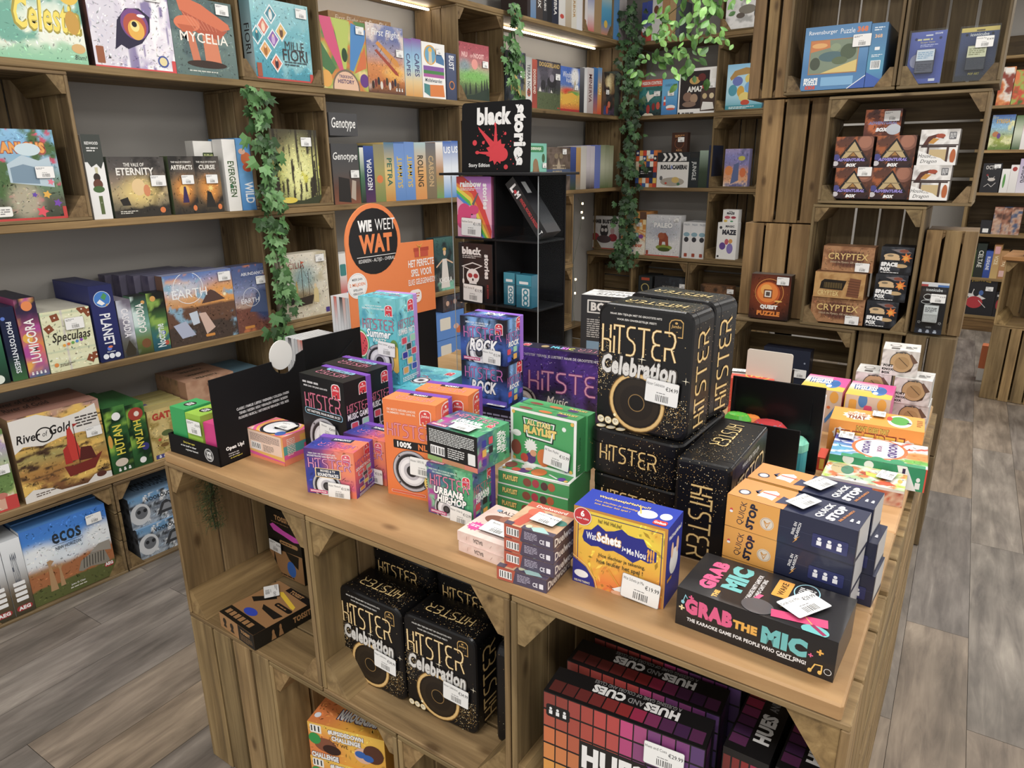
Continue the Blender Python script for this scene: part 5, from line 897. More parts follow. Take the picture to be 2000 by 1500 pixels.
plS=(G('#45a05c'),[('r','#eef0ea',0,.9,1,1),('e','#8a4a3a',.42,.45,.06,.3),('e','#b03a4a',.54,.5,.05,.3),('e','#5a3a3a',.66,.45,.05,.3),('e','#b9603a',.76,.5,.05,.3),('t','#f0d070','PLAYLIST',.18,.5,.4,.22,{'b':.06,'oc':'#233a2a'})])
plT=(plL,[('e','#8a4a3a',.2,.3,.1,.2),('e','#d87838',.5,.3,.1,.2),('e','#5a3a7a',.75,.3,.08,.2),('t','#f0d070','PLAYLIST',.8,.6,.25,.3,{'b':.06,'oc':'#233a2a'})])
p=PL['playst']
for i,lab in enumerate(['lowest green playlist box lying in the stack beside the tins','middle green playlist box lying in the stack beside the tins','topmost lying green playlist box, under the upright one']):
    box('plst%d'%i,lab,faces=dict(F=plS,T=plF,R=(G('#45a05c'),[])),base='#45a05c',key='plst',pl=(p[0]+.002*i,p[1],.905+.0284*i,.152,.095,.028,p[6]+.01*i,0))
p=PL['play1']
box('play1','green playlist box standing upright on its lying copies, price sticker on the front',faces=dict(F=plF,T=plT,R=(G('#3f9a58'),[('t','#2a5a3a','PLAYLIST',.4,.55,.16,.6,{'b':.02,'a':-90}),('txt','#d8e8d8',.2,.08,.5,.2,3)])),base='#45a05c',pl=(p[0],p[1],.9905,.148,.03,.112,p[6],0),st=[('F',.73,.27,'€15.99','All Stars Playlist',.057,-6)])
box('play2','second green playlist box standing upright behind the stickered one',faces=dict(T=plT,R=(G('#3f9a58'),[])),base='#45a05c',pl=(p[0]+.004,p[1]+.032,.9905,.148,.028,.1125,p[6],0))
# --- right-hand end of the table
fkF=([('n',9,3,'#d8d6d2','#c4c1bc','#e4e2de','#9c9994')],[('c','#3a3836',.55,.55,.33),('c','#b99a6a',.55,.55,.31),('c','#a8895a',.56,.52,.2),('p','#6a5040',[(.72,.86),(.78,.9),(.98,.6),(.86,.52)]),('p','#4a3828',[(.7,.2),(.86,.42),(.82,.24),(.66,.14)]),('l','#5a4630',[(.45,.72),(.72,.42)],.02),('r','#dedcd8',.0,.0,.34,.4),('t','#141414','FORT',.2,.38,.10,.36,{'b':.06}),('t','#141414','KNOX',.2,.24,.10,.36,{'b':.06}),('t','#141414','BOX',.16,.10,.10,.28,{'b':.06}),('txt','#5a5856',.35,.88,.75,.95,1)])
fkT=([('n',9,6,'#dcdad6','#c8c5c0','#e8e6e2')],[('e','#8a8580',.32,.6,.16,.2),('e','#cfccc8',.32,.62,.12,.14),('r','#5a5450',.22,.12,.45,.3),('txt','#4a4846',.6,.3,.9,.6,3)])
fk=dict(F=fkF,T=fkT,R=([('n',9,8,'#c9c7c3','#b8b5b0','#dcdad6')],[]))
K=dict(faces=fk,base='#c4c1bc',key='fk',cat='puzzle box')
box('fk1','grey engraved puzzle box on top of its pyramid at the far end of the table',**K)
box('fk2','grey engraved puzzle box at the aisle side of the second layer',**K)
box('fk3','grey engraved puzzle box at the wall side of the second layer',**K)
p=PL['fk2']; box('fk4','grey engraved puzzle box at the bottom of the aisle-side column',pl=(p[0]+.002,p[1]+.003,.905)+p[3:],**K)
p=PL['fk3']; box('fk5','grey engraved puzzle box at the bottom of the wall-side column',pl=(p[0]+.002,p[1]+.003,.905)+p[3:],**K)
wiT=([('g','#f0c43c','#f0c43c','#f4f0ea','#e8509c')],[('p','#e8509c',[(.62,.5),(.6,1),(1,1),(1,.3),(.8,.35)]),('e','#3f80c8',.68,.48,.17,.3),('e','#2f6ab0',.75,.5,.1,.2),('e','#f2f2ee',.62,.3,.06,.1),('p','#4a88d0',[(.1,.75),(.5,.68),(.6,.4),(.2,.5)]),('t','#f6f4ee','WISLESS',.38,.58,.3,.5,{'b':.06,'sh':.2,'oc':'#2f5a9a'})])
wiF=([('g','#d8c3b0')],[('rr','#e9a83c',.1,.55,.27,.9,.3),('e','#4a88c8',.4,.9,.1,.16),('rr','#e8507c',.44,.4,.62,.8,.3),('e','#e9a83c',.82,.85,.1,.14),('p','#4a88c8',[(.68,.2),(.95,.62),(.88,.66),(.66,.3)]),('p','#4a88c8',[(.2,.1),(.35,.5),(.42,.2)]),('c','#b0506a',.95,.2,.05),('c','#b0506a',.08,.3,.03),('c','#e0743c',.72,.6,.04),('r','#f0c43c',0,0,.02,1)])
box('w1','yellow, blue and pink box with splashed lettering, nearer the grey puzzle boxes',faces=dict(T=wiT,F=wiF,R=(G('#e070a4'),[])),base='#e8b04a',key='wi')
box('w0','yellow, blue and pink box with splashed lettering, behind the black tray panel',faces=dict(T=wiT,F=wiF,R=(G('#e070a4'),[])),base='#e8b04a',key='wi')
miT=(G('#f6a436'),[('star','#f6e9d0',.28,.5,.17,11,.8),('t','#c86a20','DON\'T GUESS',.28,.62,.2,.22,{'b':.04}),('t','#8a3a1a','THAT',.28,.38,.26,.2,{'b':.05}),('e','#f6f2ea',.74,.5,.13,.42),('e','#4fa83c',.74,.54,.1,.3),('e','#d8402e',.63,.62,.03,.16),('c','#2a2a2a',.84,.45,.025),('txt','#b06a1a',.92,.3,.98,.8,4)])
miF=(G('#f29a34'),[('t','#e0c040','DON\'T GUESS THAT',.47,.84,.16,.34,{'b':.04,'oc':'#7a3a18'}),('star','#f4eadc',.12,.62,.08,8,.8),('star','#f4eadc',.85,.5,.09,8,.8),('t','#f0b82e','MINE TURTLE',.45,.5,.42,.72,{'b':.09,'oc':'#8a2a1c'}),('rr','#f4efe8',.84,.05,.97,.22,.4),('t','#8a3a2a','kaito',.905,.13,.1,.1,{'b':.02})])
box('mine','orange party box lying flat, green turtle on its lid, at the aisle edge',faces=dict(T=miT,F=miF,R=(G('#ee8e28'),[])),base='#f29a34',st=[('T',.51,.72,'€18.99','',.04,90)])
noT=([('d','#f0f2f2',.5,.5,1,1.1),('d','#e8543c',.5,.45,16,.5),('b','#4a5ab0',.05,.6,.25,.4,.3),('b','#5aa8d0',.0,.25,.3,.3,.4),('d','#f2f2f0',.5,.45,16,.25),('b','#ef8a3c',.95,.45,.2,.2,.3),('b','#6ab84a',.9,.22,.2,.1,.3)],[('e','#e8743c',.5,.55,.30,.44),('e','#f4f4f2',.5,.56,.26,.40),('t','#4a3a80','WOORD',.36,.56,.085,.62,{'b':.06,'a':-90}),('t','#7a3a7a','VOOR',.5,.56,.055,.36,{'b':.05,'a':-90}),('t','#4a3a80','NOORD',.64,.56,.10,.66,{'b':.06,'a':-90}),('r','#2f9a68',.12,0,.98,.12),('c','#2f9a68',.3,.12,.07),('c','#2f9a68',.5,.1,.07),('c','#2f9a68',.7,.12,.07)])
noF=(G('#2f9a6a'),[('c','#f0f4f0',.2,.9,.06),('c','#f0f4f0',.42,.8,.05),('t','#f4f6f4','DIT IS EEN WOORD SPEL',.5,.55,.3,.5,{'b':.04}),('p','#f4f6f4',[(.7,1),(.8,1),(.92,0),(.78,0)]),('r','#3a2a50',.76,.1,.79,.9),('icons','#f4f6f4',.88,.1,.98,.6,1),('r','#e8543c',.985,0,1,1)])
box('noord','white, green and red word-game box lying over the aisle edge of the table',faces=dict(T=noT,F=noF,R=(G('#e4503a'),[])),base='#2f9a6a',st=[('T',.12,.86,'€24.99','',.045,90)])
shT=([('g','#e9e4d8'),('m','#a8c8a0',4,7,.58,.1),('m','#d8743c',5,9,.6,.05),('m','#b9d44a',4,12,.62,.06)],[('e','#c9b484',.2,.62,.13,.32),('e','#4a8468',.28,.6,.08,.26),('t','#3a3a2a','Sherry Games',.18,.7,.1,.2,{'sh':.2}),('p','#b0442c',[(.42,.6),(.55,.72),(.6,.6),(.5,.5)]),('p','#c8d84a',[(.5,.7),(.75,.6),(.7,.4),(.52,.5)]),('p','#d8542c',[(.6,.2),(.8,.35),(.9,.2),(.7,.1)]),('e','#e8b040',.93,.5,.03,.1)])
shF=([('n',6,4,'#d86a3c','#c84a2c','#e8c8a8','#b0402c')],[('r','#efe8de',0,.85,1,1)])
box('shaf','flat illustrated box in green, white and orange with a cream banner, at the aisle edge',faces=dict(T=shT,F=shF,R=(G('#d8d2c8'),[])),base='#d8cfc0',st=[('T',.76,.6,'€27.99','',.045,80)])
reT=(G('#e2503c'),[('r','#f2ece4',.0,.55,.38,1),('e','#f0c040',.62,.5,.3,.4),('e','#d8402e',.62,.5,.26,.34),('t','#f0c040','POP',.62,.5,.34,.34,{'b':.06})])
box('red','small red box with a yellow oval, behind the black tray panel',faces=dict(T=reT,R=(G('#d84a36'),[])),base='#d84a36',st=[('T',.18,.76,'€9.99','',.04,0)])
box('purp','dark violet box under the flat illustrated box, only its front edge showing',faces=dict(F=(G('#3a2a6a'),[('txt','#b0a0d8',.1,.3,.6,.8,2),('icons','#f0e0a0',.62,.2,.95,.8,4)])),base='#3a2a6a',pl=(-.262,1.385,.905,.15,.04,.03,.09,0))
box('redy','narrow red and yellow box standing beside the black tray panel',faces=dict(F=(G('#e04a30'),[('r','#f2c23c',.4,.1,.9,.9)]),R=(G('#e04a30'),[])),base='#e04a30',pl=(-.312,1.53,.905,.018,.06,.03,.1,0))
box('clr','white and blue box in clear film standing behind the tray panel',faces=dict(F=([('n',5,3,'#e9e9ec','#c9d0e4','#f4f4f4','#6a84c0')],[('t','#3a4a8a','QUIZ',.5,.8,.1,.7,{'b':.04})])),base='#dfe2ea',m=M_WRAP,pl=(-.372,1.60,.905,.07,.05,.135,.1,0))
# ------------------------------------------------------------------ black counter tray with coloured card boxes
def part(name,mb,m,parent): return link(name,mb.mesh(name,m),parent)
BK=hx('#131214')
p=PL['open']; tw,td,th=p[3],p[4],p[5]
e=empty('display_tray',(p[0],p[1],.905),p[6]); tag(e,'black cardboard counter tray with a tall side panel, at the left end of the table','display tray')
mb=MB(); mb.box(-tw/2,tw/2,0,td,0,.003,BK); part('base',mb,M_MATT,e)
mb=MB(); mb.box(-tw/2,tw/2,0,.003,.003,th*.8,BK)
f=Face(mb,(-tw/2,0,0),(1,0,0),(0,0,1),tw,th)
for op in [('t','#e8d84a','Zet je hart open',.42,.62,.10,.4,{'b':.02}),('t','#f0f0f0','en leer jezelf en elkaar',.4,.47,.10,.5,{'b':.02}),('t','#f0f0f0','nog beter kennen!',.46,.32,.10,.4,{'b':.02}),('o','#e8e8e8',.80,.38,.085,.006),('o','#e8e8e8',.80,.38,.072,.004),('t','#f0f0f0','OPEN',.80,.46,.15,.09,{'b':.05}),('t','#f0f0f0','VRAGEN',.80,.30,.15,.1,{'b':.05})]: f.k+=1; f.op(op)
part('front_lip',mb,M_MATT,e)
mb=MB(); mb.box(-tw/2,-tw/2+.003,.003,td,.003,th*.8,BK); mb.box(-tw/2+.003,tw/2-.004,td-.003,td,.003,.10,BK); part('back_lip',mb,M_MATT,e)
mb=MB(); H=.204; X=tw/2
pts=[(0,0),(td,0),(td,.212)]+[(td*.77+.038*cos(t),.205+.038*sin(t)) for t in [0,-.4,-.8,-1.2,-1.57,-2.0,-2.4,-2.8,-pi]]+[(0,H)]
mb.prism(pts,0,X-.003,X,BK)
f=Face(mb,(X,0,0),(0,1,0),(0,0,1),td,.212)
for op in [('t','#d8d8da','CLASSIC / FAMILIE / LIEFDE / VRIENDEN / COLLEGA / PASEN',.5,.565,.03,.56,{'b':.03}),('t','#d8d8da','TIENER / REIZEN / KIDS / VERHALEN / DIEREN / BOEKEN',.5,.515,.03,.52,{'b':.03}),('t','#d8d8da','FILOSOFIE / MUSICAL / HISTORISCHE VERHALEN / VEEL MEER',.5,.465,.03,.54,{'b':.03}),('t','#f2f2f2','Open Up!',.16,.17,.055,.2,{'b':.05}),('t','#e0e0e0','Praktische tips',.14,.11,.02,.14,{'b':.02}),('t','#e0e0e0','vind alle vragen',.14,.085,.02,.14,{'b':.02}),('t','#e8d84a','op openvragen.nl',.16,.06,.02,.17,{'b':.02})]: f.k+=1; f.op(op)
part('side_panel',mb,M_MATT,e)
mb=MB(); mb.prism(arc(td*.77,.212,.034,.036,24),0,X-.012,X-.0095,hx('#e9e7e2')); part('round_flap',mb,M_PAPER,e)
TRW=Matrix.Translation((p[0],p[1],.905))@Matrix.Rotation(p[6],4,'Z')
def cardbox(lab,c,c2,x,y,z,w,d,h,st=None):
    q=TRW@Vector((x,y,z))
    F=([('g',c)],[('r',c2,0,.34,1,.36),('t','#f4f4f2','OPEN',.3,.25,.08,.3,{'b':.04}),('t','#f4f4f2','VRAGEN',.3,.15,.08,.36,{'b':.04})])
    T=([('g',c)],[('c','#161616',.5,.5,.26),('t','#f2f2f2','OPEN',.5,.56,.12,.3,{'b':.04}),('t','#f2f2f2','VRAGEN',.5,.43,.12,.32,{'b':.04})])
    box('ob',lab,'card box',faces=dict(F=F,T=T,R=([('g',c)],[('txt',c2,.1,.1,.9,.5,6)])),base=c,name='card_box',key='ob'+c,pl=(q.x,q.y,q.z,w,d,h,p[6],0),group='coloured card boxes in the counter tray',st=st)
cw=.055
cardbox('emerald green card box at the outer corner of the black tray','#2fa65a','#1f7a40',-tw/2+.034,.010,.0035,cw,.07,.108)
cardbox('lime green card box beside the emerald one in the black tray','#9ccb3a','#74a020',-tw/2+.094,.008,.0035,cw,.07,.104,st=[('F',.62,.72,'€10.95','',.05,0)])
cardbox('magenta card box partly behind the tall side panel of the black tray','#d83a86','#a82062',-tw/2+.151,.012,.0035,cw,.07,.090)
cardbox('orange card box at the back of the black tray','#ee7a32','#b85518',-tw/2+.090,.125,.0035,cw,.07,.108)
cardbox('light blue card box at the back of the black tray by the panel','#a8d4ee','#6a9ac0',-tw/2+.148,.090,.0035,cw,.07,.106)
# ------------------------------------------------------------------ orange sign with its tray of thin card boxes
e=empty('display_stand',(-1.44,1.05,.905)); tag(e,'orange and black cardboard display sign with a big round black logo','display')
mb=MB(); OR=hx('#ee8340'); zc=1.355-.905; yc=1.305-1.05
cp=arc(yc,zc,.0985,.099,30,-.25,pi+.25)
pts=[(.485,.230),(.485,.435),(yc+.094,.437)]+cp[1:-1]+[(.158,.30),(.158,.230)]
mb.prism(pts,0,-.004,0,OR)
f=Face(mb,(0,0,0),(0,1,0),(0,0,1),1,1)
def E(c,y,z,r): f.k+=1; f.op(('c',c,y,z,r))
E('#161517',yc,zc,.087)
for op in [('t','#f4f3f1','WIE',.226,.492,.030,.048,{'b':.06}),('t','#f4f3f1','WEET',.298,.493,.030,.072,{}),('t','#ee8340','WAT',.262,.445,.050,.118,{'b':.05}),('r','#f4f3f1',.192,.411,.332,.4125),('t','#f0efed','IEDEREEN - ALTIJD - OVERAL',.262,.400,.012,.13,{}),('c','#f2f1ef',.187,.34,.034),('o','#c8c8c8',.187,.34,.031,.001),('t','#ee8340','2 MILJOEN',.187,.342,.011,.056,{'b':.02}),('t','#55565a','MEER DAN',.187,.357,.006,.035,{'b':.01}),('t','#55565a','SPELLEN',.187,.329,.006,.035,{'b':.01}),('t','#55565a','VERKOCHT!',.187,.319,.006,.035,{'b':.01}),
  ('t','#f6f0ea','HET PERFECTE',.43,.375,.021,.105,{'b':.03}),('t','#f6f0ea','SPEL VOOR',.43,.348,.021,.085,{'b':.03}),('t','#f6f0ea','ELKE GELEGENHEID!',.43,.322,.017,.11,{'b':.02}),('r','#c8503a',.405,.392,.46,.416),('r','#b8442e',.402,.408,.463,.418),('l','#f0b04a',[(.425,.392),(.425,.418),(.415,.428),(.425,.42),(.436,.428),(.426,.418)],.004),
  ('rr','#f4efe9',.375,.262,.425,.30,.4),('txt','#c86a4a',.382,.27,.418,.292,3)]: f.k+=1; f.op(op)
part('header_panel',mb,M_CARD,e)
mb=MB(); mb.box(-.005,-.0008,.0,.485,.0,.2295,BK); part('back_board',mb,M_MATT,e)
mb=MB(); mb.prism([(0,0),(.158,0),(.158,.20),(.0,.09)],0,-.0005,.0035,BK)
f=Face(mb,(.0035,0,0),(0,1,0),(0,0,1),.158,.2)
for op in [('o','#e8793a',.78,.34,.14,.02),('o','#e8793a',.34,.20,.14,.02),('l','#e8793a',[(.34,.2),(.5,.42),(.72,.42),(.78,.34)],.02),('l','#e8793a',[(.5,.42),(.56,.56)],.02),('e','#e9d9cf',.82,.62,.07,.08),('l','#e0c8ba',[(.82,.7),(.88,.8)],.05),('e','#e8793a',.12,.36,.12,.07),('c','#e9b9a9',.45,.56,.04)]: f.k+=1; f.op(op)
part('side_wall',mb,M_MATT,e)
mb=MB(); mb.box(-.215,-.005,.0,.40,.0,.06,BK); part('tray_floor',mb,M_MATT,e)
cds=['#d8d9dc','#2a2a2e','#e0e0e2','#c4c6ca','#e2a79a','#d86a5a','#e4e4e6','#b9bcc2','#dadbe0','#8a8d92']
def cd(lab,x,y,z,w,d,h,c,face=None):
    F=([('g',c,'#e4e4e6','#d2d3d6',c)],[('txt','#8a8a90',.2,.1,.8,.5,12)])
    o=box('cd',lab,'card game',faces=dict(F=F,R=face or ([('g','#141315')],[])),base='#d9d9dc',name='card_case',key=('cd'+c+('x' if face else '')+str(int(h*1000))),m=M_WRAP,pl=(x,y,z,w,d,h,0,0),group='thin card cases in the orange sign tray')
cdF=(G('#151416'),[('t','#f2f2f2','WIE',.3,.8,.16,.3,{'b':.03}),('t','#3f8a3a','WAT',.5,.52,.25,.7,{'b':.05})])
for i in range(9): cd('thin silver-edged card case in the front row of the orange sign tray',-1.652+i*.0137,1.15,.967,.0128,.115,.127,cds[i%10],cdF if i==8 else None)
for i in range(9): cd('thin silver-edged card case in the raised back row of the orange sign tray',-1.587+i*.0122,1.268,.967,.0128,.115,.232,cds[(i*3+2)%10])
# ------------------------------------------------------------------ black and acrylic card tower
tx,ty=-1.262,1.60
e=empty('display_tower',(tx,ty,.905)); tag(e,'black card-game tower with clear sides and a splattered sign on top','display tower')
mb=MB(); mb.box(-.15,.15,.135,.14,0,.615,BK); mb.box(-.003,.003,.004,.135,0,.612,BK); part('back_panel',mb,M_MATT,e)
for i,z in enumerate((.0,.245,.435)):
    mb=MB(); mb.box(-.15,.15,0,.134,z,z+.006,hx('#1d1d1f'),ch=.001); part('shelf',mb,M_MATT,e)
mb=MB(); mb.box(-.178,.178,-.03,.165,.615,.622,hx('#222224'),ch=.001); part('top_plate',mb,M_MATT,e)
for sx in (-1,1):
    mb=MB(); mb.box(sx*.154-.0015,sx*.154+.0015,-.003,.12,.01,.613,(.9,.92,.93)); part('acrylic_side',mb,M_ACR,e)
    mb=MB(); mb.box(sx*.154-.0012,sx*.154+.0012,-.0045,-.0032,.01,.613,hx('#aab2b4')); part('acrylic_edge',mb,M_CARD,e)
for z in (.251,.441):
    mb=MB(); mb.box(-.15,.15,-.004,-.001,z,z+.039,(.9,.92,.93)); part('acrylic_lip',mb,M_ACR,e)
# sign
mb=MB(); sw,sh=.232,.187
P=[(x,z) for x,z in arc(sw/2-.012,sh-.012,.012,.012,4,0,pi/2)]+arc(-sw/2+.012,sh-.012,.012,.012,4,pi/2,pi)+[(-sw/2,0),(sw/2,0)]
mb.prism(P,1,.0,.004,BK); f=Face(mb,(-sw/2,0,0),(1,0,0),(0,0,1),sw,sh); rs=random.Random(4)
ops=[('t','#ecebe9','black',.48,.80,.25,.50,{'b':.06,'fill':1}),('t','#ecebe9','stories',.855,.52,.17,.84,{'b':.06,'a':-90,'fill':1}),('star','#d83a44',.52,.3,.155,11,.72),('e','#d83a44',.52,.31,.115,.13),('e','#d83a44',.6,.26,.09,.1),('p','#d83a44',[(.48,.4),(.50,.68),(.515,.7),(.54,.4)]),('e','#d83a44',.5,.68,.013,.03),('p','#d83a44',[(.45,.34),(.26,.62),(.25,.66),(.5,.42)]),('e','#d83a44',.2,.43,.033,.04),('e','#d83a44',.33,.43,.02,.025),('e','#d83a44',.24,.29,.03,.025),('p','#d83a44',[(.25,.3),(.42,.3),(.42,.25),(.25,.28)]),('e','#d83a44',.665,.08,.03,.034),('e','#d83a44',.65,.55,.016,.022),('t','#ecebe9','Story Edition',.27,.10,.07,.42,{'b':.02})]
for i in range(26):
    a=rs.uniform(0,6.28); r=rs.uniform(.16,.33); ops.append(('e','#d83a44',.52+r*cos(a),.34+r*sin(a)*1.1,rs.uniform(.003,.009),rs.uniform(.004,.011)))
for op in ops: f.k=min(f.k+1,40); f.op(op)
s=part('sign',mb,M_MATT,e); s.location=(-.012,.02,.622); s.rotation_euler=(radians(-3),0,radians(3))
def cardgame(pid,lab,x,y,z,w,d,h,F,base,yaw=0,tilt=0,R=None,L=None,st=None,T=None):
    fc=dict(F=F); 
    if R: fc['R']=R
    if L: fc['L']=L
    if T: fc['T']=T
    return box(pid,lab,'card game',faces=fc,base=base,name='card_game_box',m=M_WRAP,pl=(tx+x,ty+y,.905+z,w,d,h,yaw,tilt),st=st)
rbF=([('g','#f2a7c4','#f0b7cc','#b56ad0')],[('p','#e0403c',[(0,1),(0,.9),(.45,.72),(.78,.3),(.98,0),(1,.12),(.8,.5),(.5,.86),(.2,1)]),('p','#f08a2c',[(0,.9),(0,.84),(.42,.66),(.72,.26),(.92,0),(.98,0),(.78,.3),(.45,.72)]),('p','#f2d83c',[(0,.84),(0,.78),(.38,.6),(.66,.22),(.86,0),(.92,0),(.72,.26),(.42,.66)]),('p','#5ac24a',[(0,.78),(0,.73),(.35,.55),(.6,.18),(.8,0),(.86,0),(.66,.22),(.38,.6)]),('p','#4a8ad8',[(0,.73),(0,.67),(.32,.5),(.55,.14),(.74,0),(.8,0),(.6,.18),(.35,.55)]),
  ('e','#e88ac0',.38,.36,.19,.17),('p','#e88ac0',[(.4,.44),(.56,.3),(.52,.2),(.36,.28)]),('e','#e0407c',.22,.4,.2,.16),('e','#e0407c',.12,.28,.14,.14),('e','#e0407c',.5,.46,.14,.08),('p','#6a6a70',[(.44,.55),(.62,.74),(.64,.73),(.5,.53)]),('e','#2a1a24',.44,.38,.03,.01),('t','#f6f2f4','rainbow',.42,.88,.11,.62,{'b':.05}),('txt','#f2e6ea',.12,.77,.7,.82,2),('t','#f6f2f4','stories',.84,.68,.14,.55,{'b':.05,'a':-90})])
cardgame('rb','rainbow-striped card game with a pink unicorn, middle shelf of the card tower',-.076,.003,.4415,.128,.06,.17,rbF,'#d06a9a',L=([('n',5,3,'#b03a5a','#e88ac0','#5a2a4a')],[('t','#f2f2f2','stories',.5,.5,.3,.8,{'b':.04,'a':90})]),st=[('F',.44,.17,'€11.95','Rainbow Stories',.075,-2)])
bsF=(G('#17161a'),[('t','#ecebe9','black',.40,.87,.13,.58,{'b':.06,'fill':1}),('txt','#c9c8c6',.12,.74,.68,.80,2),('t','#ecebe9','stories',.84,.62,.14,.62,{'b':.05,'a':-90}),('p','#ecebe9',[(.08,.6),(.42,.68),(.72,.63),(.4,.53)]),('p','#17161a',[(.14,.6),(.42,.66),(.66,.625),(.4,.55)]),('l','#ecebe9',[(.14,.58),(.13,.36)],.02),('e','#ecebe9',.13,.34,.03,.05),('e','#ecebe9',.42,.44,.19,.13),('r','#ecebe9',.31,.27,.53,.38),('e','#a83038',.34,.45,.07,.04),('e','#a83038',.51,.45,.07,.04),('e','#17161a',.42,.38,.025,.025),('l','#17161a',[(.32,.3),(.53,.3)],.02),('t','#b83038','XX EDITION',.86,.2,.05,.24,{'b':.02,'a':-90})])
cardgame('bs','black card game with a skull in a graduation cap, lower shelf of the card tower',-.076,.003,.2515,.128,.06,.172,bsF,'#17161a',L=(G('#17161a'),[('t','#d8d8d8','stories',.5,.5,.3,.8,{'b':.04,'a':90})]),st=[('F',.44,.15,'€11.95','Black Stories 50',.075,-2)])
lnF=(G('#1a191c'),[('t','#f0efee','L',.14,.5,.7,.1,{'b':.06}),('t','#f0efee','M',.26,.5,.55,.08,{'b':.06}),('e','#c8303c',.2,.45,.03,.14),('t','#c8383c','MINDER, MOORD & INDIZIEN',.60,.5,.34,.52,{'b':.03}),('t','#f0efee','T',.94,.5,.4,.04,{'b':.05})])
o=box('ln','narrow black card box leaning diagonally on the middle shelf of the card tower','card game',faces=dict(F=lnF,T=(G('#242327'),[('r','#d8d8d8',.1,.3,.3,.6)])),base='#1a191c',name='card_game_box',m=M_WRAP,pl=(0,0,0,.185,.07,.034,0,0))
o.matrix_world=Matrix.Translation((tx+.088,ty+.012,.905+.518))@Matrix.Rotation(radians(52),4,'Y')
tlF=([('g','#1f6a80','#2f8aa0')],[('r','#2a93ab',0,.66,1,1),('r','#17303a',0,.655,1,.665),('rr','#e8eef0',.2,.72,.8,.8,.2),('rr','#e4ecee',.38,.06,.88,.6,.15),('c','#2f8aa0',.63,.48,.18),('c','#e4ecee',.63,.48,.09),('c','#2f8aa0',.63,.31,.18),('c','#e4ecee',.63,.31,.09),('c','#2f8aa0',.63,.15,.18),('c','#e4ecee',.63,.15,.09)])
cardgame('tl1','teal flip-top card pack beside the partition of the card tower',.036,.02,.2515,.04,.028,.094,tlF,'#227088')
cardgame('tl2','teal flip-top card pack at the aisle side of the lower tower shelf',.098,.006,.2515,.052,.032,.094,tlF,'#227088')
# ------------------------------------------------------------------ right-hand black tray with card tins
hp=PL['thead']
e=empty('display_tray',(hp[0],hp[1]+.012,.905),hp[6]); tag(e,'glossy black counter tray with a blank back panel, holding small round-lidded tins','display tray')
mb=MB(); mb.box(-.096,.096,-.125,.004,0,.003,BK); part('base',mb,M_TIN,e)
mb=MB(); mb.box(-.096,.096,0,.004,.003,.193,BK,ch=.001); part('header_panel',mb,M_TIN,e)
mb=MB(); mb.box(-.086,.072,-.125,-.121,.003,.135,BK,ch=.001); part('front_wall',mb,M_TIN,e)
mb=MB(); mb.prism([(-.125,.003),(-.001,.003),(-.001,.19),(-.03,.10),(-.125,.05)],0,-.09,-.087,BK); part('side_wall',mb,M_TIN,e)
mb=MB(); mb.prism([(-.120,.003),(-.001,.003),(-.001,.185),(-.02,.12),(-.120,.06)],0,.0735,.0748,(.9,.92,.93)); part('clear_side',mb,M_ACR,e)
HM=Matrix.Translation((hp[0],hp[1]+.012,.905))@Matrix.Rotation(hp[6],4,'Z')
def small_tin(lab,x,y,z,n,r,h,body,lid,pat,ry=1.0):
    q=HM@Vector((x,y,z)); t=empty('card_tin',q,hp[6]); tag(t,lab,'tin')
    o=arc(0,0,r,r*ry,n); mb=MB(); mb.prism(o,2,0,h*.72,hx(body)); part('body',mb,M_TIN,t)
    mb=MB(); mb.prism([(a*1.03,b*1.03) for a,b in o],2,h*.70,h*.9,hx(lid)); P2=[(a*1.03,b*1.03) for a,b in o]; 
    V=[(a,b,h*.9) for a,b in P2]+[(a*.75,b*.75,h*.98) for a,b in o]+[(0,0,h)]; m=len(P2)
    F=[(i,(i+1)%m,m+(i+1)%m,m+i) for i in range(m)]+[(m+i,m+(i+1)%m,2*m) for i in range(m)]
    mb.add(V,F,hx(lid))
    for k in range(0,m,2): mb.add([(P2[k][0]*.98,P2[k][1]*.98,h*.903),(P2[(k+1)%m][0]*.98,P2[(k+1)%m][1]*.98,h*.903),(o[(k+1)%m][0]*.7,o[(k+1)%m][1]*.7,h*.986),(o[k][0]*.7,o[k][1]*.7,h*.986)],[(0,1,2,3)],hx(pat))
    part('lid',mb,M_TIN,t)
small_tin('red and blue oval-lidded tin in the glossy black tray',.0,-.058,.003,24,.036,.118,'#1c1a1c','#c8383c','#4a9ac0',.85)
small_tin('teal eight-sided tin with a striped lid in the glossy black tray',.048,-.036,.003,8,.031,.085,'#3fa3a8','#7fd0b4','#d8e87a')
small_tin('lime green oval-lidded tin at the wall end of the glossy black tray',-.066,-.055,.003,24,.028,.125,'#2a2a2c','#5ac23a','#d8c23a',.7)
small_tin('orange oval-lidded tin beside the lime one in the glossy black tray',-.045,-.028,.003,24,.024,.115,'#2a2a2c','#e8862c','#f0b04a',.7)
e=empty('sign_holder',(-.508,1.755,.905),.03); tag(e,'blank cream card sign on a black stand behind the glossy black tray','sign')
mb=MB(); w,h=.112,.078
mb.prism([(x,z+.112) for x,z in arc(w/2-.006,h-.006,.006,.006,4,0,pi/2)+arc(-w/2+.006,h-.006,.006,.006,4,pi/2,pi)+arc(-w/2+.006,.006,.006,.006,4,pi,1.5*pi)+arc(w/2-.006,.006,.006,.006,4,1.5*pi,2*pi)],1,0,.003,hx('#d9d3c8')); part('card',mb,M_PAPER,e)
mb=MB(); mb.box(-.05,.06,.004,.012,0,.15,BK); mb.box(-.055,.065,-.02,.05,0,.006,BK); part('stand',mb,M_MATT,e)
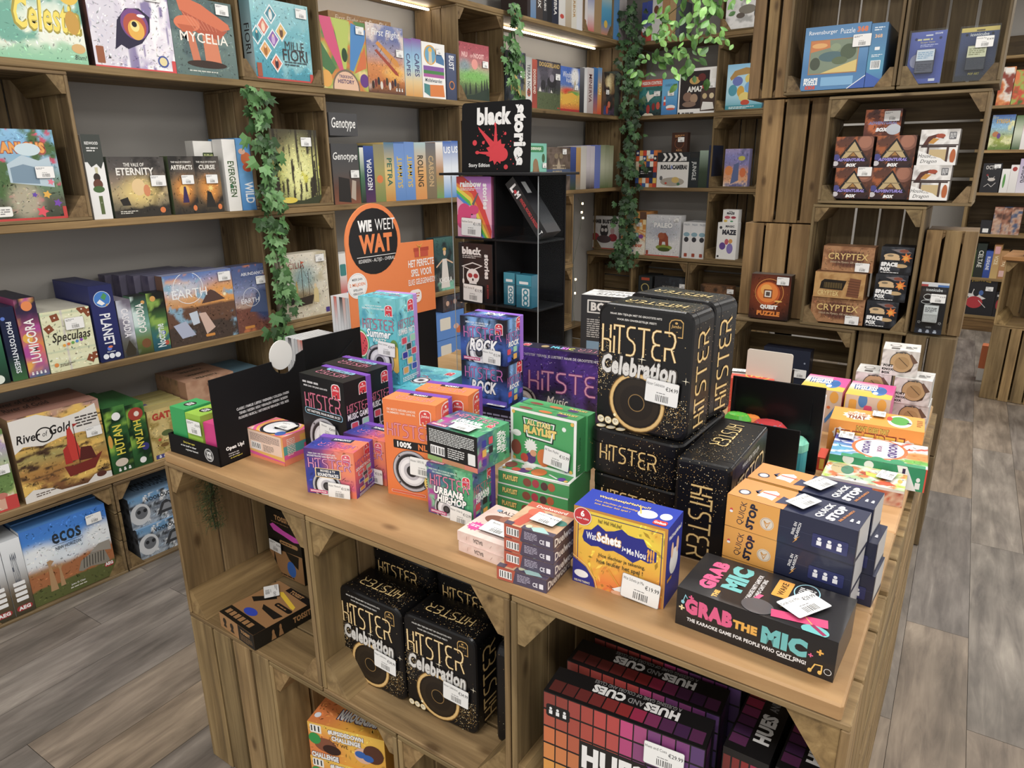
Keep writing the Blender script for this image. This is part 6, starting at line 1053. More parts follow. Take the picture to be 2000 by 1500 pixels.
# ------------------------------------------------------------------ inside the table crates
FLZ=.4595
k=dict(faces=tin,key='tin_up',tin=.02,base='#0f0e10',m=M_TIN,name='game_tin',cat='tin')
box('ctinA','black and gold tin standing at the post side in the middle table crate',st=cs,**k)
box('ctinB','black and gold tin standing at the front in the middle table crate, nearest the viewer',st=cs,**k)
a=PL['ctinA']; b=PL['ctinB']
box('ctinC','dark tin standing behind at the far side of the middle table crate',pl=(b[0]+.212,b[1]+.115,FLZ,.18,.092,.228,pi/2+b[6],0),**k)
for nm,lab,p_,z in [('cl1','upper lying tin at the back of the middle table crate, by the post',PL['ctinL1'],.6425),('cl2','upper lying tin in the middle of the middle table crate, loudspeaker lid showing',PL['ctinL2'],.6425)]:
    x,y=p_[0],p_[1]
    y=max(y,(a[1]+.099 if nm=='cl1' else b[1]+.096))
    PL[nm]=(x,y,z,.18,.228,.091,.06,0); lying(nm,lab)
    for j in range(2):
        PL[nm+'u']=(x+.002*j,y+.004,FLZ+.0915*j,.18,.228,.091,.06,0); lying(nm+'u',('bottom' if j==0 else 'middle')+' lying tin of the stack '+('by the post' if nm=='cl1' else 'behind the front tin')+' in the middle table crate')
HC=[['#8a3a30','#8f3a30','#a04038','#a84238','#b84440','#b84440','#c4427c','#a8467c','#7a3f78','#8a3f78','#7c3a78','#5a3a70'],['#b0503a','#a84a38','#a84638','#b0483a','#b84a40','#b84a44','#b8427a','#8c4478','#74407a','#63387a','#6a3878','#5a3a72'],['#d0703c','#c86a3c','#b85a3c','#b8543c','#b8503e','#b85042','#b0407a','#7a4078','#683e78','#5a3a78','#583a76','#503a74'],['#d8853c','#d07c40','#c8743e',None,None,None,'#883a78','#6c3c78','#5c3a78','#523a78','#503a78','#483a74'],['#e09a3c','#d8903c','#d0883e',None,None,None,None,None,'#4c3a78','#463a78','#403a78','#3a3a74'],['#e0a83c','#d8a040','#d09440',None,None,None,None,None,'#3a3a78','#36387a','#343a78','#303a74'],['#e8c43c','#e0b840','#d8a840',None,None,None,None,None,'#30407a','#2c3f7c','#2a427a','#284276'],['#d8c83c','#c8c03e','#b8b840','#8aa848','#5a9850','#3a8a60','#2f7a70','#2a6a7c','#28587c','#264c7c','#24467a','#224476']]
HT=['#5a2420','#5e2422','#6a2624','#742826','#802826','#8e2626','#9c2448','#7e2c58','#54264e','#43224a','#58264e']
huF=(G('#131113'),[('grid',HC,.0,.0,1,1,.05),('rr','#131113',.02,.83,.18,.92,.2),('icons','#e8e8e8',.03,.85,.17,.9,3),('r','#131113',.25,.13,.68,.74),('t','#f0efee','HUES',.465,.63,.17,.40,{'b':.06,'fill':1}),('t','#d0cfce','AND',.465,.46,.07,.24,{'b':.03}),('t','#f0efee','CUES',.465,.28,.17,.40,{'b':.06,'fill':1})])
huT=(G('#121012'),[('grid',[HT],.02,.08,.98,.52,.05),('t','#e9e8e6','HUES',.70,.68,.30,.21,{'b':.06,'a':180,'fill':1}),('t','#8d8b8a','AND',.54,.68,.18,.1,{'b':.02,'a':180}),('t','#e9e8e6','CUES',.37,.68,.30,.21,{'b':.06,'a':180,'fill':1}),('t','#8d8b8a','A GUESSING GAME OF COLORS AND CLUES',.53,.92,.12,.55,{'b':.01,'a':180})])
huT2=(G('#121012'),[('grid',[[c] for c in HT],.02,.05,.45,.98,.06),('t','#e9e8e6','HUES',.68,.25,.36,.25,{'b':.06,'a':90,'fill':1}),('t','#8d8b8a','AND',.68,.46,.2,.1,{'b':.02,'a':90}),('t','#e9e8e6','CUES',.68,.66,.36,.25,{'b':.06,'a':90,'fill':1})])
huS=(G('#131113'),[('grid',[[c] for c in HT[::-1]],.1,.02,.6,.98,.05)])
hw=dict(faces=dict(F=huF,T=huT,R=huS),base='#131113',key='hu',m=M_WRAP)
box('h1','colour-square box facing forward with a price sticker, front of the corner table crate',pl=(-.399,.800,FLZ+.002,.262,.064,.272,radians(8.6),0),st=[('F',.775,.86,'€29.99','Hues and Cues',.062,0)],**hw)
box('h2','colour-square box right behind the stickered one in the corner table crate',pl=(-.407,.880,FLZ+.002,.262,.068,.272,radians(6.5),0),**hw)
box('h3','rearmost forward-facing colour-square box in the corner table crate',pl=(-.40,.958,FLZ+.002,.262,.066,.272,radians(5),0),**hw)
hs=dict(faces=dict(F=(G('#131113'),[('grid',[HT[3:8]],.0,.5,1,1,.1)]),T=huT2,L=huS),base='#131113',key='hu2',m=M_WRAP)
box('h4','colour-square box turned sideways, next to the forward-facing ones in the corner crate',pl=(-.222,.855,FLZ+.002,.066,.262,.262,radians(3),0),**hs)
box('h5','colour-square box turned sideways, nearest the aisle in the corner crate',pl=(-.148,.862,FLZ+.002,.066,.262,.262,radians(2),0),**hs)
tsC='#a5794b'
ts1=(G('#17140f'),[('t','#b98a55','TOSSIT',.5,.88,.075,.78,{'b':.05}),('txt','#7a5c3a',.15,.79,.9,.82,1),('p','#e04ac0',[(.1,.74),(.2,.78),(.5,.72),(.92,.68),(.95,.62),(.8,.6),(.5,.64),(.2,.67)]),('rr','#b98a55',.35,.5,.9,.56,.5),('txt','#17140f',.4,.515,.86,.545,1),('p',tsC,[(0,0),(0,.38),(1,.42),(1,0)]),('p','#17140f',[(.1,.1),(.15,.36),(.2,.12)]),('p','#17140f',[(.5,.4),(.9,.4),(.85,.2),(.6,.3)]),('e','#2f6ac0',.64,.16,.13,.12),('txt','#2a2016',.0,.01,1,.05,1)])
box('toss1','brown and black throwing-game box standing upright, magenta piece showing',faces=dict(F=ts1,R=(G('#14110d'),[('txt',tsC,.2,.1,.8,.3,5)])),base='#17140f',st=[('F',.24,.44,'€24.95','',.05,-3)])
ts2=(G(tsC),[('p','#17140f',[(.35,1),(1,1),(1,.88),(.35,.9)]),('t','#b98a55','TOSSIT',.62,.94,.07,.5,{'b':.05}),('p','#f0c818',[(.3,.82),(.36,.86),(.9,.74),(.94,.68),(.86,.68),(.4,.78)]),('rr','#17140f',.55,.58,.98,.66,.5),('txt',tsC,.6,.6,.94,.64,1),('p','#1c1812',[(.05,.5),(.35,.75),(.45,.7),(.2,.45)]),('p','#1c1812',[(.4,.5),(.95,.5),(.9,.38),(.5,.42)]),('e','#2f4ac0',.42,.28,.16,.07),('r','#17140f',0,0,1,.2),('grid',[[tsC]*6],.05,.04,.8,.16,.12)])
tsF=(G(tsC),[('r','#17140f',.55,0,1,1),('t','#b98a55','TOSSIT',.76,.7,.22,.36,{'b':.05}),('txt','#7a5c3a',.6,.1,.95,.5,4),('e','#2a2016',.15,.6,.05,.2),('p','#2a2016',[(.1,.2),(.2,.2),(.16,.6)]),('e','#2a2016',.36,.55,.05,.2),('p','#2a2016',[(.3,.15),(.42,.15),(.37,.55)])])
tsR=(G('#17140f'),[('t','#b98a55','TOSSIT',.78,.5,.4,.3,{'b':.05}),('e',tsC,.3,.5,.02,.18),('e',tsC,.42,.6,.02,.2),('p',tsC,[(.26,.05),(.34,.05),(.32,.4),(.28,.4)]),('p',tsC,[(.38,.05),(.46,.05),(.44,.46),(.4,.46)])])
x,y=PL['toss2'][:2]
box('t2','brown and black throwing-game box lying flat, jutting out of the slatted table crate',faces=dict(F=tsF,T=ts2,R=tsR),base=tsC,pl=(x,y,FLZ+.001,.150,.170,.042,PL['toss2'][6],0),st=[('T',.22,.74,'€24.95','',.055,-30)])
udL=[('g','#f0a828','#f2b838','#f4c440'),('b','#e8823c',.1,.3,.3,.5,.7)]
udF=(udL,[('rr','#f2f0ea',.03,.72,.18,.95,.1),('bars',.045,.76,.165,.92),('t','#f6f4f0','#UPSIDEDOWN',.5,.84,.14,.46,{'b':.06,'oc':'#4a3a5a'}),('t','#f6f4f0','CHALLENGE',.5,.68,.14,.38,{'b':.06,'oc':'#4a3a5a'}),('e','#8a5238',.22,.42,.15,.2),('e','#3a2018',.3,.32,.12,.14),('e','#2f9a4a',.08,.55,.08,.16),('t','#3a2a20','CY WE',.42,.52,.1,.2,{}),('e','#e8b898',.72,.4,.12,.22),('e','#5a3424',.85,.5,.13,.26),('e','#2f66b8',.68,.42,.07,.1),('e','#2f66b8',.78,.36,.07,.1),('t','#f6f4f0','CHALLENGE',.2,.08,.16,.36,{'b':.06,'oc':'#4a3a5a'})])
udT=(udL,[('t','#f6f4f0','#UPSIDEDOWN',.62,.28,.22,.6,{'b':.06,'oc':'#4a3a5a','a':180}),('t','#f6f4f0','CHALLENGE',.6,.52,.2,.46,{'b':.06,'oc':'#4a3a5a','a':180}),('c','#e9eef6',.07,.16,.04),('e','#5a3424',.2,.72,.18,.2),('e','#e8c0a8',.4,.8,.16,.18),('e','#2f66c0',.32,.84,.09,.12),('e','#2f66c0',.46,.72,.09,.12)])
ud=dict(faces=dict(F=udF,T=udT),base='#f0aa30',key='ud')
box('u1','orange upside-down party box on top of its stack in the low table crate',pl=(-1.095,.806,.2125,.200,.15,.10,radians(19),0),**ud)
box('u2','orange upside-down party box in the middle of its stack in the low table crate',pl=(-1.097,.804,.112,.200,.15,.10,radians(18),0),**ud)
box('u3','lowest orange upside-down party box in the low table crate',pl=(-1.096,.806,.0115,.200,.15,.10,radians(19.5),0),**ud)
box('lowdark','dark maroon box lying low in the table crate under the tins',faces=dict(T=(G('#3a1a20'),[('txt','#a05a5a',.2,.3,.8,.6,3)])),base='#2a1418',pl=(-.72,.86,.0115,.26,.26,.16,.05,0))
# ------------------------------------------------------------------ left wall: covers and spines
MASC='#e8e4da'
def cover(pid,label,lay,ops,base,st=None,R=None,T=None,m=None,L=None,pl=None,key=None,group=None):
    fc=dict(F=(lay,ops))
    for k_,v_ in (('R',R),('T',T),('L',L)):
        if v_: fc[k_]=v_ if isinstance(v_,tuple) else (G(v_),[])
    return box(pid,label,faces=fc,base=base,st=st,m=m,pl=pl,key=key,group=group,cell=.0055)
def spine(pid,label,cols,text='',tc='#f2f2f2',a=-90,ty=.55,th=.5,ln=.62,extra=(),m=None,lay=None,pl=None,key=None,group=None,st=None):
    ops=list(extra)
    if text: ops.append(('t',tc,text,.5,ty,th,ln,{'a':a,'b':.02}))
    return box(pid,label,faces=dict(F=(lay or [('g',)+tuple(cols)],ops),R=(G(cols[0] if isinstance(cols[0],str) else '#555'),[]),T=(G(cols[-1]),[])),base=cols[len(cols)//2],name='board_game_box',m=m,pl=pl,key=key,group=group,st=st,cell=.012)
P1=lambda u=.82,v=.86,pr='',nm='',s=.056,a=0:[('F',u,v,pr,nm,s,a)]
# -- shelf with the mushroom box
cover('celestia','large pale green sky-island box with flowing yellow lettering, at the upper left edge',[('g','#8ec9a4','#b4d8b4','#a8cbc4','#9ac4d0'),('m','#eaf0e0',3,4,.56,.1),('b','#7ab05a',.35,.8,.3,.18,.5),('b','#c9b07a',.6,.85,.12,.12,.4),('m','#6fae9a',4,9,.62,.06)],
 [('t','#f2dc58','Celestia',.66,.46,.30,.62,{'b':.02,'sh':.25,'oc':'#a89a3a','ow':.02}),('t','#f4f2e4','BIG BOX',.74,.25,.045,.2,{'b':.02}),('t','#2a2a2a','Blam!',.93,.07,.05,.12,{'sh':.2}),('e','#e8c040',.9,.72,.11,.12),('e','#c99a3a',.9,.42,.07,.12),('e','#d8b070',.92,.16,.07,.05),('p','#8a6a4a',[(.55,.9),(.7,.96),(.78,.9)]),('p','#9a7a5a',[(.66,.82),(.74,.9),(.82,.82)])],'#9ac9b0',R='#5a4030')
cover('wolf','white and lilac wolf-eye box with a big amber eye',[('n',3,5,'#c9bfd4','#e2dce8','#f2eef4','#b0a4c8'),('s','#f6f4f8',26,3,.62,1,.25),('s','#8a7eaa',22,8,.8,1,.2),('b','#d8d4e0',.2,.4,.2,.5,.6)],
 [('t','#3a2e5a','WULLEN',.55,.93,.16,.7,{'b':.02}),('p','#2a2440',[(.26,.2),(.33,.52),(.45,.66),(.62,.68),(.74,.6),(.72,.44),(.60,.30),(.42,.22),(.34,.26)]),('e','#7a4a8a',.54,.5,.17,.17),('e','#b8503c',.54,.48,.14,.14),('e','#e8b040',.55,.44,.10,.11),('e','#f2e08a',.54,.48,.055,.06),('c','#16121e',.535,.50,.032),('e','#f6f4f8',.63,.6,.05,.018),('rr','#9a5a3a',.03,.04,.12,.22,.1),('o','#4a5aa0',.84,.12,.07,.02),('c','#e8d8a0',.84,.12,.05),('r','#d84a4c',0,0,1,.018),('rr','#d84a4c',.95,0,1,.14,.2)],'#d0c8dc',st=P1(.80,.84),L=([('n',4,3,'#5a3a34','#3a2a2e','#7a5048')],[]))
cover('mycelia','grey-green mushroom box with two orange fungi',[('g','#5f7672','#6b827e','#5d7470'),('m','#52686a',5,3,.6,.1)],
 [('p','#d8724c',[(.12,.98),(.2,1),(.5,.93),(.92,.72),(.94,.66),(.8,.62),(.3,.72),(.16,.82)]),('p','#b9563a',[(.18,.82),(.8,.62),(.9,.64),(.74,.5),(.4,.56),(.24,.66)]),('e','#e07a52',.25,.66,.2,.1),('p','#c4623f',[(.1,.64),(.4,.64),(.3,.54),(.16,.55)]),('p','#d07a58',[(.22,.56),(.34,.55),(.40,.2),(.28,.18)]),('p','#d8815c',[(.47,.56),(.7,.5),(.74,.18),(.48,.16)]),('e','#3a2a22',.5,.16,.32,.05),('t','#f0ebe0','MYCELIA',.5,.50,.13,.82,{'b':.01}),('txt','#cfd2c8',.2,.05,.85,.08,1)]+[('l','#e89a78',[(.2+.07*i,.80-.02*i),(.36+.05*i,.60)],.006) for i in range(8)],'#647b77',st=P1(.83,.90))
cover('mille','turquoise box with nine diamond-framed portraits in the upper wall crate',[('g','#3f93a8','#55a8b8','#74b9c4','#9ccfd4'),('m','#8ac4cc',4,7,.6,.1)],
 [('nb',[('p','#e9eef0',[(x-.105,y),(x,y+.125),(x+.105,y),(x,y-.125)]),('p',c,[(x-.085,y),(x,y+.1),(x+.085,y),(x,y-.1)]),('e',d,x,y-.01,.03,.06),('e','#e9c8a8',x,y+.04,.014,.02)]) for x,y,c,d in ((.33,.82,'#4a8a9c','#dfe4e4'),(.19,.66,'#d87a6a','#f0d8c0'),(.49,.62,'#e0b868','#6a4a3a'),(.07,.54,'#4aa0ac','#2a6a7a'),(.34,.52,'#8a62b0','#c9a8d8'),(.19,.37,'#e0a860','#a86a2c'),(.36,.22,'#e07a5a','#3a2a3a'))]+[('t','#3f3a3c','MILLE',.70,.46,.11,.34,{'b':0}),('t','#3f3a3c','FIORI',.70,.34,.15,.44,{'b':.01}),('txt','#4a5a60',.5,.2,.9,.27,2),('r','#c8463f',0,0,1,.025),('rr','#c8463f',.94,0,1,.12,.2),('rr','#a8563c',.02,.03,.1,.2,.1)],'#5aa8b8',st=P1(.86,.89),L=([('g','#d0dfe2','#8ac0cc')],[('t','#3f3a3c','FIORI',.5,.5,.5,.4,{'a':-90})]),R='#4f9fb0')
cover('trek','bright box of colourful picture wedges around a pocket watch',[('n',4,3,'#e8d08a','#a8b84a','#d87a3a','#5a8a4a')],[('p','#d8507c',[(0,1),(.25,1),(.48,.28),(.4,.25),(.1,.7)]),('p','#b8c85a',[(.28,1),(.65,.98),(.52,.3),(.46,.3)]),('p','#4a8ac8',[(.68,.97),(1,.9),(.98,.75),(.68,.28),(.6,.3)]),('p','#4a7a4a',[(.02,.64),(.3,.3),(.2,.2),(.02,.3)]),('p','#d8703a',[(.97,.68),(.98,.35),(.7,.25)]),('e','#6a3a8a',.92,.16,.1,.1),('e','#e8a84a',.08,.14,.12,.12),('c','#7a6a5a',.5,.02,.3),('c','#e8bfa0',.5,.02,.27),('t','#4a3a6a','TREKKING',.5,.19,.045,.3,{'b':.02}),('t','#4a3a6a','HISTORY',.5,.12,.06,.36,{'b':.03}),('e','#2a4a2a',.5,.5,.06,.1)],'#d8b878',st=P1(.86,.88,s=.05))
cover('flight','hazy orange box with an early biplane diving over a crowd',[('g','#5a3a2c','#c87838','#d88a4a','#a89aa8','#6a74a8','#7a88b8'),('m','#e0d0c8',3,6,.6,.1),('b','#f0b040',.75,.32,.3,.1,.7)],[('t','#f4f2ee','First Flight',.52,.87,.13,.76,{'b':.0,'sh':.25}),('p','#d8903a',[(.24,.72),(.3,.76),(.82,.5),(.86,.42),(.76,.42)]),('p','#a8442c',[(.2,.62),(.26,.64),(.8,.34),(.84,.28),(.74,.3)]),('l','#5a3a2a',[(.34,.6),(.4,.66)],.01),('l','#5a3a2a',[(.6,.45),(.66,.54)],.01)]+[('e',c,.12+.075*i,.12+.03*(i%3),.035,.06) for i,c in enumerate(['#3a2a22','#7a2f2a','#2a2a34','#e0d8cc','#8a3a2a','#4a3a2a','#d8ccc0','#5a2a22','#2a3040','#6a4a34'])]+[('icons','#e8e4e0',.72,.05,.95,.1,3)],'#a87a5a',st=P1(.87,.62,s=.05))
for n,lab in (('medb1','narrow violet and sky-blue spine, left of a pair, beside the biplane box'),('medb2','narrow violet and sky-blue spine, right of a pair, beside the white medallion box')):
    spine(n,lab,['#d89a4a','#e8c88a','#a8d0e0','#8ab8dc','#8a5aa8'],'CAPES',tc='#4a4a78',ln=.4)
cover('medc','white medallion box with purple fields and a sun tower',[('g','#f2f1ee')],[('c','#e0a43a',.36,.78,.27),('c','#6aa8c8',.36,.78,.23),('c','#f0b840',.36,.86,.08),('p','#d8c8a8',[(.28,.62),(.3,.84),(.42,.84),(.44,.62)]),('p','#4a7aa8',[(.6,.78),(.78,.86),(.96,.72),(.96,.62),(.6,.66)]),('r','#8a5aa8',.05,.50,.95,.58),('r','#4a8a4a',.05,.44,.95,.50),('r','#b05aa0',.05,.38,.95,.44),('rr','#f0eee9',.05,.27,.9,.38,.5),('t','#3a4a5a','Middelwaarden',.47,.325,.07,.74,{'b':.02,'sh':.2}),('p','#e0803a',[(.2,.24),(.9,.26),(.95,.04),(.3,.03)]),('p','#4a8a8a',[(.05,.26),(.3,.24),(.3,.03),(.05,.1)])],'#eceae6',st=P1(.72,.86,s=.045))
spine('bust','dark slate-blue spine with white capitals, left of the wall crate post',['#3a4460','#4a5474','#525c7c'],'BUST',tc='#eef0f4',ty=.8,ln=.3,extra=[('c','#c87a3a',.5,.32,.28),('c','#3a4460',.5,.32,.2)])
for n,lab in (('flbox1','brown kraft game box lying behind, lower of the stacked pair under the light strip'),('flbox2','brown kraft game box lying behind, upper of the stacked pair under the light strip')):
    box(n,lab,faces=dict(F=([('n',6,3,'#8a6440','#a07848','#94703f')],[('t','#cdbfa8','First Flight and',.35,.55,.5,.5,{'sh':.2}),('t','#e6dccc','First Flight',.8,.55,.55,.34,{'sh':.2}),('icons','#e6dccc',.85,.08,.97,.24,3)])),base='#8f6a42')
cover('nooit','muted red and green box with dark figures walking under a pale red sun',[('g','#2f3a30','#4a5a3c','#7a9a58','#a8b48a','#b87a78','#b05660','#a84a55'),('b','#8a9aa0',.2,.58,.18,.12,.6),('b','#7ab85a',.5,.42,.5,.1,.7)],[('t','#e8b8b4','NU',.2,.79,.09,.18,{'b':.05}),('t','#e8b8b4','OF',.42,.775,.05,.1,{'b':.03}),('t','#e8b8b4','NOOIT',.66,.79,.09,.34,{'b':.05}),('c','#e89a90',.52,.64,.1),('h','',0)][:4]+[('p','#2a3a2e',[(0,0),(.15,.06),(.5,.1),(.98,.24),(1,0)])]+[('p','#2a332e',[(x-.03,.07+y),(x-.012,.26+y),(x,.30+y),(x+.012,.26+y),(x+.035,.09+y)]) for x,y in ((.22,0),(.36,.02),(.55,.04),(.74,.08),(.84,.1),(.92,.12))],'#8a6a5a',st=P1(.86,.66,s=.05))
cover('terra','dusky blue box with golden creatures, right of the short ivy',[('g','#3a3f48','#4c5560','#5a6478','#6a7390'),('m','#8a7a4a',4,6,.6,.06),('m','#2a3038',5,3,.58,.08)],[('t','#8a8a68','TERRA',.5,.84,.07,.5,{}),('t','#8a8a68','MYSTICA',.5,.75,.09,.8,{}),('e','#c9b458',.45,.48,.14,.1),('e','#a89040',.36,.34,.12,.1),('e','#b8a050',.62,.3,.12,.14)],'#4c5560',st=P1(.8,.6,s=.05))
spine('s5a','pale grey spine with red marks, left of the red spine',['#c9c9c6','#d8d8d4','#a8a8a4'],'TERRA NOVA',tc='#4a4a4a',extra=[('e','#b04a34',.5,.3,.3,.08)])
spine('s5b','red-brown spine left of the mammoth-hunter box',['#a84434','#8a3a2e','#b8503c'],'DOGGERLAND',tc='#e8d8c8',ln=.5)
cover('dogger','dark box of hunters and mammoths under gold capitals',[('g','#3f4a34','#4a5340','#3c3c40','#54505c','#3a363e'),('m','#6a6470',4,8,.58,.1),('h','#55603f',.34,.05,3,4)],[('t','#d8b45a','DOGGERLAND',.52,.92,.09,.86,{'b':.02}),('e','#2c2a2e',.62,.58,.2,.12),('e','#8a8490',.62,.66,.1,.08),('p','#e0dcd4',[(.06,.36),(.12,.46),(.18,.36)]),('p','#d8d4cc',[(.55,.36),(.6,.42),(.66,.35)]),('e','#2e2c30',.25,.5,.1,.1),('rr','#a8442c',.86,.03,.97,.06,.2)]+[('l','#1f1d20',[(.2+.09*i,.36),(.22+.09*i,.5)],.016) for i in range(7)],'#45443f',st=P1(.86,.70,s=.055))
cover('windmill','blue-sky windmill and tulip-field box',[('g','#c8382e','#e0a82e','#d8c048','#5a7ac0','#4a74c8','#4a70c8'),('b','#f2f2f0',.75,.8,.2,.2,.4),('b','#d8442c',.4,.45,.35,.08,.6),('b','#6aa84a',.7,.42,.3,.05,.6)],[('t','#f6f6f4','Windmill',.4,.83,.13,.56,{'sh':.2}),('t','#f6f6f4','Valley',.48,.69,.13,.44,{'sh':.2}),('p','#c8b898',[(.68,.5),(.72,.72),(.8,.72),(.84,.5)]),('l','#e8e4dc',[(.6,.62),(.92,.82)],.02),('l','#e8e4dc',[(.66,.86),(.86,.58)],.02),('p','#e8b030',[(.1,.36),(.6,.44),(.9,.36),(.5,.2),(.1,.14)]),('r','#b02a28',0,0,1,.05)],'#4a74c8',st=P1(.8,.56,s=.045))
for n,lab,c,t_,tc in (('s5c','charcoal spine right of the windmill box',['#2f2f33','#4a4a50','#77777c'],'','#eee'),('s5d','white spine among the group right of the windmill box',['#e2e2e0','#f0f0ee','#d8d8d8'],'',''),('s5e','pale pinkish-grey spine under the end of the light strip',['#b8a8a4','#cfc4c2','#d8d0ce'],'MINERVA','#6a3a34'),('s5f','deep blue spine under the end of the light strip',['#c8643c','#2a5a98','#3a78b8'],'','#eee'),('s5g','sky-blue and amber spine beside the glowing candle box',['#d84a30','#d8a84a','#5a98d0'],'SUN','#f0e0b0')):
    spine(n,lab,c,t_,tc)
box('candle','clear-wrapped dark amber box with a bright glow on its cover',faces=dict(F=([('g','#5a4a6a','#4a2f28','#6a4a30','#a88a58','#9a8a68'),('b','#f4e2a8',.45,.72,.2,.2,.8),('m','#2a2020',5,3,.58,.1)],[('e','#c8402c',.35,.12,.1,.1),('e','#d86a4a',.5,.25,.12,.08),('e','#3a4a8a',.15,.1,.08,.12)])),base='#5a4a3a',m=M_WRAP,st=[('F',.3,.54,'','',.045,0)])
spine('s5h','dark mossy spine near the corner ivy, first of two',['#4a5a48','#3a443c','#545a58']); spine('s5i','dark plum spine near the corner ivy, second of two',['#3a2c30','#4a3a40','#5a4a50'])
# -- highest shelf
s6=[('a','black spine at the start of the highest shelf',['#2a2426','#3a2c2a']),('b','blue and silver spine on the highest shelf',['#5a80a8','#8a9ab0']),('c','dark brown box spine standing out on the highest shelf',['#3f3632','#4f443e']),('d','black spine with white capitals on the highest shelf',['#2a2a2e','#35353a']),('e','near-black narrow spine on the highest shelf',['#1c1c20','#26262a']),('f','dark navy spine with pale capitals on the highest shelf',['#252a3c','#2e3448']),
 ('g','white spine with a red figure on the highest shelf',['#d8d4d0','#efeeea']),('h','tan and cream spine on the highest shelf',['#b8a488','#d8d0c0']),('i','cream spine with a golden tree on the highest shelf',['#e0dccf','#ece9df']),('j','white spine with a blue band on the highest shelf',['#e4e6ea','#f2f2f2']),('k','white spine with red marks on the highest shelf',['#e8dedc','#f2eeee']),('l','white and blue spine left of the sea-blue spine',['#d8503c','#e8e8ec','#6a7ac8']),
 ('m','wooden-brown spine on the highest shelf',['#a88a60','#b89a70']),('n','wide sea-blue spine with a yellow sun on the highest shelf',['#e08a3a','#3a94c4','#5ab0d8','#d8e4d0']),('o','light blue narrow spine next to the sea-blue one',['#4a8ac8','#6aa4dc']),('p','grey-white spine at the corner ivy on the highest shelf',['#8a8284','#cfcac8'])]
for n,l,c in s6:
    rs_=random.Random(n); ex=[('e','#c8483c',.5,.25,.3,.06)] if n in 'gk' else ([('c','#e8c040',.4,.3,.16)] if n=='n' else [])
    spine('s6'+n,l,c,{'d':'ANUBIS','f':'UMBRA','i':'ARBOR','c':'LUX'}.get(n,''),'#e8e6e2' if n in 'dfc' else '#b8862c',th=.45,extra=ex)
# -- shelf with the forest box
cover('botan','glasshouse box with orange capitals and bright garden flowers, at the left edge',[('g','#3a4434','#5a5a4a','#6a8a6a','#9ab8c8','#7ab0d8','#8ac0e4'),('m','#4a6a3a',5,3,.6,.08),('m','#c8506a',9,6,.7,.03),('b','#b0a890',.5,.22,.2,.2,.5)],[('t','#e8a04a','BOTANICUS',.44,.80,.12,.84,{'b':.06,'oc':'#a84a34'}),('p','#b8ccd8',[(.35,.42),(.35,.62),(.55,.72),(.75,.66),(.9,.7),(.9,.36)]),('p','#7a94a8',[(.38,.42),(.38,.58),(.55,.62),(.72,.58),(.72,.4)]),('e','#c8dce4',.64,.78,.16,.07),('star','#e85060',.68,.09,.085,5,.5),('star','#e8b040',.78,.28,.06,5,.55),('star','#7a4ab0',.9,.18,.06,5,.55),('star','#6a4ab0',.62,.28,.04,5,.55),('star','#e87a90',.86,.42,.05,5,.5),('rr','#f0efe9',.02,.05,.3,.16,.2),('txt','#7a7a7a',.05,.07,.27,.14,3),('r','#c8403c',0,0,1,.025),('rr','#c8403c',.95,0,1,.14,.2)],'#6a9ab0',st=P1(.80,.53,s=.056),R='#4a7ab0')
cover('redwood','tall narrow white box with a dark forest top and a hooded figure',[('g','#e6e6e4','#efefed','#e2e2e0')],[('r','#3f4440',0,.68,1,1),('t','#e9e9e7','REDWOOD',.5,.9,.035,.7,{'b':.02}),('txt','#d8d8d6',.2,.8,.8,.86,2),('p','#3f4440',[(.1,.7),(.3,.62),(.6,.66),(.8,.6),(1,.7)]),('p','#c9c4a0',[(.45,.62),(.62,.62),(.58,.5),(.48,.5)]),('e','#3a2f28',.5,.50,.18,.05),('e','#6a4030',.5,.42,.25,.06),('e','#4a6a3a',.5,.36,.3,.04),('r','#5a6a3c',.42,.06,.62,.28),('t','#e8e8d8','NL',.52,.2,.05,.12,{'a':90})],'#e4e4e2')
etL=[('g','#3a3630','#7a7058','#b8a478','#8a7a68','#5a5450','#4a4644'),('m','#2f2c2a',4,5,.58,.08),('b','#e8cc7a',.5,.42,.28,.2,.8),('h','#332f28',.16,.1,3,7)]
cover('eternity','brown-grey egg-and-spirits box in the second row, wide one',etL,[('t','#ece8e0','THE VALE OF',.45,.87,.06,.36,{'b':.02}),('t','#ece8e0','ETERNITY',.46,.76,.12,.66,{'b':.03}),('e','#e8c890',.48,.50,.12,.14),('e','#d88a5a',.62,.44,.06,.1),('p','#2a2622',[(.12,.3),(.26,.34),(.3,.2),(.16,.2)]),('txt','#d8d4c8',.1,.06,.4,.12,2),('e','#e07a3a',.86,.1,.05,.05)],'#55504a',st=P1(.84,.6,s=.058),L='#3f4a38')
arL=[('g','#2f2c26','#5a4a34','#8a6a40','#5a5048','#4c4844'),('m','#262422',4,9,.56,.08),('b','#e0933a',.5,.42,.34,.2,.6)]
cover('artif','brown-grey small box of the pair with a caped figure before a fire ring',arL,[('t','#ece8e0','THE VALE OF ETERNITY',.5,.9,.03,.8,{'b':.02}),('t','#ece8e0','ARTIFACTS',.5,.81,.08,.86,{'b':.03}),('c','#f0b850',.5,.42,.2),('p','#3a2a5a',[(.38,.2),(.48,.48),(.56,.48),(.64,.2)]),('e','#e07a3a',.84,.1,.08,.05)],'#4c4640',st=P1(.66,.6,s=.05),L='#5a6a48')
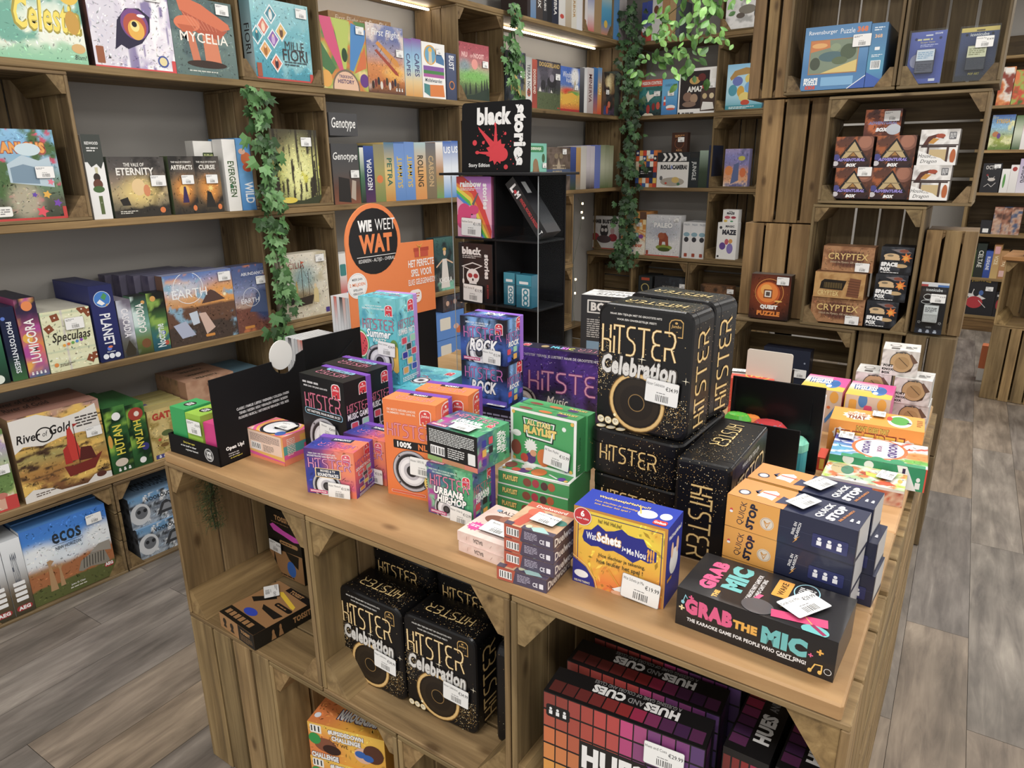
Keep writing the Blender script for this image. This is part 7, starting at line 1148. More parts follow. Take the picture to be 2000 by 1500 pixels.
cover('curse','brown-grey small box of the pair with a glowing spark',arL,[('t','#ece8e0','THE VALE OF ETERNITY',.5,.9,.03,.8,{'b':.02}),('t','#ece8e0','CURSE',.5,.81,.08,.66,{'b':.03}),('star','#f4d878',.55,.44,.14,7,.4),('p','#2a2622',[(.3,.1),(.4,.4),(.55,.36),(.7,.1)]),('e','#e07a3a',.84,.1,.08,.05)],'#4c4640',st=P1(.62,.6,s=.05))
cover('everb','white box with dark tree letters, standing behind the small brown-grey pair',[('g','#dcdad4','#e6e4de')],[('rr','#4a5a3a',.3,.68,.9,.84,.1),('t','#c8d08a','EVERGREEN',.6,.76,.12,.5,{'b':.02})],'#dcdad4')
spine('evers','white spine with green vertical lettering, right of the small brown-grey pair',['#e6e4de','#eeece8'],'EVERGREEN',tc='#3a5a2a',ty=.45,ln=.5,extra=[('e','#3f8a6a',.4,.35,.12,.03)])
spine('wilds','bright blue spine with an orange bird, beside the ivy',['#4a8ac8','#6aa8dc','#5a9ad4'],'WILD',tc='#f2f4f6',ty=.25,ln=.3,extra=[('e','#d8703a',.5,.72,.3,.09),('e','#c85a3a',.55,.6,.3,.06),('e','#e8b8a0',.3,.82,.2,.04)])
cover('forest','misty green-gold forest box inside the ivy-draped crate',[('g','#4a5230','#8a9040','#c8cc68','#b0ac60','#6a6440','#4a4632'),('b','#f0f0a0',.55,.4,.3,.35,.8),('s','#3a3426',34,4,.66,1,.12),('s','#2f2a20',16,9,.78,1,.1),('m','#d8d44a',6,5,.72,.03)],[('l','#2f2a20',[(.86,.1),(.87,1)],.03),('l','#3a3428',[(.95,.1),(.95,1)],.03),('l','#3a3428',[(.08,.12),(.06,1)],.025),('p','#3a4028',[(0,0),(1,0),(1,.12),(.6,.05),(.3,.06),(0,.14)]),('e','#e8d040',.3,.06,.16,.04),('t','#e8e080','FOREST',.2,.05,.04,.2,{})],'#6a6a3c',st=P1(.74,.84,s=.056))
geL=[('g','#8a5238','#6a4434','#55504e','#4a4a4c','#48484a')]
cover('genob','grey-brown box with white brush lettering, below the flat copy',geL,[('t','#f0efec','Genotype',.5,.78,.16,.9,{'b':.01,'sh':.2}),('p','#2a2624',[(.15,.05),(.2,.46),(.6,.42),(.62,.02)]),('p','#b8a898',[(.7,.4),(.85,.38),(.8,.05),(.62,.1)])],'#55504e',st=P1(.80,.50,s=.052))
box('genot','flat grey box with white brush lettering, lying on top of the brush-lettered box',faces=dict(F=(G('#4a4a4c'),[('t','#f0efec','Genotype',.5,.5,.6,.85,{'b':.01,'sh':.2})])),base='#4a4a4c')
s4=[('a','thin green and black spine first in the row right of the brush-lettered box',['#2a2a2a','#4a7a5a','#e8e8e0'],'',''),('b','dark violet and blue spine with white capitals in the row',['#5a2f5a','#1f2a5a','#3a5aa8'],'NEOTOPIA','#f0f0f4'),('c','olive and orange spine with a balloon in the row',['#7a8a4a','#a8a060','#8a8468'],'',''),('d','yellow spine with a teal label top, slightly tall in the row',['#c88a3a','#e8c878','#4a7a98'],'PETRA','#2a6a5a'),('e','sky-blue spine, first of the matching pair',['#5a88c8','#7aa0d8','#6a90d0'],'SUMMIT','#d8b858'),('f','sky-blue spine, second of the matching pair',['#5a88c8','#7aa0d8','#6a90d0'],'SUMMIT','#d8b858'),
 ('g','orange desert spine with black capitals in the row',['#d8904a','#e0a860','#a8c4c8'],'ROLLING','#3a3428'),('h','brown spine with a red title in the row',['#7a6a50','#8a7a60','#6a6a70'],'CARSON','#c8a878'),('i','white and brick-coloured spine in the row',['#6a9a5a','#b8865a','#ecebe6'],'',''),('j','blue and white sky spine left of the twin behind the sign',['#5a94d0','#e8eef4','#3a68b8'],'US','#f2f4f8'),('k','blue and white sky spine half behind the black sign',['#5a94d0','#e8eef4','#3a68b8'],'US','#f2f4f8')]
for n,l,c,t_,tc in s4: spine('s4'+n,l,c,t_,tc or '#eee',a=0 if t_=='US' else 90 if n in 'bef' else -90,ty=.85 if t_=='US' else .5,th=.12 if t_=='US' else .5,ln=.9 if t_=='US' else .55,extra=[('e','#e07a3a',.5,.4,.3,.07)] if n=='c' else [])
cover('dier','mint-green animal box right of the black sign',[('g','#5ab0a0','#74bfae','#8accb8','#7ac4b0')],[('rr','#3f8a5a',.2,.82,.86,.95,.3),('t','#e8f0d8','DIERENRIJK',.53,.885,.07,.58,{'b':.04}),('p','#8a6a4a',[(.3,.15),(.4,.55),(.6,.62),(.75,.2)]),('e','#9a7a5a',.5,.55,.12,.14),('e','#b88a5a',.15,.68,.08,.08),('e','#4a6a4a',.85,.7,.07,.09),('e','#8a5a3a',.1,.25,.08,.1),('e','#8a6a4a',.9,.22,.07,.1)],'#74bfae',st=P1(.88,.55,s=.045))
cover('loka','brown carved-wood box with faint gold ornament',[('n',5,6,'#5a4c40','#74645a','#66564a','#4a4038')],[('r','#7a6a5e',.0,.86,1,.88),('r','#4a5a7a',.0,.34,1,.5),('txt','#a89a80',.25,.42,.8,.62,3),('p','#b0a088',[(.4,.5),(.5,.75),(.6,.5)]),('e','#8a7a60',.4,.8,.08,.06),('e','#8a7a60',.6,.8,.08,.06)],'#64564a',st=P1(.72,.9,s=.05))
for n,l,c,t_ in (('m','deep blue and gold spine right of the carved-wood box',['#3a4a2a','#2a3f7a','#4a5aa0'],''),('n','golden-brown spine near the shelf corner',['#8a8478','#b88a4a','#c8a05a'],''),('o','cream-grey spine near the shelf corner',['#b0a89c','#d8d4cc','#c8c4bc'],''),('p','white spine with violet specks, first of its pair',['#3a3434','#d8d0d4','#c8c0cc'],''),('q','white spine with violet specks, second of its pair',['#4a3a3a','#ddd6da','#ccc4d0'],''),('r','periwinkle-blue spine near the shelf corner',['#5a6ab8','#7484c8','#6a7ac0'],''),('s','greenish-cream spine near the corner, first of three',['#5a6a3a','#c8ccb0','#8a9470'],''),('t','greenish-cream spine near the corner, second of three',['#5a6a3a','#c0c4a8','#7a8460'],''),('u','greenish-cream spine near the corner, last of three',['#6a7448','#b8bca0','#8a9068'],'')):
    spine('s4'+n,l,c,t_)
# -- shelf with the waterfall box
spine('green3s','dark green spine at the left picture edge beside the moonlit blue spine',['#1a2a24','#2a6a4a','#7ac08a'],extra=[('c','#dfe8dc',.6,.06,.2)])
spine('photo','midnight-blue spine with tall white capitals and a glowing moon',['#3a6a3a','#1a2238','#1c2444','#1a2040'],'PHOTOSYNTHESIS',tc='#e8ecf4',ty=.45,ln=.7,th=.36,extra=[('c','#5a7ad0',.2,.85,.14)])
spine('lumi','coral-reef spine in violet, orange and pink with white capitals',['#3a6a88','#c85a8a','#e08a3a','#a84a7a','#3a2a4a','#1a1a2c'],'LUMICORA',tc='#f4f0ee',a=90,ty=.46,ln=.56,th=.5,extra=[('c','#e8884a',.55,.9,.26),('e','#e8b040',.3,.5,.24,.06),('e','#e05a6a',.6,.36,.3,.07),('icons','#f0f0f0',.1,.03,.9,.07,4)],lay=[('g','#3a6a88','#c85a8a','#e08a3a','#a84a7a','#3a2a4a','#1a1a2c'),('m','#e8a83c',6,4,.62,.05),('m','#b04a9a',7,8,.6,.06)])
spc=[('g','#dfe0b8')]+[('q','#b8c8a8',0,v,1,v+.012,.7) for v in (.12,.33,.54,.75,.94)]+[('q','#c0b0c8',u,0,u+.014,1,.6) for u in (.14,.4,.66,.9)]+[('q','#eef0d0',0,v,1,v+.05,.4) for v in (.2,.45,.68,.86)]
def cook(x,y,a): return ('nb',[('p','#8a4a2c',[(x+.085*cos(a+k*pi/2+.785)*1.3,y+.062*sin(a+k*pi/2+.785)*1.3) for k in range(4)]),('c','#f0e8d8',x,y,.018)])
cover('specu','cream plaid biscuit box with brown cookies and dark script',spc,[cook(.27,.89,.2),cook(.12,.72,.5),cook(.84,.97,.6),cook(.97,.9,.5),cook(.86,.13,-.5),cook(.98,.17,.1),('t','#2a2420','Speculaas',.54,.545,.20,.80,{'b':.01,'sh':.3,'arc':.0})]+[('c',c,.36+.09*i,.42+.012*i,.033) for i,c in enumerate(['#e8a83c','#e0783c','#6aa84a','#4a8ad0','#8a4ab0','#7a9a4a'])]+[('c','#e08a3a',.13,.12,.045),('txt','#6a6450',.2,.08,.5,.13,2)],'#dfe0b8',st=P1(.64,.76,s=.062),T='#c8c4b4',R=(G('#d8d8b0'),[]))
spine('planet','deep navy spine with a bright globe and tall thin capitals',['#1c2450','#262c64','#2a306c','#242a5c'],'PLANET',tc='#eef0f6',ty=.42,ln=.42,th=.45,extra=[('c','#dfe8f4',.5,.82,.36),('c','#3f80d0',.5,.82,.34),('p','#4a9a5a',[(.45,.84),(.6,.9),(.72,.86),(.6,.8)]),('p','#f0f2f4',[(.25,.78),(.45,.74),(.6,.76),(.4,.82)]),('p','#d8a84a',[(.6,.74),(.72,.76),(.66,.72)]),('c','#5a7ad8',.45,.17,.1),('e','#e07a4a',.5,.19,.1,.015),('t','#f0f2f6','blue orange',.5,.125,.02,.7,{'b':.04}),('c','#e8ecf4',.24,.07,.12),('c','#e8ecf4',.5,.07,.12),('c','#e8ecf4',.76,.07,.12)])
caL=[('g','#3a3a3a','#5a5a50','#7a7a8a','#8a8494','#6a6474'),('m','#c8ccd8',4,3,.6,.1)]
spine('casca','grey-violet valley spine with white capitals',['#55524a','#77727c','#8a8490'],'CASCADIA',tc='#eceaf0',ty=.6,ln=.5,lay=caL,extra=[('e','#d8784a',.3,.1,.2,.04),('p','#3a3428',[(.1,.1),(.5,.3),(.9,.12),(.8,.02),(.2,.02)])])
spine('cascb','green waterfall spine with white capitals and a brown bear',['#4a5a2a','#5a8a6a','#1f2420'],'CASCADIA',tc='#f2f2ee',a=90,ty=.62,ln=.5,lay=[('g','#3a4420','#6a7a3a','#7ab0a0','#4a7a6a','#1f2420'),('m','#cfe4e0',5,6,.62,.06)],extra=[('e','#7a5030',.6,.18,.3,.08),('c','#d8a050',.75,.88,.12)])
spine('cascn','dark teal night-forest spine beside the waterfall box',['#20505c','#2a6a70','#3a6a3a','#161c1a'],'Nocturne',tc='#dfeaea',a=90,ty=.26,ln=.4,extra=[('c','#b8503c',.8,.12,.14),('c','#4a5ab0',.7,.3,.12),('c','#d8a050',.35,.9,.16),('b','',0)][:3],lay=[('g','#1f4a58','#2a6a74','#4a7a3a','#1a201c','#141614'),('m','#8ab04a',6,3,.64,.05)])
eaL=[('g','#5a3c34','#7a5040','#a87048','#c88848','#d8a878','#8a9ac8','#5a7ab8'),('b','#e8a04a',.86,.66,.4,.2,.8),('m','#d8905a',4,6,.6,.08,(1,2)),('b','#c8ccd8',.2,.8,.3,.1,.7),('h','#6a4a38',.52,.06,2,5),('h','#4a3c34',.28,.12,3,9),('m','#8ab0c8',6,3,.7,.05)]
eaOps=[('p','#5a4038',[(.5,.55),(.62,.72),(.66,.735),(.72,.70),(.86,.57)]),('star','#fff0c0',.86,.64,.045,9,.3),('p','#c8d4e4',[(.3,.44),(.42,.46),(.44,.28),(.34,.26)]),('p','#b0b8d0',[(.06,.3),(.24,.34),(.36,.12),(.16,.1)]),('p','#d8b8a8',[(.44,.42),(.54,.42),(.66,.18),(.52,.1)]),('o','#eef0f4',.34,.80,.215,.008),('t','#f2f4f6','EARTH',.35,.725,.12,.54,{}),('rr','#d8903a',.5,.06,.64,.1,.4)]
cover('earth','wide volcano and waterfall sunset box with a thin white ring, front of its row',eaL,eaOps,'#7a5a4a',st=P1(.88,.90,s=.056),T='#8a90b0')
x=PL['earth']
for i in range(4): box('ec%d'%i,['second','third','fourth','rearmost'][i]+' copy of the waterfall sunset box, standing in line behind the front one',faces=dict(L=([('n',6,3,'#3a3a4a','#55506a','#6a6478')],[]),T=([('g','#5a5a74')],[])),base='#5a5668',key='earthcopy',pl=(x[0]-.058*(i+1),x[1]-.028*(i+1),.857,.29,.055,.285,x[6],0))
cover('abun','narrower blue volcano box with a small white ring, next to the waterfall box',[('g','#6a5040','#8a5a48','#b89a88','#8a94b8','#5a6a98','#4a5a8a'),('h','#7a4a3c',.34,.1,2,4),('m','#c8784a',7,5,.66,.05),('b','#3a4a74',.86,.4,.3,.25,.3)],[('p','#4a5a80',[(.4,.3),(.75,.62),(1,.55),(1,.25)]),('t','#eceef4','ABUNDANCE',.6,.87,.045,.7,{'b':.01}),('o','#e8eaf0',.5,.52,.25,.01),('t','#eceef4','EARTH',.45,.47,.07,.6,{}),('rr','#d8903a',.2,.05,.5,.09,.4)],'#6a6a88',st=P1(.82,.76,s=.05),T='#4a4e68')
cover('sici','cream box with a painted sailing ship and harbour, inside the lower ivy crate',[('g','#d8cfb8','#e0d8c4','#e6decc'),('m','#c8bc9c',4,3,.6,.1),('b','#8aa8a8',.45,.62,.25,.2,.8),('b','#8a7a5a',.42,.3,.32,.12,.6)],[('t','#8a3a30','SICILIA',.26,.82,.09,.5,{'b':.0}),('l','#4a3a28',[(.42,.26),(.42,.88)],.012),('l','#4a3a28',[(.56,.28),(.56,.72)],.01),('p','#c85a3a',[(.42,.88),(.5,.86),(.42,.84)]),('p','#3a2f26',[(.2,.3),(.66,.34),(.6,.2),(.28,.18)]),('p','#2a2620',[(.1,.3),(.3,.36),(.34,.26),(.12,.22)]),('p','#d8c48a',[(.64,.22),(.66,.42),(.72,.46),(.76,.4),(.76,.2)]),('e','#e0c8a0',.7,.48,.03,.03),('l','#5a4a38',[(.42,.8),(.2,.35)],.004),('l','#5a4a38',[(.42,.8),(.66,.4)],.004),('p','#b89a5a',[(.26,.5),(.29,.6),(.31,.5),(.31,.4),(.26,.4)]),('rr','#4a3a88',.9,.02,.99,.1,.1),('txt','#7a6a50',.05,.05,.35,.1,2)],'#d8cfb8',st=P1(.84,.9,s=.05))
cover('teal3','white box with teal and coral print, half behind the orange sign',[('g','#7ac0d8','#d8605a','#e8e6e2','#eceae6')],[('rr','#3f8a88',.1,.62,.5,.82,.2),('e','#4a90c0',.6,.2,.3,.15)],'#e4e2de')
cover('khora','dark teal box with a white-robed figure with raised arms',[('g','#3a2f28','#4a4a48','#3a4f50','#2a4a4c','#3f6a64'),('m','#7ab8a0',3,5,.6,.08),('m','#1f2a2c',5,8,.6,.08)],[('p','#d8d0c8',[(.3,.05),(.4,.6),(.62,.6),(.76,.05)]),('e','#d8b090',.52,.72,.07,.06),('e','#c8a04a',.52,.78,.09,.03),('l','#d8b090',[(.4,.58),(.08,.46)],.05),('l','#d8b090',[(.62,.58),(.94,.5)],.05),('t','#eceae6','KHORA',.55,.2,.1,.66,{'b':.01})],'#2f4648')
cover('orange3','orange canyon-city painting box inside the end crate of the shelf',[('g','#8a4030','#c87838','#d89a58','#a8b8c8','#8ab0d0'),('m','#7a5a3a',6,3,.56,.06),('m','#e8dcc8',3,9,.62,.06)],[('p','#d87a30',[(.4,.25),(.55,.5),(.62,.3)]),('p','#e08a3a',[(.66,.25),(.8,.52),(.86,.3)]),('e','#b83028',.16,.12,.12,.12)],'#b88a58')
# -- shelf just above the floor crates
cover('field2','meadow box with cream flowers and a red corner, cut off at the left edge',[('g','#8a6a4a','#a8b86a','#c8cc8a','#a8b890','#b0a0c0','#7a68a0'),('m','#e8d8c0',7,3,.66,.05),('m','#6a8a4a',5,6,.6,.06)],[('e','#e8cfb0',.75,.14,.22,.1),('e','#d8a890',.9,.1,.1,.08),('e','#c87868',.85,.2,.06,.04),('r','#c8403c',0,0,1,.03),('rr','#c8403c',.88,0,1,.18,.1)],'#a8b08a',st=P1(.9,.52,s=.05))
riL=[('g','#5a3c28','#8a5a34','#b0803c','#a89a58','#d8a84a','#c89a78','#b08a84'),('m','#e8bc58',3,4,.6,.1,(1,2)),('m','#4a3424',7,8,.62,.06,(1,5))]
riOps=[('p','#e4e0da',[(.0,.98),(.3,.99),(.55,.88),(.75,.90),(.95,.96),(.98,.60),(.75,.66),(.5,.66),(.3,.62),(.1,.66),(.0,.6)]),('o','#201c1c',.34,.74,.095,.016),('t','#1f1a1a','River',.17,.75,.10,.26,{'b':.02,'sh':.2}),('t','#1f1a1a','of',.35,.75,.06,.06,{'sh':.2}),('t','#1f1a1a','Gold',.52,.77,.11,.24,{'b':.02,'sh':.2}),('txt','#4a4442',.70,.72,.96,.86,4),('p','#7a2a22',[(.48,.3),(.52,.16),(.82,.18),(.94,.36),(.8,.30),(.6,.28)]),('p','#c8382e',[(.53,.34),(.58,.72),(.62,.76),(.70,.42),(.66,.34)]),('p','#b02c26',[(.5,.32),(.5,.5),(.56,.55),(.58,.32)]),('p','#5a2420',[(.66,.32),(.7,.48),(.82,.46),(.86,.3)]),('l','#3a1a18',[(.66,.3),(.66,.78)],.008),('p','#a83028',[(.66,.78),(.72,.77),(.66,.74)]),('p','#e0dcd6',[(.1,.0),(.0,.0),(.0,.08),(.1,.14),(.3,.1),(.4,.04),(.7,.02),(.8,.1),(1,.08),(1,0)]),('e','#5a3028',.88,.08,.06,.035),('txt','#6a5a50',.12,.04,.34,.09,2)]
cover('river','river landscape box with a red-sailed junk and black brush letters, front of its stack',riL,riOps,'#8a6a48',st=P1(.88,.63,s=.055),T='#a87a6a')
x=PL['river']
for i in range(2): box('rc%d'%i,['second river box leaning right behind the red-sailed junk box','third river box at the back behind the red-sailed junk box'][i],faces=dict(T=([('g','#9a6a58')],[('t','#3a2a28','River of Gold',.35,.5,.7,.5,{'b':.02,'sh':.2})]),L=([('n',4,3,'#6a4a3c','#8a6250')],[])),base='#7a5446',key='rivercopy',pl=(x[0]-.078*(i+1),x[1]-.006,.413,.295,.075,.316+.004*i,x[6],0))
huL_=[('g','#1f4a24','#2f6a34','#2a5a2c','#4a8a3c'),('m','#12301a',6,3,.54,.06),('m','#8ab83c',8,6,.68,.04)]
spine('huta','jungle-green spine with yellow capitals and a pale beetle at its foot',['#1f4a24','#2f6a34'],'HUTAN',tc='#e8d83c',a=90,ty=.5,ln=.44,th=.42,lay=huL_,extra=[('e','#d8cbb8',.45,.16,.3,.06),('c','#f0f0f0',.55,.85,.2),('e','#d8a03c',.1,.5,.1,.1),('icons','#f0f0f0',.2,.03,.9,.08,3)])
spine('hutb','jungle-green spine with yellow capitals and a red bird eye at its top',['#1f4a24','#2f6a34'],'HUTAN',tc='#e8d83c',a=-90,ty=.52,ln=.44,th=.42,lay=huL_,extra=[('e','#a83a2c',.5,.84,.4,.1),('e','#e8dcd0',.55,.84,.14,.04),('c','#f0f0f0',.5,.1,.18),('e','#3a3a80',.75,.3,.2,.06)])
cover('gait','sand-coloured box with red letters and small insects',[('g','#c8b068','#d0ba78','#cdb670'),('m','#a8904a',7,3,.62,.05)],[('t','#b8402c','GATSBY',.5,.86,.14,.8,{'b':.06}),('e','#5a6a3a',.4,.5,.14,.06),('e','#4a5a8a',.6,.36,.08,.05),('e','#7a5a2a',.3,.28,.1,.04),('e','#c85a3a',.2,.4,.04,.03),('rr','#4a4a88',.05,.03,.6,.11,.1),('icons','#e8e8f0',.1,.045,.55,.1,4)],'#c8b06a',T='#b8a868')
x=PL['gait']
for i in range(3): box('gc%d'%i,['second','third','rearmost'][i]+' sand-coloured insect box lined up behind the front one',faces=dict(T=([('g','#c0b470','#a89c5c')],[('r','#5a5080',.05,.3,.25,.7)]),L=(G('#b8a860'),[])),base='#b8a860',key='gaitcopy',pl=(x[0]-.06*(i+1),x[1]+.002*(i+1),.413,.172,.055,.215+.002*i,x[6],0))
cover('brown2','pinkish-brown city-plan box behind the black tray panel',[('n',6,4,'#b08468','#bf9678','#a87c60')],[('t','#5a4030','URBANA',.6,.9,.05,.4,{'b':.03}),('p','#4a6a3a',[(.6,.3),(.6,.45),(.7,.45),(.7,.3)])],'#b08468',T=([('g','#b88c70')],[('t','#3f3a2a','URBANISTA',.5,.5,.45,.5,{'b':.04})]))
x=PL['brown2']
for i in range(3): box('bc%d'%i,['second','third','rearmost'][i]+' pinkish-brown city-plan box behind the front one',faces=dict(T=([('g','#b08468')],[('t','#4a3f30','URBANISTA',.5,.5,.45,.5,{'b':.04})]),L=([('n',8,3,'#8a6a50','#a8805e','#6a5a40')],[])),base='#a87c60',key='brown2copy',pl=(x[0]-.063*(i+1),x[1]+.0,.413,.218,.06,.283,x[6],0))
spine('blu2','steel-blue box lying at the far side of the brown city-plan boxes',['#4a6a7a','#5a7a8a'],pl=(-2.76,1.70,.413,.13,.22,.27,pi/2,0))
for i,(lab,c,c2,y,z) in enumerate([('blue cube-game box on the low shelf behind the orange sign, upper one','#5a8ad0','#e0d8c8',3.02,.413+.16),('blue cube-game box on the low shelf behind the orange sign, lower one','#5a8ad0','#e0d8c8',3.02,.413),('amber box beside the blue cube-game boxes, upper one','#d8983c','#2a2a2a',3.27,.4285+.115),('amber box beside the blue cube-game boxes, lower one','#d8983c','#2a2a2a',3.27,.4285)]):
    am=i>1
    box('lw%d'%i,lab,faces=dict(F=([('g',c)],[('rr',c2,.12,.35,.5,.8,.1) if not am else ('t','#7a5418','MASTER',.5,.72,.12,.6,{'b':.03}),('rr','#2a2420',.3,.3,.44,.5,.2) if am else ('e','#e0703a',.8,.25,.12,.14),('rr','#2a2420',.56,.3,.7,.5,.2) if am else ('e','#e0b0a0',.7,.4,.1,.1)]),T=([('g',c)],[('e','#e8c8b0',.4,.5,.2,.3)] if not am else [])),base=c,pl=(-2.72,y,z,.24 if not am else .19,.2,.157 if not am else .112,pi/2,0))
box('lwp','dark portrait box on the shelf behind the orange sign, in clear film',faces=dict(F=([('n',4,5,'#3a3434','#5a4a48','#2a3a4a','#4a2a2a')],[('e','#c8a088',.2,.5,.07,.16),('e','#b89080',.52,.55,.07,.16),('e','#c8a088',.82,.5,.07,.16)])),base='#3a3434',m=M_WRAP,pl=(-2.72,3.06,.413+.319,.2,.12,.095,pi/2,0))
cover('amst','violet canal-city painting box in the low end crate of the shelf',[('g','#e0a050','#8a7ab0','#b8a890','#8a9ac8','#7a84b8'),('m','#5a4a6a',6,3,.56,.06)],[('p','#d8c8a0',[(.2,.2),(.2,.7),(.4,.72),(.42,.2)]),('p','#c8a878',[(.62,.2),(.6,.76),(.84,.74),(.86,.2)]),('p','#6a84b0',[(.42,.2),(.46,.6),(.58,.6),(.6,.2)]),('t','#b83a34','AMSTERDAM',.5,.88,.11,.8,{'b':.05})],'#8a84a8')
# -- floor crates
ecL=[('g','#3f4a28','#6a6a34','#7a7040','#a8784a','#c8d8e8','#5a9ae0','#3a80d8','#3a7ad0'),('b','#e8eef2',.12,.62,.3,.14,.5),('b','#e8eef2',.9,.62,.25,.16,.5),('b','#dfe8f0',.5,.52,.2,.08,.6),('h','#a8683c',.42,.12,1.6,3),('h','#5a6030',.2,.06,3,5)]
ecOps=[('t','#26303c','ecos',.50,.77,.14,.34,{'b':.02}),('r','#26303c',.32,.685,.68,.69),('t','#26303c','NEW HORIZON',.5,.64,.045,.3,{'b':.02}),('p','#b08a60',[(.2,.12),(.23,.45),(.22,.52),(.26,.53),(.30,.50),(.26,.46),(.29,.12)]),('p','#b08a60',[(.32,.14),(.34,.36),(.33,.42),(.38,.42),(.36,.36),(.38,.14)]),('p','#8a8478',[(.55,.24),(.6,.36),(.74,.42),(.9,.38),(.94,.22),(.88,.2),(.7,.24),(.6,.22)]),('p','#9a948a',[(.72,.42),(.84,.5),(.98,.5),(.98,.36),(.84,.4)])]+[('l','#2a2826',[(.62+.035*i,.25),(.64+.035*i,.39)],.008) for i in range(8)]+[('t','#eceae2','John D Clair',.52,.1,.03,.2,{'b':.02}),('txt','#d8d4c8',.42,.05,.7,.075,1),('rr','#a83434',.86,.14,.98,.2,.5),('t','#f2f2f2','AEG',.92,.18,.045,.1,{'b':.05})]
cover('ecos','wide blue-sky savanna box with giraffes and zebras in the near floor crate',ecL,ecOps,'#6a8ab0',st=P1(.84,.86,s=.056),T='#4a84c8',L=([('g','#3f4a28','#8a7040','#d8dce0','#e4e8ec')],[('t','#4a5060','ecos',.5,.62,.4,.2,{}),('icons','#f0f0f0',.3,.15,.7,.2,1)]))
ecC=([('g','#3f3a28','#6a5a44','#d8dce0','#e8ecf0')],[('t','#4a5060','ecos',.5,.6,.5,.3,{}),('rr','#a83434',.1,.05,.9,.12,.5),('t','#f2f2f2','AEG',.5,.085,.05,.7,{'b':.05}),('nb',[('rr','#eeeeee',.2,.18+.07*i,.8,.23+.07*i,.2) for i in range(4)])])
x=PL['ecos']
for i in range(3): box('eo%d'%i,['narrow end of the savanna box','second narrow end of the savanna box','third narrow end of the savanna box'][i]+[' standing beside the wide cover',' at the left picture edge',' farthest from the wide cover'][i],faces=dict(F=ecC),base='#c8ccd0',key='ecend',pl=(-2.725,x[1]-.178-.064*i,.013,.062,.28,.295,pi/2,0))
for i in range(2): box('eb%d'%i,['second wide savanna box standing behind the front cover','rear wide savanna box, behind two others in the near floor crate'][i],faces=dict(T=([('g','#4a8ad0')],[('t','#2a3a50','ecos',.5,.5,.6,.2,{})])),base='#5a90d0',key='ecback',pl=(x[0]-.078*(i+1),x[1]+.004,.013,.29,.075,.31+.012*i,pi/2,0))
voL=[('n',4,4,'#8a98a8','#b0bcc8','#6a7480','#9aa8b8'),('b','#6a9cc8',.4,.95,.6,.2,.5),('m','#e0e4e8',6,8,.62,.06),('m','#3a3e44',7,3,.64,.05)]
voOps=[('t','#26303a','VOOROUDERS',.55,.80,.13,.56,{'b':.04,'sh':-.15}),('e','#d0d4d8',.16,.42,.16,.34),('e','#6a6e74',.18,.46,.1,.2),('e','#26282c',.14,.5,.03,.06),('e','#26282c',.24,.5,.03,.06),('p','#3a3c40',[(.42,.2),(.52,.56),(.6,.62),(.68,.5),(.76,.22)]),('p','#8a8e94',[(.5,.3),(.56,.5),(.64,.5),(.7,.3)]),('t','#e0803a','10+',.9,.14,.12,.1,{'b':.04})]
vo=dict(faces=dict(F=(voL,voOps),T=([('g','#7aa0c4','#9ab8d4')],[('t','#3a5068','VOOROUDERS',.5,.4,.35,.6,{'b':.03})]),L=([('n',5,7,'#3a3e44','#6a7078','#2a2c30')],[])),base='#8a9cb0',key='vo')
box('voorA','grey-blue tiger box lying at the bottom of its floor crate',pl=(-2.74,1.235,.012,.25,.24,.135,pi/2,0),st=P1(.78,.62,s=.055),**vo)
box('voorB','grey-blue tiger box lying on top of its twin in the floor crate',pl=(-2.752,1.228,.1475,.25,.24,.135,pi/2,0),st=P1(.78,.62,s=.055),**vo)
# ------------------------------------------------------------------ back wall
cover('mission','teal and red box with a white crane bird, in the corner behind the ivy',[('g','#2a3a3a','#2a5a5a','#3a8a88','#3f8f8a'),('m','#1f2f30',4,5,.6,.08)],[('r','#d0503c',0,.82,1,1),('t','#f0e8e0','MISSION CONTROL',.55,.91,.09,.84,{'b':.04}),('r','#2a6a66',.3,.72,.98,.8),('p','#ece6d8',[(.3,.6),(.4,.72),(.46,.6),(.8,.62),(.5,.48),(.4,.4)]),('p','#e8e0c8',[(.15,.05),(.3,.12),(.6,.1),(.7,.03)]),('e','#b03a34',.42,.22,.08,.12),('e','#8a2a2a',.65,.28,.07,.1),('e','#c8503c',.85,.3,.08,.1)],'#2a5a5a',st=P1(.80,.62,s=.05))
cover('boat','sky-blue box with a lighthouse and a white boat on the back wall',[('g','#3a78b8','#4a94d0','#6ab4e0','#58a8dc')],[('e','#f2f2f0',.6,.25,.3,.06),('e','#d85a3a',.6,.2,.28,.03),('p','#d84a3a',[(.12,.3),(.16,.55),(.24,.55),(.28,.3)]),('r','#f0f0ee',.13,.4,.27,.46),('t','#2a5a8a','HARBOUR',.5,.84,.07,.6,{})],'#4a94d0',st=P1(.6,.62,s=.05))
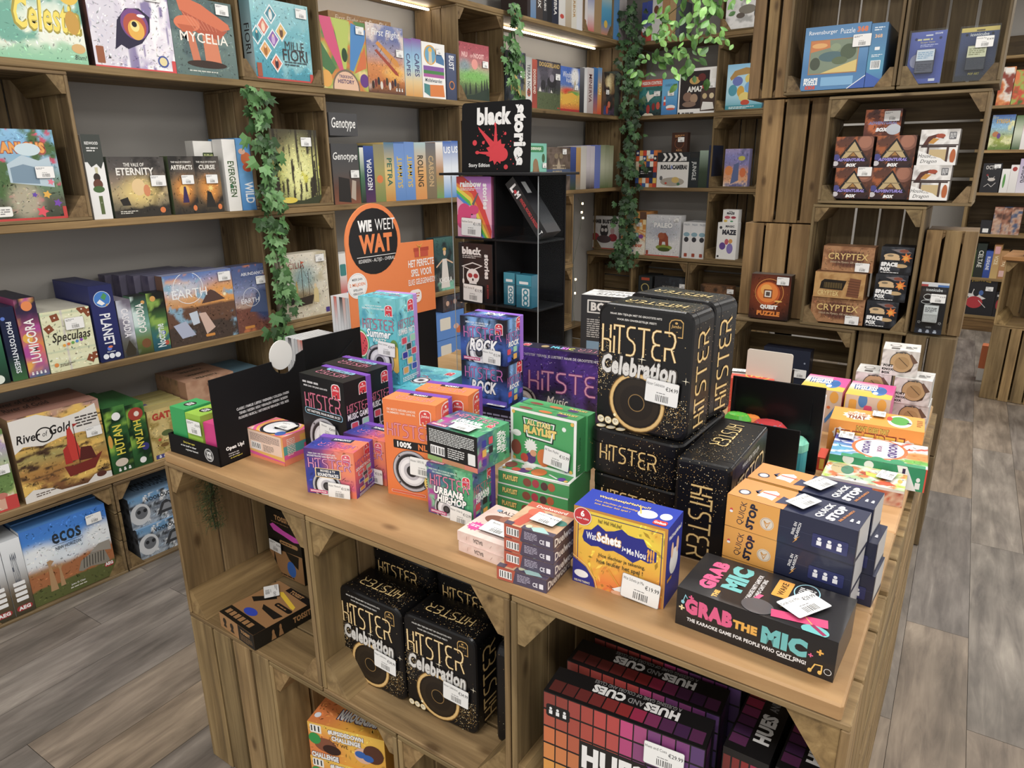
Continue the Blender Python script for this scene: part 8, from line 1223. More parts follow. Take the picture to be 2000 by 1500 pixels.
cover('amaz','white-framed dark box with lanterns on the back wall',[('g','#f0efec')],[('r','#2a2224',.04,.14,.80,.94),('e','#c8a058',.42,.74,.14,.08),('e','#6a2a2a',.6,.8,.1,.08),('e','#8a6a5a',.25,.4,.12,.1),('e','#a88a70',.42,.36,.1,.1),('e','#8a7060',.3,.24,.18,.06),('t','#f2f0ea','AMAZE',.48,.56,.12,.5,{'b':.05,'sh':.1}),('e','#b02c34',.68,.6,.06,.06),('c','#2a2a2a',.04,.05,.03),('txt','#5a5a5a',.12,.03,.6,.08,1),('r','#4a3a34',.60,.08,.97,.56),('e','#c8b080',.70,.4,.06,.06),('e','#d8c8a0',.88,.4,.06,.06),('p','#e9e7e2',[(.62,.1),(.66,.28),(.92,.26),(.96,.12)]),('rr','#e6e4e0',.86,.76,.98,.96,.1)],'#e8e6e2',st=P1(.86,.62,s=.052))
cover('water','light blue animal-parade box with a straw arch in the back-wall crate',[('g','#3fa0b0','#a8d8ec','#b8e0f0','#88c4e8')],[('p','#b08a4a',[(.08,.72),(.2,.86),(.5,.92),(.8,.88),(.95,.76),(.9,.72),(.6,.78),(.3,.76),(.12,.66)]),('e','#6a7ac0',.3,.64,.14,.1),('e','#e0c860',.62,.68,.12,.1),('e','#7aa04a',.82,.55,.12,.14),('e','#4a9ab0',.18,.45,.12,.12),('e','#7ab0e0',.64,.5,.14,.12),('e','#d8a83a',.4,.42,.1,.12),('e','#e8d070',.52,.3,.16,.1),('e','#c84a30',.54,.18,.12,.06),('r','#3f98a8',.0,.03,1,.13),('txt','#e8f4f4',.1,.05,.8,.11,2),('r','#c85a3c',0,0,1,.025)],'#88c4e0',st=P1(.86,.30,s=.045))
ptC=[['#2a3a6a','#e8a03a','#d0402c','#f0e8d8','#3a5aa0','#e07a2c'],['#e0602c','#f0e8d0','#2f4a8a','#e8b04a','#d8442c','#2a2a3a'],['#f0e0c0','#d8442c','#e8903a','#3a4a80','#f0e8d8','#d85a2c'],['#e8d8a8',None,None,None,None,'#d0402c'],['#d8d0a8',None,None,None,None,'#2f3a60'],['#3a5aa0','#e8a03a','#e8e0d0','#e0602c','#2a3a6a','#e8c04a'],['#2a2a3a','#c8402c','#3a6ab0','#f0e8d8','#e0803a','#d0402c']]
cover('pattern','box of small orange, blue and cream pattern tiles on the back wall',[('g','#25262c')],[('grid',ptC,0,0,1,1,.02),('r','#22242a',.17,.29,.83,.57),('txt','#e8e8e8',.25,.38,.75,.48,2)]+[('c','#f0e8d8',.08+.165*i,.93-.14*((i*2)%3),.05) for i in range(6)],'#d07a3a',st=P1(.72,.84,s=.045))
cover('roll','white box made up like a film clapperboard on the back wall',[('g','#eceae6')],[('r','#2a2b2e',0,.74,1,1),('nb',[('p','#eceae6',[(.16+.17*i,.98),(.24+.17*i,.98),(.32+.17*i,.87),(.24+.17*i,.76),(.16+.17*i,.76),(.24+.17*i,.87)]) for i in range(4)]),('t','#2a2b30','ROLL',.28,.60,.13,.34,{'b':.07}),('t','#7a8ac0','&',.47,.60,.1,.1,{'b':.05}),('t','#2a2b30','CAMERA!',.72,.60,.13,.46,{'b':.07}),('e','#b0a89c',.5,.2,.38,.12),('e','#d8b868',.6,.25,.12,.08),('e','#6a6a6a',.14,.3,.05,.06),('e','#c8503c',.3,.16,.04,.03),('e','#4a7a5a',.7,.14,.05,.04)],'#eceae6',st=P1(.85,.82,s=.04))
spine('s3a','black spine with white upright letters beside the clapperboard box',['#22282c','#2a3236','#1e2226'],'JUNGLE',tc='#d8dcda',a=-90,ty=.5,ln=.5,extra=[('rr','#2a2a2a',.1,.85,.9,.97,.2)])
spine('s3b','dark green spine right of the black jungle spine',['#2a3a2c','#3a4a38','#9ab0a0'],''); spine('s3c','thin navy spine at the crate post on the back wall',['#232c44','#2a3552'])
cover('brownbox','small dark brown box with gold print standing on the clapperboard box',[('g','#3a2218','#4a2c20','#432719')],[('txt','#c88a4a',.2,.75,.8,.9,2),('o','#8a5030',.5,.45,.3,.03),('t','#c8905a','AZUL',.5,.1,.1,.7,{'b':.03})],'#43281c',st=P1(.62,.64,s=.05))
cover('purple3','violet and orange canyon box in the lower back-wall crate',[('g','#f0ece6','#e8a878','#d89a78','#8a84b8','#8a8ac8','#a89ac8'),('m','#6a6a98',4,5,.58,.08)],[('p','#5a6a98',[(.3,.1),(.4,.6),(.6,.66),(.62,.2)]),('e','#c8c04a',.7,.76,.14,.06),('e','#e08a4a',.2,.45,.16,.12),('e','#d8703a',.78,.4,.12,.12)],'#8a84b0')
cover('bomb','white cartoon box with masked rabbits in the dark recessed crate',[('g','#e2e0de')],[('t','#2c2a2c','BOMB BUSTERS',.5,.84,.13,.9,{'b':.07}),('e','#3a3638',.5,.54,.14,.18),('e','#e8e4e2',.44,.58,.05,.06),('e','#e8e4e2',.56,.58,.05,.06),('p','#3a3638',[(.38,.62),(.4,.76),(.46,.68)]),('p','#3a3638',[(.62,.62),(.6,.76),(.54,.68)]),('e','#a8343c',.2,.36,.14,.12),('e','#a8343c',.8,.36,.14,.12),('e','#5a4a4c',.5,.3,.24,.12),('e','#d8d4d2',.22,.58,.07,.1),('e','#c8a8a8',.78,.56,.07,.1),('r','#c84a38',0,0,1,.03)],'#e0dedc')
cyL=[('g','#f0e4cc','#f0d8a8','#e8b058'),('d','#d88a3a',.5,.75,22,.4),('b','#f2ead8',.5,.2,.8,.24,.3)]
cover('city','cream box with orange gingham and a light-green bus on the back wall',cyL,[('grid',[['#d8903a','#f0d8a0']*4,['#f0d8a0','#d8903a']*4],0,.72,1,1,0),('rr','#7ac0b0',.28,.42,.72,.62,.2),('rr','#d8ecec',.32,.52,.68,.59,.2),('e','#6a4a98',.2,.52,.1,.06),('e','#8a4a98',.82,.52,.1,.06),('t','#2a6a5a','City',.28,.27,.12,.36,{'b':.05}),('t','#d8602c','Tour',.68,.27,.12,.42,{'b':.05}),('c','#5a6aa8',.5,.1,.04)],'#ecd8b0',st=P1(.74,.86,s=.045))
box('cityt','flat orange gingham box lying on the cream bus box',faces=dict(F=(G('#e0a050'),[('t','#3a6a80','CITY TOURS',.35,.5,.5,.5,{'b':.05}),('grid',[['#c8803a','#e8b868']*6],0,.7,1,1,0),('r','#6a4a3a',.7,0,1,1)])),base='#d8944a')
cover('paleo','white box with a brown mammoth on green ground on the back wall',[('g','#dcdcdc','#e4e4e6','#c8ccd4','#dfe0e4'),('b','#b8bcc8',.5,.6,.36,.22,.6)],[('t','#f4f4f4','PALEO',.5,.76,.13,.72,{'b':.06,'oc':'#a8b0bc'}),('e','#8a9a3a',.55,.22,.24,.07),('e','#4a5a2a',.55,.17,.18,.05),('p','#9a4a30',[(.4,.26),(.4,.44),(.46,.56),(.58,.58),(.66,.48),(.68,.26),(.6,.26),(.58,.36),(.5,.36),(.48,.26)]),('e','#a85a3a',.46,.5,.1,.08),('l','#e8dcc8',[(.36,.46),(.28,.5)],.012),('r','#c84a38',0,0,1,.025),('rr','#a84a34',.02,.03,.09,.13,.2)],'#dcdcdc',st=P1(.88,.9,s=.04))
for n,l in (('paleospine_one','white spine with a tiny dark hunter, first of three beside the mammoth box'),('paleospine_two','white spine with a tiny dark hunter, middle of three beside the mammoth box'),('paleospine_three','white spine with a tiny dark hunter, last of three beside the mammoth box')):
    spine(n,l,['#e4e4e4','#e9e9ea','#dfe0e2'],'PALEO',tc='#8a94a0',a=0,ty=.93,th=.05,ln=.7,extra=[('e','#3a3a40',.5,.52,.3,.07),('e','#8ab0c0',.5,.66,.4,.06),('rr','#a84a34',.3,.04,.7,.14,.2)],key='palsp')
mzL=[('g','#efeeec')]
cover('maze','white box with dark letters and violet doodles in the back-wall crate',mzL,[('c','#3a3a40',.16,.86,.07),('t','#2a2a3a','MAGIC',.62,.90,.06,.5,{'b':.05}),('t','#2a2a3a','MAZE',.6,.74,.14,.7,{'b':.07}),('e','#6a4a98',.3,.36,.16,.1),('e','#c85a6a',.5,.48,.1,.08),('e','#8a7ac0',.68,.3,.16,.14),('e','#e0a050',.7,.5,.1,.06),('r','#2a2a2a',.05,.05,.15,.1)],'#efeeec')
cover('mazes','small white box with dark letters standing on the violet-doodle box',mzL,[('t','#2a2a3a','MAGIC',.5,.88,.07,.5,{'b':.05}),('t','#2a2a3a','MAZE',.5,.72,.18,.7,{'b':.07}),('e','#c85a6a',.3,.4,.18,.12),('e','#a83a4a',.7,.4,.16,.1),('e','#e0c050',.2,.12,.12,.1),('e','#4a9a6a',.6,.1,.1,.06)],'#efeeec')
andO=[('t','#b8b4a8','DE LEGENDEN VAN',.5,.72,.06,.5,{}),('t','#c9c4b4','ANDOR',.52,.46,.2,.8,{'b':.01}),('p','#c8b468',[(.1,.36),(.16,.6),(.22,.36)])]
spine('andd','dark spine with a golden swirl and small red badge on the low back shelf',['#25282a','#2f3436'],'ANDOR',tc='#c8c4b0',ty=.3,ln=.4,extra=[('rr','#b84a2c',.2,.88,.8,.96,.1),('o','#c8b468',.5,.66,.3,.06)])
cover('andor','charcoal fantasy box with silver capitals on the low back shelf',[('g','#2a3038','#2f3236','#2a2c30'),('m','#3a4048',4,5,.6,.1)],andO,'#2c3034',st=P1(.86,.78,s=.05))
cover('andob','brown fantasy box with silver capitals on the low back shelf',[('g','#4a3424','#6a4a30','#7a5638'),('m','#3a2a1e',4,6,.6,.1)],andO,'#6a4a30',st=P1(.95,.86,s=.05))
for n,l,c in (('a','deep blue and white spine, first on the highest back-wall shelf',['#e8e4e4','#3a4a98','#4a5ab0']),('b','deep blue and white spine, second on the highest back-wall shelf',['#e8e4e4','#3a4a98','#4a5ab0']),('c','white spine with brown wolf spots on the highest back-wall shelf',['#dcdad6','#e8e6e4']),('d','brown canyon spine on the highest back-wall shelf',['#a8784a','#c89868']),('e','tan spine with a bright animal on the highest back-wall shelf',['#b8905a','#c8a878']),('f','slate spine behind the hanging leaves on the highest back-wall shelf',['#5a6068','#6a7078'])):
    spine('q6'+n,l,c,'' ,extra=[('e','#7a4a34',.4,.6,.25,.08)] if n=='c' else ([('r','#c84a3c',0,.0,1,.3),('e','#f2f2f0',.5,.3,.4,.08)] if n in 'ab' else []))
cover('snow','large white winter box at the top of the back-wall crate',[('n',5,4,'#dcdcda','#ecebe9','#f4f3f2','#b8b8b6')],[('t','#4a4a4c','CAMERA!',.5,.9,.1,.6,{'b':.04}),('e','#8a8478',.5,.4,.2,.1),('e','#4a4e54',.8,.3,.14,.16),('e','#6a6058',.35,.28,.1,.06)],'#e4e3e1')
# ------------------------------------------------------------------ pillar
rvL=[('g','#4a84b8','#3f78ac','#5a90c0','#4a80b0')]
cover('rav','blue jigsaw box with a framed painted landscape on top of the pillar',rvL,[('t','#eef2f6','Ravensburger',.28,.90,.08,.44,{}),('t','#e4ecf4','Puzzle',.66,.90,.08,.22,{}),('t','#e0743c','368',.88,.905,.085,.18,{'b':.05}),('r','#a8784a',.10,.25,.86,.79),('r','#7a8a74',.115,.265,.845,.775),('p','#c8783c',[(.115,.775),(.4,.775),(.42,.66),(.115,.6)]),('e','#e0a860',.25,.7,.12,.04),('p','#d8c070',[(.3,.265),(.845,.45),(.845,.265)]),('e','#4a6a70',.45,.52,.2,.08),('e','#4a5a40',.7,.58,.12,.12),('e','#3f4a38',.2,.42,.08,.1),('e','#5a6a4a',.58,.45,.12,.06),('e','#8a9a7a',.5,.66,.08,.06),('rr','#7ab0d8',.32,.06,.82,.2,.05),('t','#eef2f4','ESCAPE',.16,.17,.055,.22,{'b':.07}),('t','#eef2f4','PUZZLE',.16,.11,.055,.22,{'b':.07}),('t','#d84a2c','KIDS',.16,.045,.06,.2,{'b':.07}),('p','#2f5ab0',[(.75,0),(1,.18),(1,0)]),('l','#eef2f6',[(.74,0),(1,.19)],.012)],'#4a84b8',st=P1(.89,.73,s=.062),m=M_WRAP)
box('ravs','second blue jigsaw box, turned to show its barcode end on the pillar',faces=dict(F=([('g','#3a64b0','#4a98b8','#4a84b0','#3f78a8')],[('rr','#e8ecee',.2,.28,.8,.42,.05),('bars',.26,.3,.74,.41),('t','#d8b090','368',.5,.8,.06,.6,{'b':.05}),('txt','#d8e4ee',.2,.88,.8,.95,2),('rr','#e8ecee',.35,.58,.65,.63,.1),('txt','#d8e4ee',.2,.47,.85,.52,2),('p','#2f5ab0',[(0,0),(1,0),(1,.1),(0,.24)])])),base='#4a84b8',m=M_WRAP)
def blister(pid,label,cardF,inner,cw=.5,ch=.42,cy=.40,colA='#dfe4ea',st=None):
    x,y,z,w,d,h,yw,t=PL[pid]; e=empty('puzzle_pack',(x,y,z),yw); tag(e,label,'puzzle')
    mb=MB(); mb.box(-w/2+.003,w/2-.003,d-.003,d-.001,.004,h-.003,hx(cardF[0][0][1])); f=Face(mb,(-w/2+.003,d-.003,.004),(1,0,0),(0,0,1),w-.006,h-.007); f.draw(cardF,.008); part('backing_card',mb,M_CARD,e)
    mb=MB(); s=w*cw/2; zc=h*cy; mb.box(-s,s,.004,d-.005,zc-s*1.2,zc+s*1.5,hx(inner[0]),ch=.002); f=Face(mb,(-s,.004,zc-s*1.2),(1,0,0),(0,0,1),2*s,2.7*s); f.op(('r',inner[1],.03,.52,.97,.98)); f.k+=1; f.op(('r',inner[2],.03,.03,.97,.48)); f.k+=1
    f.op(('txt',inner[3],.1,.6,.9,.9,4)); f.op(('txt',inner[0],.1,.1,.9,.4,4)); part('puzzle_cube',mb,M_CARD,e)
    mb=MB()
    mb.box(-w/2,w/2,.0,.0008,.0,h,(.9,.92,.94)); mb.box(-w/2,-w/2+.0008,.0008,d,.0,h,(.9,.92,.94)); mb.box(w/2-.0008,w/2,.0008,d,.0,h,(.9,.92,.94)); mb.box(-w/2,w/2,.0,d,.0,.0008,(.9,.92,.94)); part('clear_shell',mb,M_FILM,e)
    for s_ in st or []: 
        me=sticker_mesh(s_[2],s_[3],s_[4],s_[4]*.68); o=link('price_sticker',me,e); o.location=((s_[0]-.5)*w,-.0012,s_[1]*h)
blister('prince','clear pack with an indigo card and small cube, beside the jigsaws on the pillar',([('g','#4a5ab0','#4a58ac','#5a68b8')],[('t','#e0d080','Escape Game',.5,.79,.045,.6,{}),('txt','#e8e0a0',.2,.82,.8,.88,1),('t','#e8ecf4','ESCAPE',.78,.95,.03,.3,{'b':.03}),('txt','#c8ccf0',.3,.7,.8,.76,2),('e','#a8a8c8',.22,.44,.16,.13),('c','#2a3260',.16,.86,.04),('c','#2a3260',.84,.86,.04),('rr','#e8e8f0',.66,.04,.84,.09,.1),('r','#e8e8ee',.42,.91,.62,.935)]),('#3a3a4a','#dfe6ee','#5a5a68','#8ab0d0'))
blister('pop','clear pack with a dark card and yellow top strip, at the pillar edge',([('g','#2a2f44','#2c3452','#3a4670','#3c4874')],[('r','#d8c05a',0,.92,1,1),('t','#e8e8e8','iconicube',.5,.87,.06,.6,{'b':.02}),('t','#d8c84a','POP ART',.5,.13,.045,.3,{'b':.05}),('c','#1a1c2a',.16,.87,.04),('c','#1a1c2a',.84,.87,.04),('r','#1a1c28',0,0,1,.1),('r','#6a5a30',.4,.93,.62,.96)]),('#2f3240','#dcd9b0','#3a3c44','#8a8a5a'),st=[(.66,.70,'€14.99','Iconicube Pop',.052)])
PL['icon']=PL['icon'][:1]+(PL['icon'][1]-.0,)+PL['icon'][2:]
blister('icon','clear pack with a black doodle card and white cube, low on the pillar ledge',([('g','#1d1d22')],[('t','#ecebe8','iconicube',.5,.86,.06,.6,{'b':.02}),('r','#e8e6e6',0,.92,1,1),('r','#4a7ac0',.6,.92,1,.96),('r','#c84a4a',0,.92,.25,.96),('c','#3a3a40',.12,.85,.05),('c','#3a3a40',.88,.85,.05),('e','#e8e6e2',.3,.72,.16,.06),('e','#1d1d22',.3,.72,.14,.045),('e','#e8e6e2',.28,.62,.2,.04),('e','#1d1d22',.28,.62,.18,.03),('star','#e8e6e2',.12,.22,.07,5,.5),('star','#1d1d22',.12,.22,.05,5,.5),('star','#e8e6e2',.88,.22,.07,5,.5),('star','#1d1d22',.88,.22,.05,5,.5),('t','#e8e6e2','CHESS',.5,.13,.03,.2,{}),('r','#2a2e3a',0,0,1,.1),('icons','#c8ccd8',.1,.02,.9,.08,3)]),('#dcdad6','#efeeea','#c0beba','#3a3a3a'),st=[(.68,.72,'€16.95','Iconicube Chess',.05)])
ebF=([('g','#2a1a20','#4a2a20','#6a3c28','#54332a'),('m','#a85a2c',5,3,.64,.05)],[('c','#8a5a48',.80,.80,.22),('c','#a87058',.78,.82,.17),('p','#1e1a1c',[(.05,.22),(.5,.93),(.92,.22)]),('p','#c0a878',[(.16,.26),(.5,.84),(.82,.26)]),('r','#8a7a58',.28,.5,.72,.53),('p','#5a3a2c',[(.3,.28),(.5,.52),(.7,.28)]),('p','#a87a3a',[(.42,.38),(.5,.5),(.58,.38)]),('r','#1c1a26',.06,.2,.86,.32),('t','#9a8ad8','ADVENTURAL',.46,.26,.10,.76,{'b':.06,'sh':.3}),('t','#f2f2f2','BOX',.48,.09,.11,.4,{'b':.09,'sh':.25}),('e','#4a4a8a',.06,.34,.09,.1),('e','#c8c4c8',.05,.14,.08,.08)])
ebF2=([('g','#5a2f24','#7a3c28','#4a2a28'),('m','#c86a38',5,3,.6,.08)],[('t','#8a88b8','ADVENTURAL',.5,.5,.12,.8,{'b':.06,'sh':.3}),('t','#f2f2f2','BOX',.5,.25,.15,.42,{'b':.09,'sh':.25}),('e','#c8ccd4',.82,.25,.2,.2)])
eb=dict(base='#3a241e',key='eb')
box('eb1','brown pyramid box with a price sticker, low in the first column of the pillar crate',faces=dict(F=ebF),st=P1(.78,.88,s=.05),**eb)
box('eb2','brown pyramid box at the bottom of the column beside the dragon boxes',faces=dict(F=ebF),**eb)
box('eb3','brown pyramid box, upper one of the first column in the pillar crate',faces=dict(F=ebF),**eb)
box('eb4','brown pyramid box, upper one of the column beside the dragon boxes',faces=dict(F=ebF),**eb)
box('eb5','single brown fiery box on top of all the pyramid boxes',faces=dict(F=ebF2),base='#3a241e',st=P1(.74,.74,s=.054))
hdF=([('n',4,3,'#cfcbc6','#e4e2de','#f0eeec','#b8b4b0')],[('p','#5a2f28',[(.05,.5),(.2,.8),(.45,.88),(.62,.8),(.6,.74),(.42,.78),(.28,.7),(.2,.5)]),('e','#a84a30',.52,.82,.12,.06),('p','#c8903a',[(.22,.62),(.34,.76),(.5,.74),(.36,.6)]),('r','#3a2826',.05,.5,.95,.545),('r','#3a2826',.0,.55,1,.58),('r','#4a3430',.22,.1,.27,.5),('r','#4a3430',.72,.08,.78,.5),('r','#c8b080',.28,.12,.72,.44),('e','#b8602c',.9,.25,.07,.2),('p','#efeeec',[(0,.42),(.2,.34),(.4,.26),(.6,.2),(.74,.1),(1,.06),(1,0),(0,0)]),('t','#1f1c1c','House',.18,.27,.11,.34,{'sh':.3}),('t','#1f1c1c','of the',.42,.22,.05,.14,{}),('t','#1f1c1c','Dragon',.3,.1,.13,.5,{'sh':.3}),('rr','#6a6a6e',.74,.72,.92,.92,.1),('txt','#e0e0e0',.76,.74,.9,.9,4)])
hd=dict(faces=dict(F=hdF,R=([('g','#b8b4b0')],[('r','#efeeec',.4,0,.6,1)])),base='#cfccc8',key='hd')
box('hd1','white dragon-gate box, lower of two in the pillar crate',**hd); box('hd2','white dragon-gate box, upper of two in the pillar crate',**hd)
crL=[('n',4,3,'#9a6a44','#b08258','#a87850','#8a5c3a'),('b','#6a4030',.5,.5,.32,.34,.2)]
crO=[('nb',[('l','#4a2c20',[(.22+.07*i,.18),(.22+.07*i,.82)],.008) for i in range(9)]),('t','#e0c078','CRYPTEX',.5,.60,.26,.78,{'b':.01}),('t','#d8c4a0','Unlock the Mystery. Gift with a Secret',.52,.36,.11,.72,{'sh':.2})]
crT=([('n',5,5,'#7a5236','#946a46')],[])
cr=dict(base='#9a6e48',cat='puzzle box')
box('cry1','brown biscuit-pattern puzzle box, lowest of three in the pillar crate',faces=dict(F=(crL,crO),T=crT,R=crT),st=P1(.80,.18,s=.052),**cr)
box('cry2','tan puzzle box with a dark arched window, middle of three in the pillar crate',faces=dict(F=([('n',4,7,'#b88a50','#c49a60','#a87a44')],[('p','#1f1812',[(.12,.34),(.14,.62),(.2,.72),(.64,.70),(.58,.32)]),('r','#5a4a2a',.2,.38,.56,.6)]+[('l','#2a2014',[(.22+.05*i,.38),(.22+.05*i,.6)],.01) for i in range(7)]+[('t','#e0c884','CRYPTEX',.3,.18,.2,.42,{'b':.01}),('p','#7a4a30',[(.66,.1),(.7,.82),(.92,.78),(.9,.06)])]+[('l','#4a2c1c',[(.67,.2+.1*i),(.91,.17+.1*i)],.008) for i in range(6)]),T=crT,R=crT),**cr)
box('cry3','brown biscuit-pattern puzzle box, top of three in the pillar crate',faces=dict(F=(crL,crO),T=crT,R=crT),st=P1(.80,.2,s=.052),**cr)
spF=([('g','#16171b','#1d1f24','#2a2d33'),('m','#3a3e46',5,4,.6,.08)],[('e','#d8b88a',.34,.66,.24,.10),('r','#d8b88a',.14,.52,.6,.62),('e','#c8a878',.66,.32,.2,.07),('e','#8a7a60',.3,.68,.1,.04),('star','#e87a28',.80,.62,.18,7,.5),('star','#f0a83c',.78,.6,.11,6,.5),('p','#7a7274',[(.3,.9),(.7,.94),(.95,.8),(.6,.78)]),('e','#8a4a3a',.7,.86,.14,.06),('t','#f2f2f2','SPACE',.3,.36,.16,.52,{'b':.09}),('t','#f2f2f2','BOX',.2,.18,.15,.32,{'b':.09}),('txt','#e8e8e8',.06,.04,.9,.09,1)])
sp=dict(faces=dict(F=spF),base='#1b1c20',key='sp',cat='puzzle box')
box('sp1','black spaceship puzzle box with orange flames, lowest of its column in the pillar crate',**sp); box('sp2','black spaceship puzzle box with orange flames, middle of its column in the pillar crate',**sp); box('sp3','black spaceship puzzle box with orange flames, top of its column in the pillar crate',**sp)
cover('quest','black box with a fiery orb and white and orange capitals on the pillar ledge',[('g','#1c1414','#2a1a14','#201818'),('b','#8a3a14',.45,.58,.5,.4,.9)],[('c','#c85a1c',.45,.58,.30),('c','#e8822c',.44,.60,.26),('c','#f0a848',.40,.66,.14),('o','#e8a04a',.48,.6,.36,.012),('e','#f0b858',.72,.42,.1,.02),('rr','#8a4a24',.34,.47,.56,.67,.1),('rr','#e8e4dc',.37,.50,.53,.64,.1),('rr','#5a4a44',.40,.525,.50,.615,.1),('t','#f4f2f0','QUEST',.5,.27,.11,.62,{'b':.08}),('t','#e8862c','PUZZLE',.5,.13,.11,.66,{'b':.07})],'#201614',st=P1(.80,.88,s=.05),T='#6a6460')
cover('monkey','tall navy box with gold letters in the lower pillar crate, behind the white card',[('g','#1a2030','#1e2638','#20283c')],[('t','#c89a58','MONEY',.62,.42,.07,.6,{'b':.06}),('t','#c89a58','BANK',.62,.30,.07,.5,{'b':.06}),('e','#3a4458',.5,.86,.09,.05),('txt','#8a94a8',.35,.78,.65,.81,1),('c','#8a94a8',.9,.85,.02)],'#1c2234',st=P1(.82,.72,s=.056),m=M_WRAP)
# ------------------------------------------------------------------ far bookcase and small display
cover('f1a','fiery orange fantasy box on the top visible shelf of the far bookcase',[('n',4,3,'#b8502c','#d88a4a','#e0d8cc','#8a3a2a')],[('rr','#e8e6e0',.3,.85,.9,.98,.1)],'#b8603a'); cover('f1b','green and red fantasy box on the top visible shelf of the far bookcase',[('n',4,6,'#3a6a2c','#c8442c','#8ab04a','#d8703a')],[],'#6a7a3a')
cover('f2a','meadow village box on the second shelf of the far bookcase',[('g','#5a7a3a','#a8b04a','#8ab8d8','#3a5a98'),('m','#d8d8a0',4,4,.62,.08)],[('t','#c8a04a','STREGA',.5,.82,.12,.6,{'b':.04}),('e','#b8784a',.25,.45,.14,.08),('e','#6a4a8a',.4,.4,.08,.08)],'#7a9a5a')
spine('f2s','green and white spine on the second shelf of the far bookcase',['#3a5a34','#c8d0b8','#4a6a3c']); spine('f2t','white spine with red marks on the second shelf of the far bookcase',['#d8d4d0','#e8e4e2','#b8483c'])
cover('f3a','black octopus box on the third shelf of the far bookcase',[('g','#26262a','#2c2c30')],[('e','#c8c0b8',.55,.45,.2,.06),('l','#c8c4c0',[(.2,.2),(.4,.3),(.6,.2),(.8,.34)],.03),('l','#c8c4c0',[(.3,.6),(.5,.4),(.7,.55)],.03),('c','#8a2a30',.3,.6,.06),('t','#b8b4b0','OCTO',.45,.86,.14,.6,{'b':.05})],'#26262a',st=P1(.76,.9,s=.05))
spine('f3s','white spine with a green lizard on the third shelf of the far bookcase',['#e0dedb','#ecebe8'],extra=[('e','#5a9a4a',.4,.5,.15,.3)]); spine('f3t','white spine with red print on the third shelf of the far bookcase',['#dcdad6','#e8e4e2'],extra=[('e','#a83a34',.5,.85,.3,.08)]); spine('f3u','pale lilac spine with dark capitals on the third shelf of the far bookcase',['#d8d4dc','#b8a8c8'],'GARDENS',tc='#3a3a4a',ln=.5)
cover('f4a','small black box with a white sticker on the fourth shelf of the far bookcase',[('g','#2a2a2e')],[('rr','#ecebe8',.25,.1,.8,.4,.1)],'#2a2a2e')
for n,l in (('s','rust-brown hero spine, first of three on the fourth shelf of the far bookcase'),('t','rust and blue hero spine, second of three on the fourth shelf of the far bookcase'),('u','rust-brown hero spine, third of three on the fourth shelf of the far bookcase')):
    spine('f4'+n,l,['#6a4a40','#8a5a4a','#5a7aa8' if n=='t' else '#7a5044'],lay=[('n',6,ord(n),'#5a4038','#a87058','#c8a890','#4a5a7a')])
for n,l,c,t_,tc in (('a','green spine with a yellow stripe on the fifth shelf of the far bookcase',['#7a8a2a','#3a5a30'],'',''),('b','tall black-green spine with white capitals on the fifth shelf of the far bookcase',['#2a2e2a','#25302a'],'CELTAE','#d8d8d0'),('c','royal-blue spine with white capitals on the fifth shelf of the far bookcase',['#2f4a98','#3a5ab0'],'RUSHLINE','#e8ecf4'),('d','tan spine with a pink label on the fifth shelf of the far bookcase',['#c8a868','#a8784a'],'VIZE','#e8d8b0'),('e','tan spine with a red label, last on the fifth shelf of the far bookcase',['#a87848','#b88a58'],'TAJ','#e8d8b0')):
    spine('f5'+n,l,c,t_,tc or '#eee',ln=.5,extra=[('rr','#d8a0a0',.15,.74,.85,.96,.1)] if n=='d' else [('rr','#d8b0a8',.15,.08,.85,.3,.1)] if n=='e' else [])
cover('f6a','black box with a white and red star emblem, low in the far bookcase',[('g','#242428','#2a2a2e')],[('t','#c8a84a','HEROES',.5,.92,.09,.8,{'b':.05,'arc':.03}),('star','#e0dedb',.38,.46,.34,7,.55),('e','#b8343c',.38,.34,.26,.16),('e','#2a2a2e',.4,.6,.1,.1),('e','#4a6aa8',.55,.6,.07,.07),('l','#d8d4d0',[(.5,.4),(.75,.22)],.02)],'#242428',st=P1(.78,.72,s=.06))
cover('f6b','small dark red-figured box on the lowest shelf of the far bookcase',[('g','#222226')],[('e','#a8343c',.5,.5,.3,.2),('rr','#c8c4c0',.2,.82,.8,.9,.1)],'#222226')
box('nd1','black and blue box in clear film on the small aisle-end display',faces=dict(F=([('n',4,4,'#2a2a30','#3a4458','#1f1f24','#6a7080')],[('t','#c84a3c','DUEL',.5,.85,.14,.6,{'b':.06}),('e','#3a6ab0',.6,.72,.3,.06),('e','#c8c8cc',.5,.2,.4,.12)])),base='#26262a',m=M_WRAP,pl=(.045,5.60,.957,.30,.08,.20,radians(-8),0),st=P1(.62,.64,s=.06))
box('nd2','orange and white box standing on the floor behind the aisle-end crates',faces=dict(F=(G('#d87848'),[('r','#e8e6e2',0,0,1,.35),('c','#5a3020',.5,.85,.1)])),base='#d87848',pl=(-.165,6.02,0,.16,.10,.26,0,0))
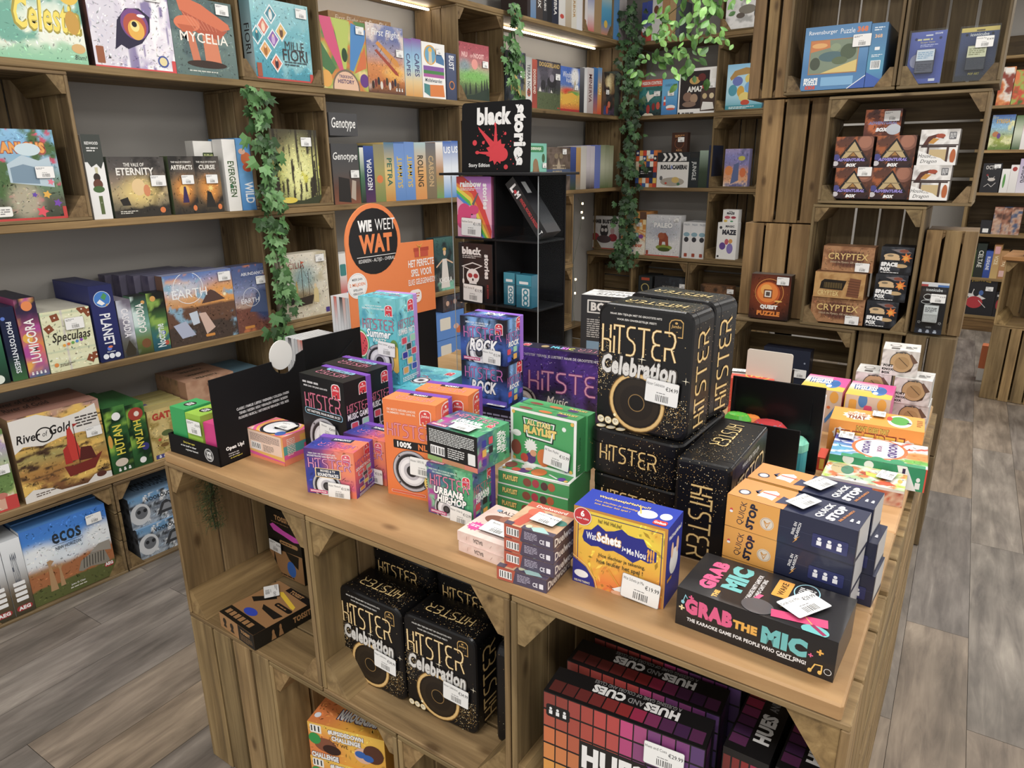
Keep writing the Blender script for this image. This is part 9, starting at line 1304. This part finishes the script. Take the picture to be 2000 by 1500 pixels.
# ------------------------------------------------------------------ plants
def leaf_quad(mb,p,d,up,L,Wd,c,lobes=False):
    """one leaf: folded along its midrib; lobed ivy outline or plain oval"""
    d=Vector(d).normalized(); s=d.cross(Vector(up)); s=s.normalized() if s.length>1e-4 else Vector((1,0,0)); n=s.cross(d)
    if lobes: O=[(0,.0),(-.45,-.1),(-.62,.28),(-.34,.36),(-.42,.72),(-.14,.62),(0,1),(.14,.62),(.42,.72),(.34,.36),(.62,.28),(.45,-.1)]
    else: O=[(0,0),(-.28,.22),(-.36,.5),(-.22,.8),(0,1),(.22,.8),(.36,.5),(.28,.22)]
    V=[Vector(p)+d*(.42*L)+n*(.0)]+[Vector(p)+s*(x*Wd)+d*(y*L)+n*(-.22*abs(x)*Wd-.12*y*y*L) for x,y in O]
    m=len(O); F=[(0,1+i,1+(i+1)%m) for i in range(m)]
    mb.add([tuple(v) for v in V],F,c)
def garland(label,pts,n,size,cols,lobes,seed,spread=.05,facing=(1,0,0),cat='plant',name='ivy_garland',droop=.8,rad=.0022):
    r=random.Random(seed); e=empty(name,pts[0]); tag(e,label,cat); o=Vector(pts[0])
    P=[Vector(p)-o for p in pts]; mb=MB(); mb.tube([tuple(p) for p in P],rad,hx('#4a5a2c'),5); part('stem',mb,M_LEAF,e)
    mb=MB(); fv=Vector(facing).normalized(); sd=fv.cross(Vector((0,0,1)))
    for i in range(n):
        t=r.random()*(len(P)-1); k=int(t); q=P[k].lerp(P[min(k+1,len(P)-1)],t-k)
        off=sd*r.gauss(0,spread)+fv*abs(r.gauss(0,spread*.6))+Vector((0,0,r.gauss(0,spread*.4)))
        d=sd*r.uniform(-1,1)+Vector((0,0,-droop*r.uniform(.3,1.2)))+fv*r.uniform(-.2,.5)
        up=fv+Vector((r.uniform(-.5,.5),r.uniform(-.5,.5),r.uniform(0,.7))); L=size*r.uniform(.6,1.15)
        c=np.array(hx(r.choice(cols)))*r.uniform(.8,1.2); leaf_quad(mb,q+off,d,up,L,L*.85,c,lobes)
    part('leaves',mb,M_LEAF,e); return e
IVY=['#3f6a34','#2f5528','#4f7f42','#5f8f50','#28491f','#6f9a60']
garland('long ivy garland hanging over the crates at the misty forest box',[(-2.690,1.84,1.86),(-2.683,1.87,1.6),(-2.675,1.85,1.3),(-2.675,1.87,1.04),(-2.68,1.84,.80)],170,.056,IVY,True,3,.030)
garland('long dark ivy garland hanging down the inner shelf corner',[(-2.665,5.0,2.62),(-2.655,4.99,2.2),(-2.635,5.0,1.8),(-2.63,5.0,1.35),(-2.65,5.01,.98),(-2.67,5.01,.76)],330,.058,['#2f4f2a','#264022','#3a6034','#1f371b','#4a7040'],True,5,.042,facing=(.7,-.7,0))
garland('short ivy garland hanging beside the red-and-green silhouette box',[(-2.675,3.60,2.42),(-2.675,3.58,2.2),(-2.68,3.6,2.05),(-2.675,3.62,1.87)],90,.058,IVY,True,8,.034)
e=None
for i,(pts,n) in enumerate([([(-1.55,4.15,2.62),(-1.62,4.12,2.40),(-1.75,4.1,2.26),(-1.82,4.1,2.12),(-1.84,4.1,2.0)],70),([(-1.6,4.15,2.62),(-1.75,4.15,2.42),(-1.92,4.15,2.28),(-2.05,4.16,2.16),(-2.08,4.16,2.03)],80),([(-1.58,4.1,2.62),(-1.66,4.06,2.44),(-1.68,4.05,2.3),(-1.66,4.05,2.17)],66),([(-1.5,4.1,2.62),(-1.45,4.05,2.46),(-1.42,4.04,2.36)],46),([(-1.6,4.2,2.62),(-1.85,4.2,2.46),(-2.0,4.2,2.37),(-2.06,4.2,2.28)],60),([(-1.5,4.12,2.66),(-1.6,4.1,2.55),(-1.7,4.1,2.46)],60)]):
    garland(['hanging leafy branch in front of the highest back-wall shelf, drooping to the lantern box','leafy branch hanging closest to the shelf corner, in front of the back wall','shorter leafy branch hanging between the longer two in front of the back wall','leafy twig hanging before the large white winter box','leafy branch spreading sideways over the corner ivy','dense leafy clump at the top of the hanging greenery'][i],pts,int(n*.8),.062,['#5a8a38','#6a9a44','#47752e','#7aa850','#3a6428'],False,20+i,.06,facing=(.45,-.85,.25),name='hanging_branch')
# small artificial pine sprig inside the table crate
r=random.Random(2); q=T0+eT*.085+nT*.055
e=empty('pine_sprig',(q.x,q.y,.868)); tag(e,'small dark green pine sprig hanging in the slatted table crate','plant')
mb=MB()
for i in range(1500):
    t=r.random(); z=-t*.165; x=.012*sin(t*7)+r.gauss(0,.016*(1-.5*t)); y=r.gauss(0,.012)
    a=r.uniform(0,6.28); L=r.uniform(.012,.024); d=(cos(a)*L,sin(a)*L*.6,r.uniform(-.012,.006)); w=.0011
    mb.add([(x-w,y,z),(x+w,y,z),(x+d[0],y+d[1],z+d[2])],[(0,1,2)],np.array(hx(r.choice(['#1f3318','#2a4420','#35522a','#182a12'])))*r.uniform(.8,1.2))
part('needles',mb,M_LEAF,e)
mb=MB(); mb.tube([(0,0,0),(.01,0,-.06),(-.006,0,-.12),(.004,0,-.17)],.002,hx('#3a3a20'),5); part('stem',mb,M_LEAF,e)
# ------------------------------------------------------------------ light strips, fairy lights, post
for lab,s0,s1 in (('bright light strip under the highest shelf, above the mammoth-hunter box',3.62,4.90),('bright light strip under the highest shelf, above the kraft boxes',2.26,3.13)):
    mb=MB(); mb.box(-2.905,-2.897,s0,s1,2.347,2.356,(1,1,1)); o=link('light_strip',mb.mesh('light_strip',M_LED)); tag(o,lab,'light strip')
e=empty('fairy_lights',(-2.70,4.40,1.3)); tag(e,'string of warm fairy lights along the end of the wall shelves','fairy lights')
mb=MB(); pts=[(0,-.02,.02),(.01,.03,-.06),(.012,.0,-.2),(-.02,-.04,-.45),(.01,-.05,-.62),(.0,-.06,-.75),(.01,-.05,-.9)]; mb.tube(pts,.0012,hx('#3a4a2a'),4); part('wire',mb,M_LEAF,e)
for p_ in [(.014,.02,-.03),(.014,.012,-.09),(-.0,-.2,.02),(.012,-.05,-.56),(.012,-.055,-.66),(.014,.03,-.13)]:
    mb=MB(); mb.prism([(p_[0]+.006*cos(k*pi/4),p_[1]+.006*sin(k*pi/4)) for k in range(8)],2,p_[2],p_[2]+.013,(1,1,1)); part('bulb',mb,M_BULB,e)
mb=MB(); mb.tube([(-2.86,4.53,0),(-2.86,4.53,1.34)],.035,hx('#6a6c6c'),14); o=link('metal_post',mb.mesh('metal_post',M_METAL)); tag(o,'grey metal post in the gap between the wall shelves and the back wall','post')
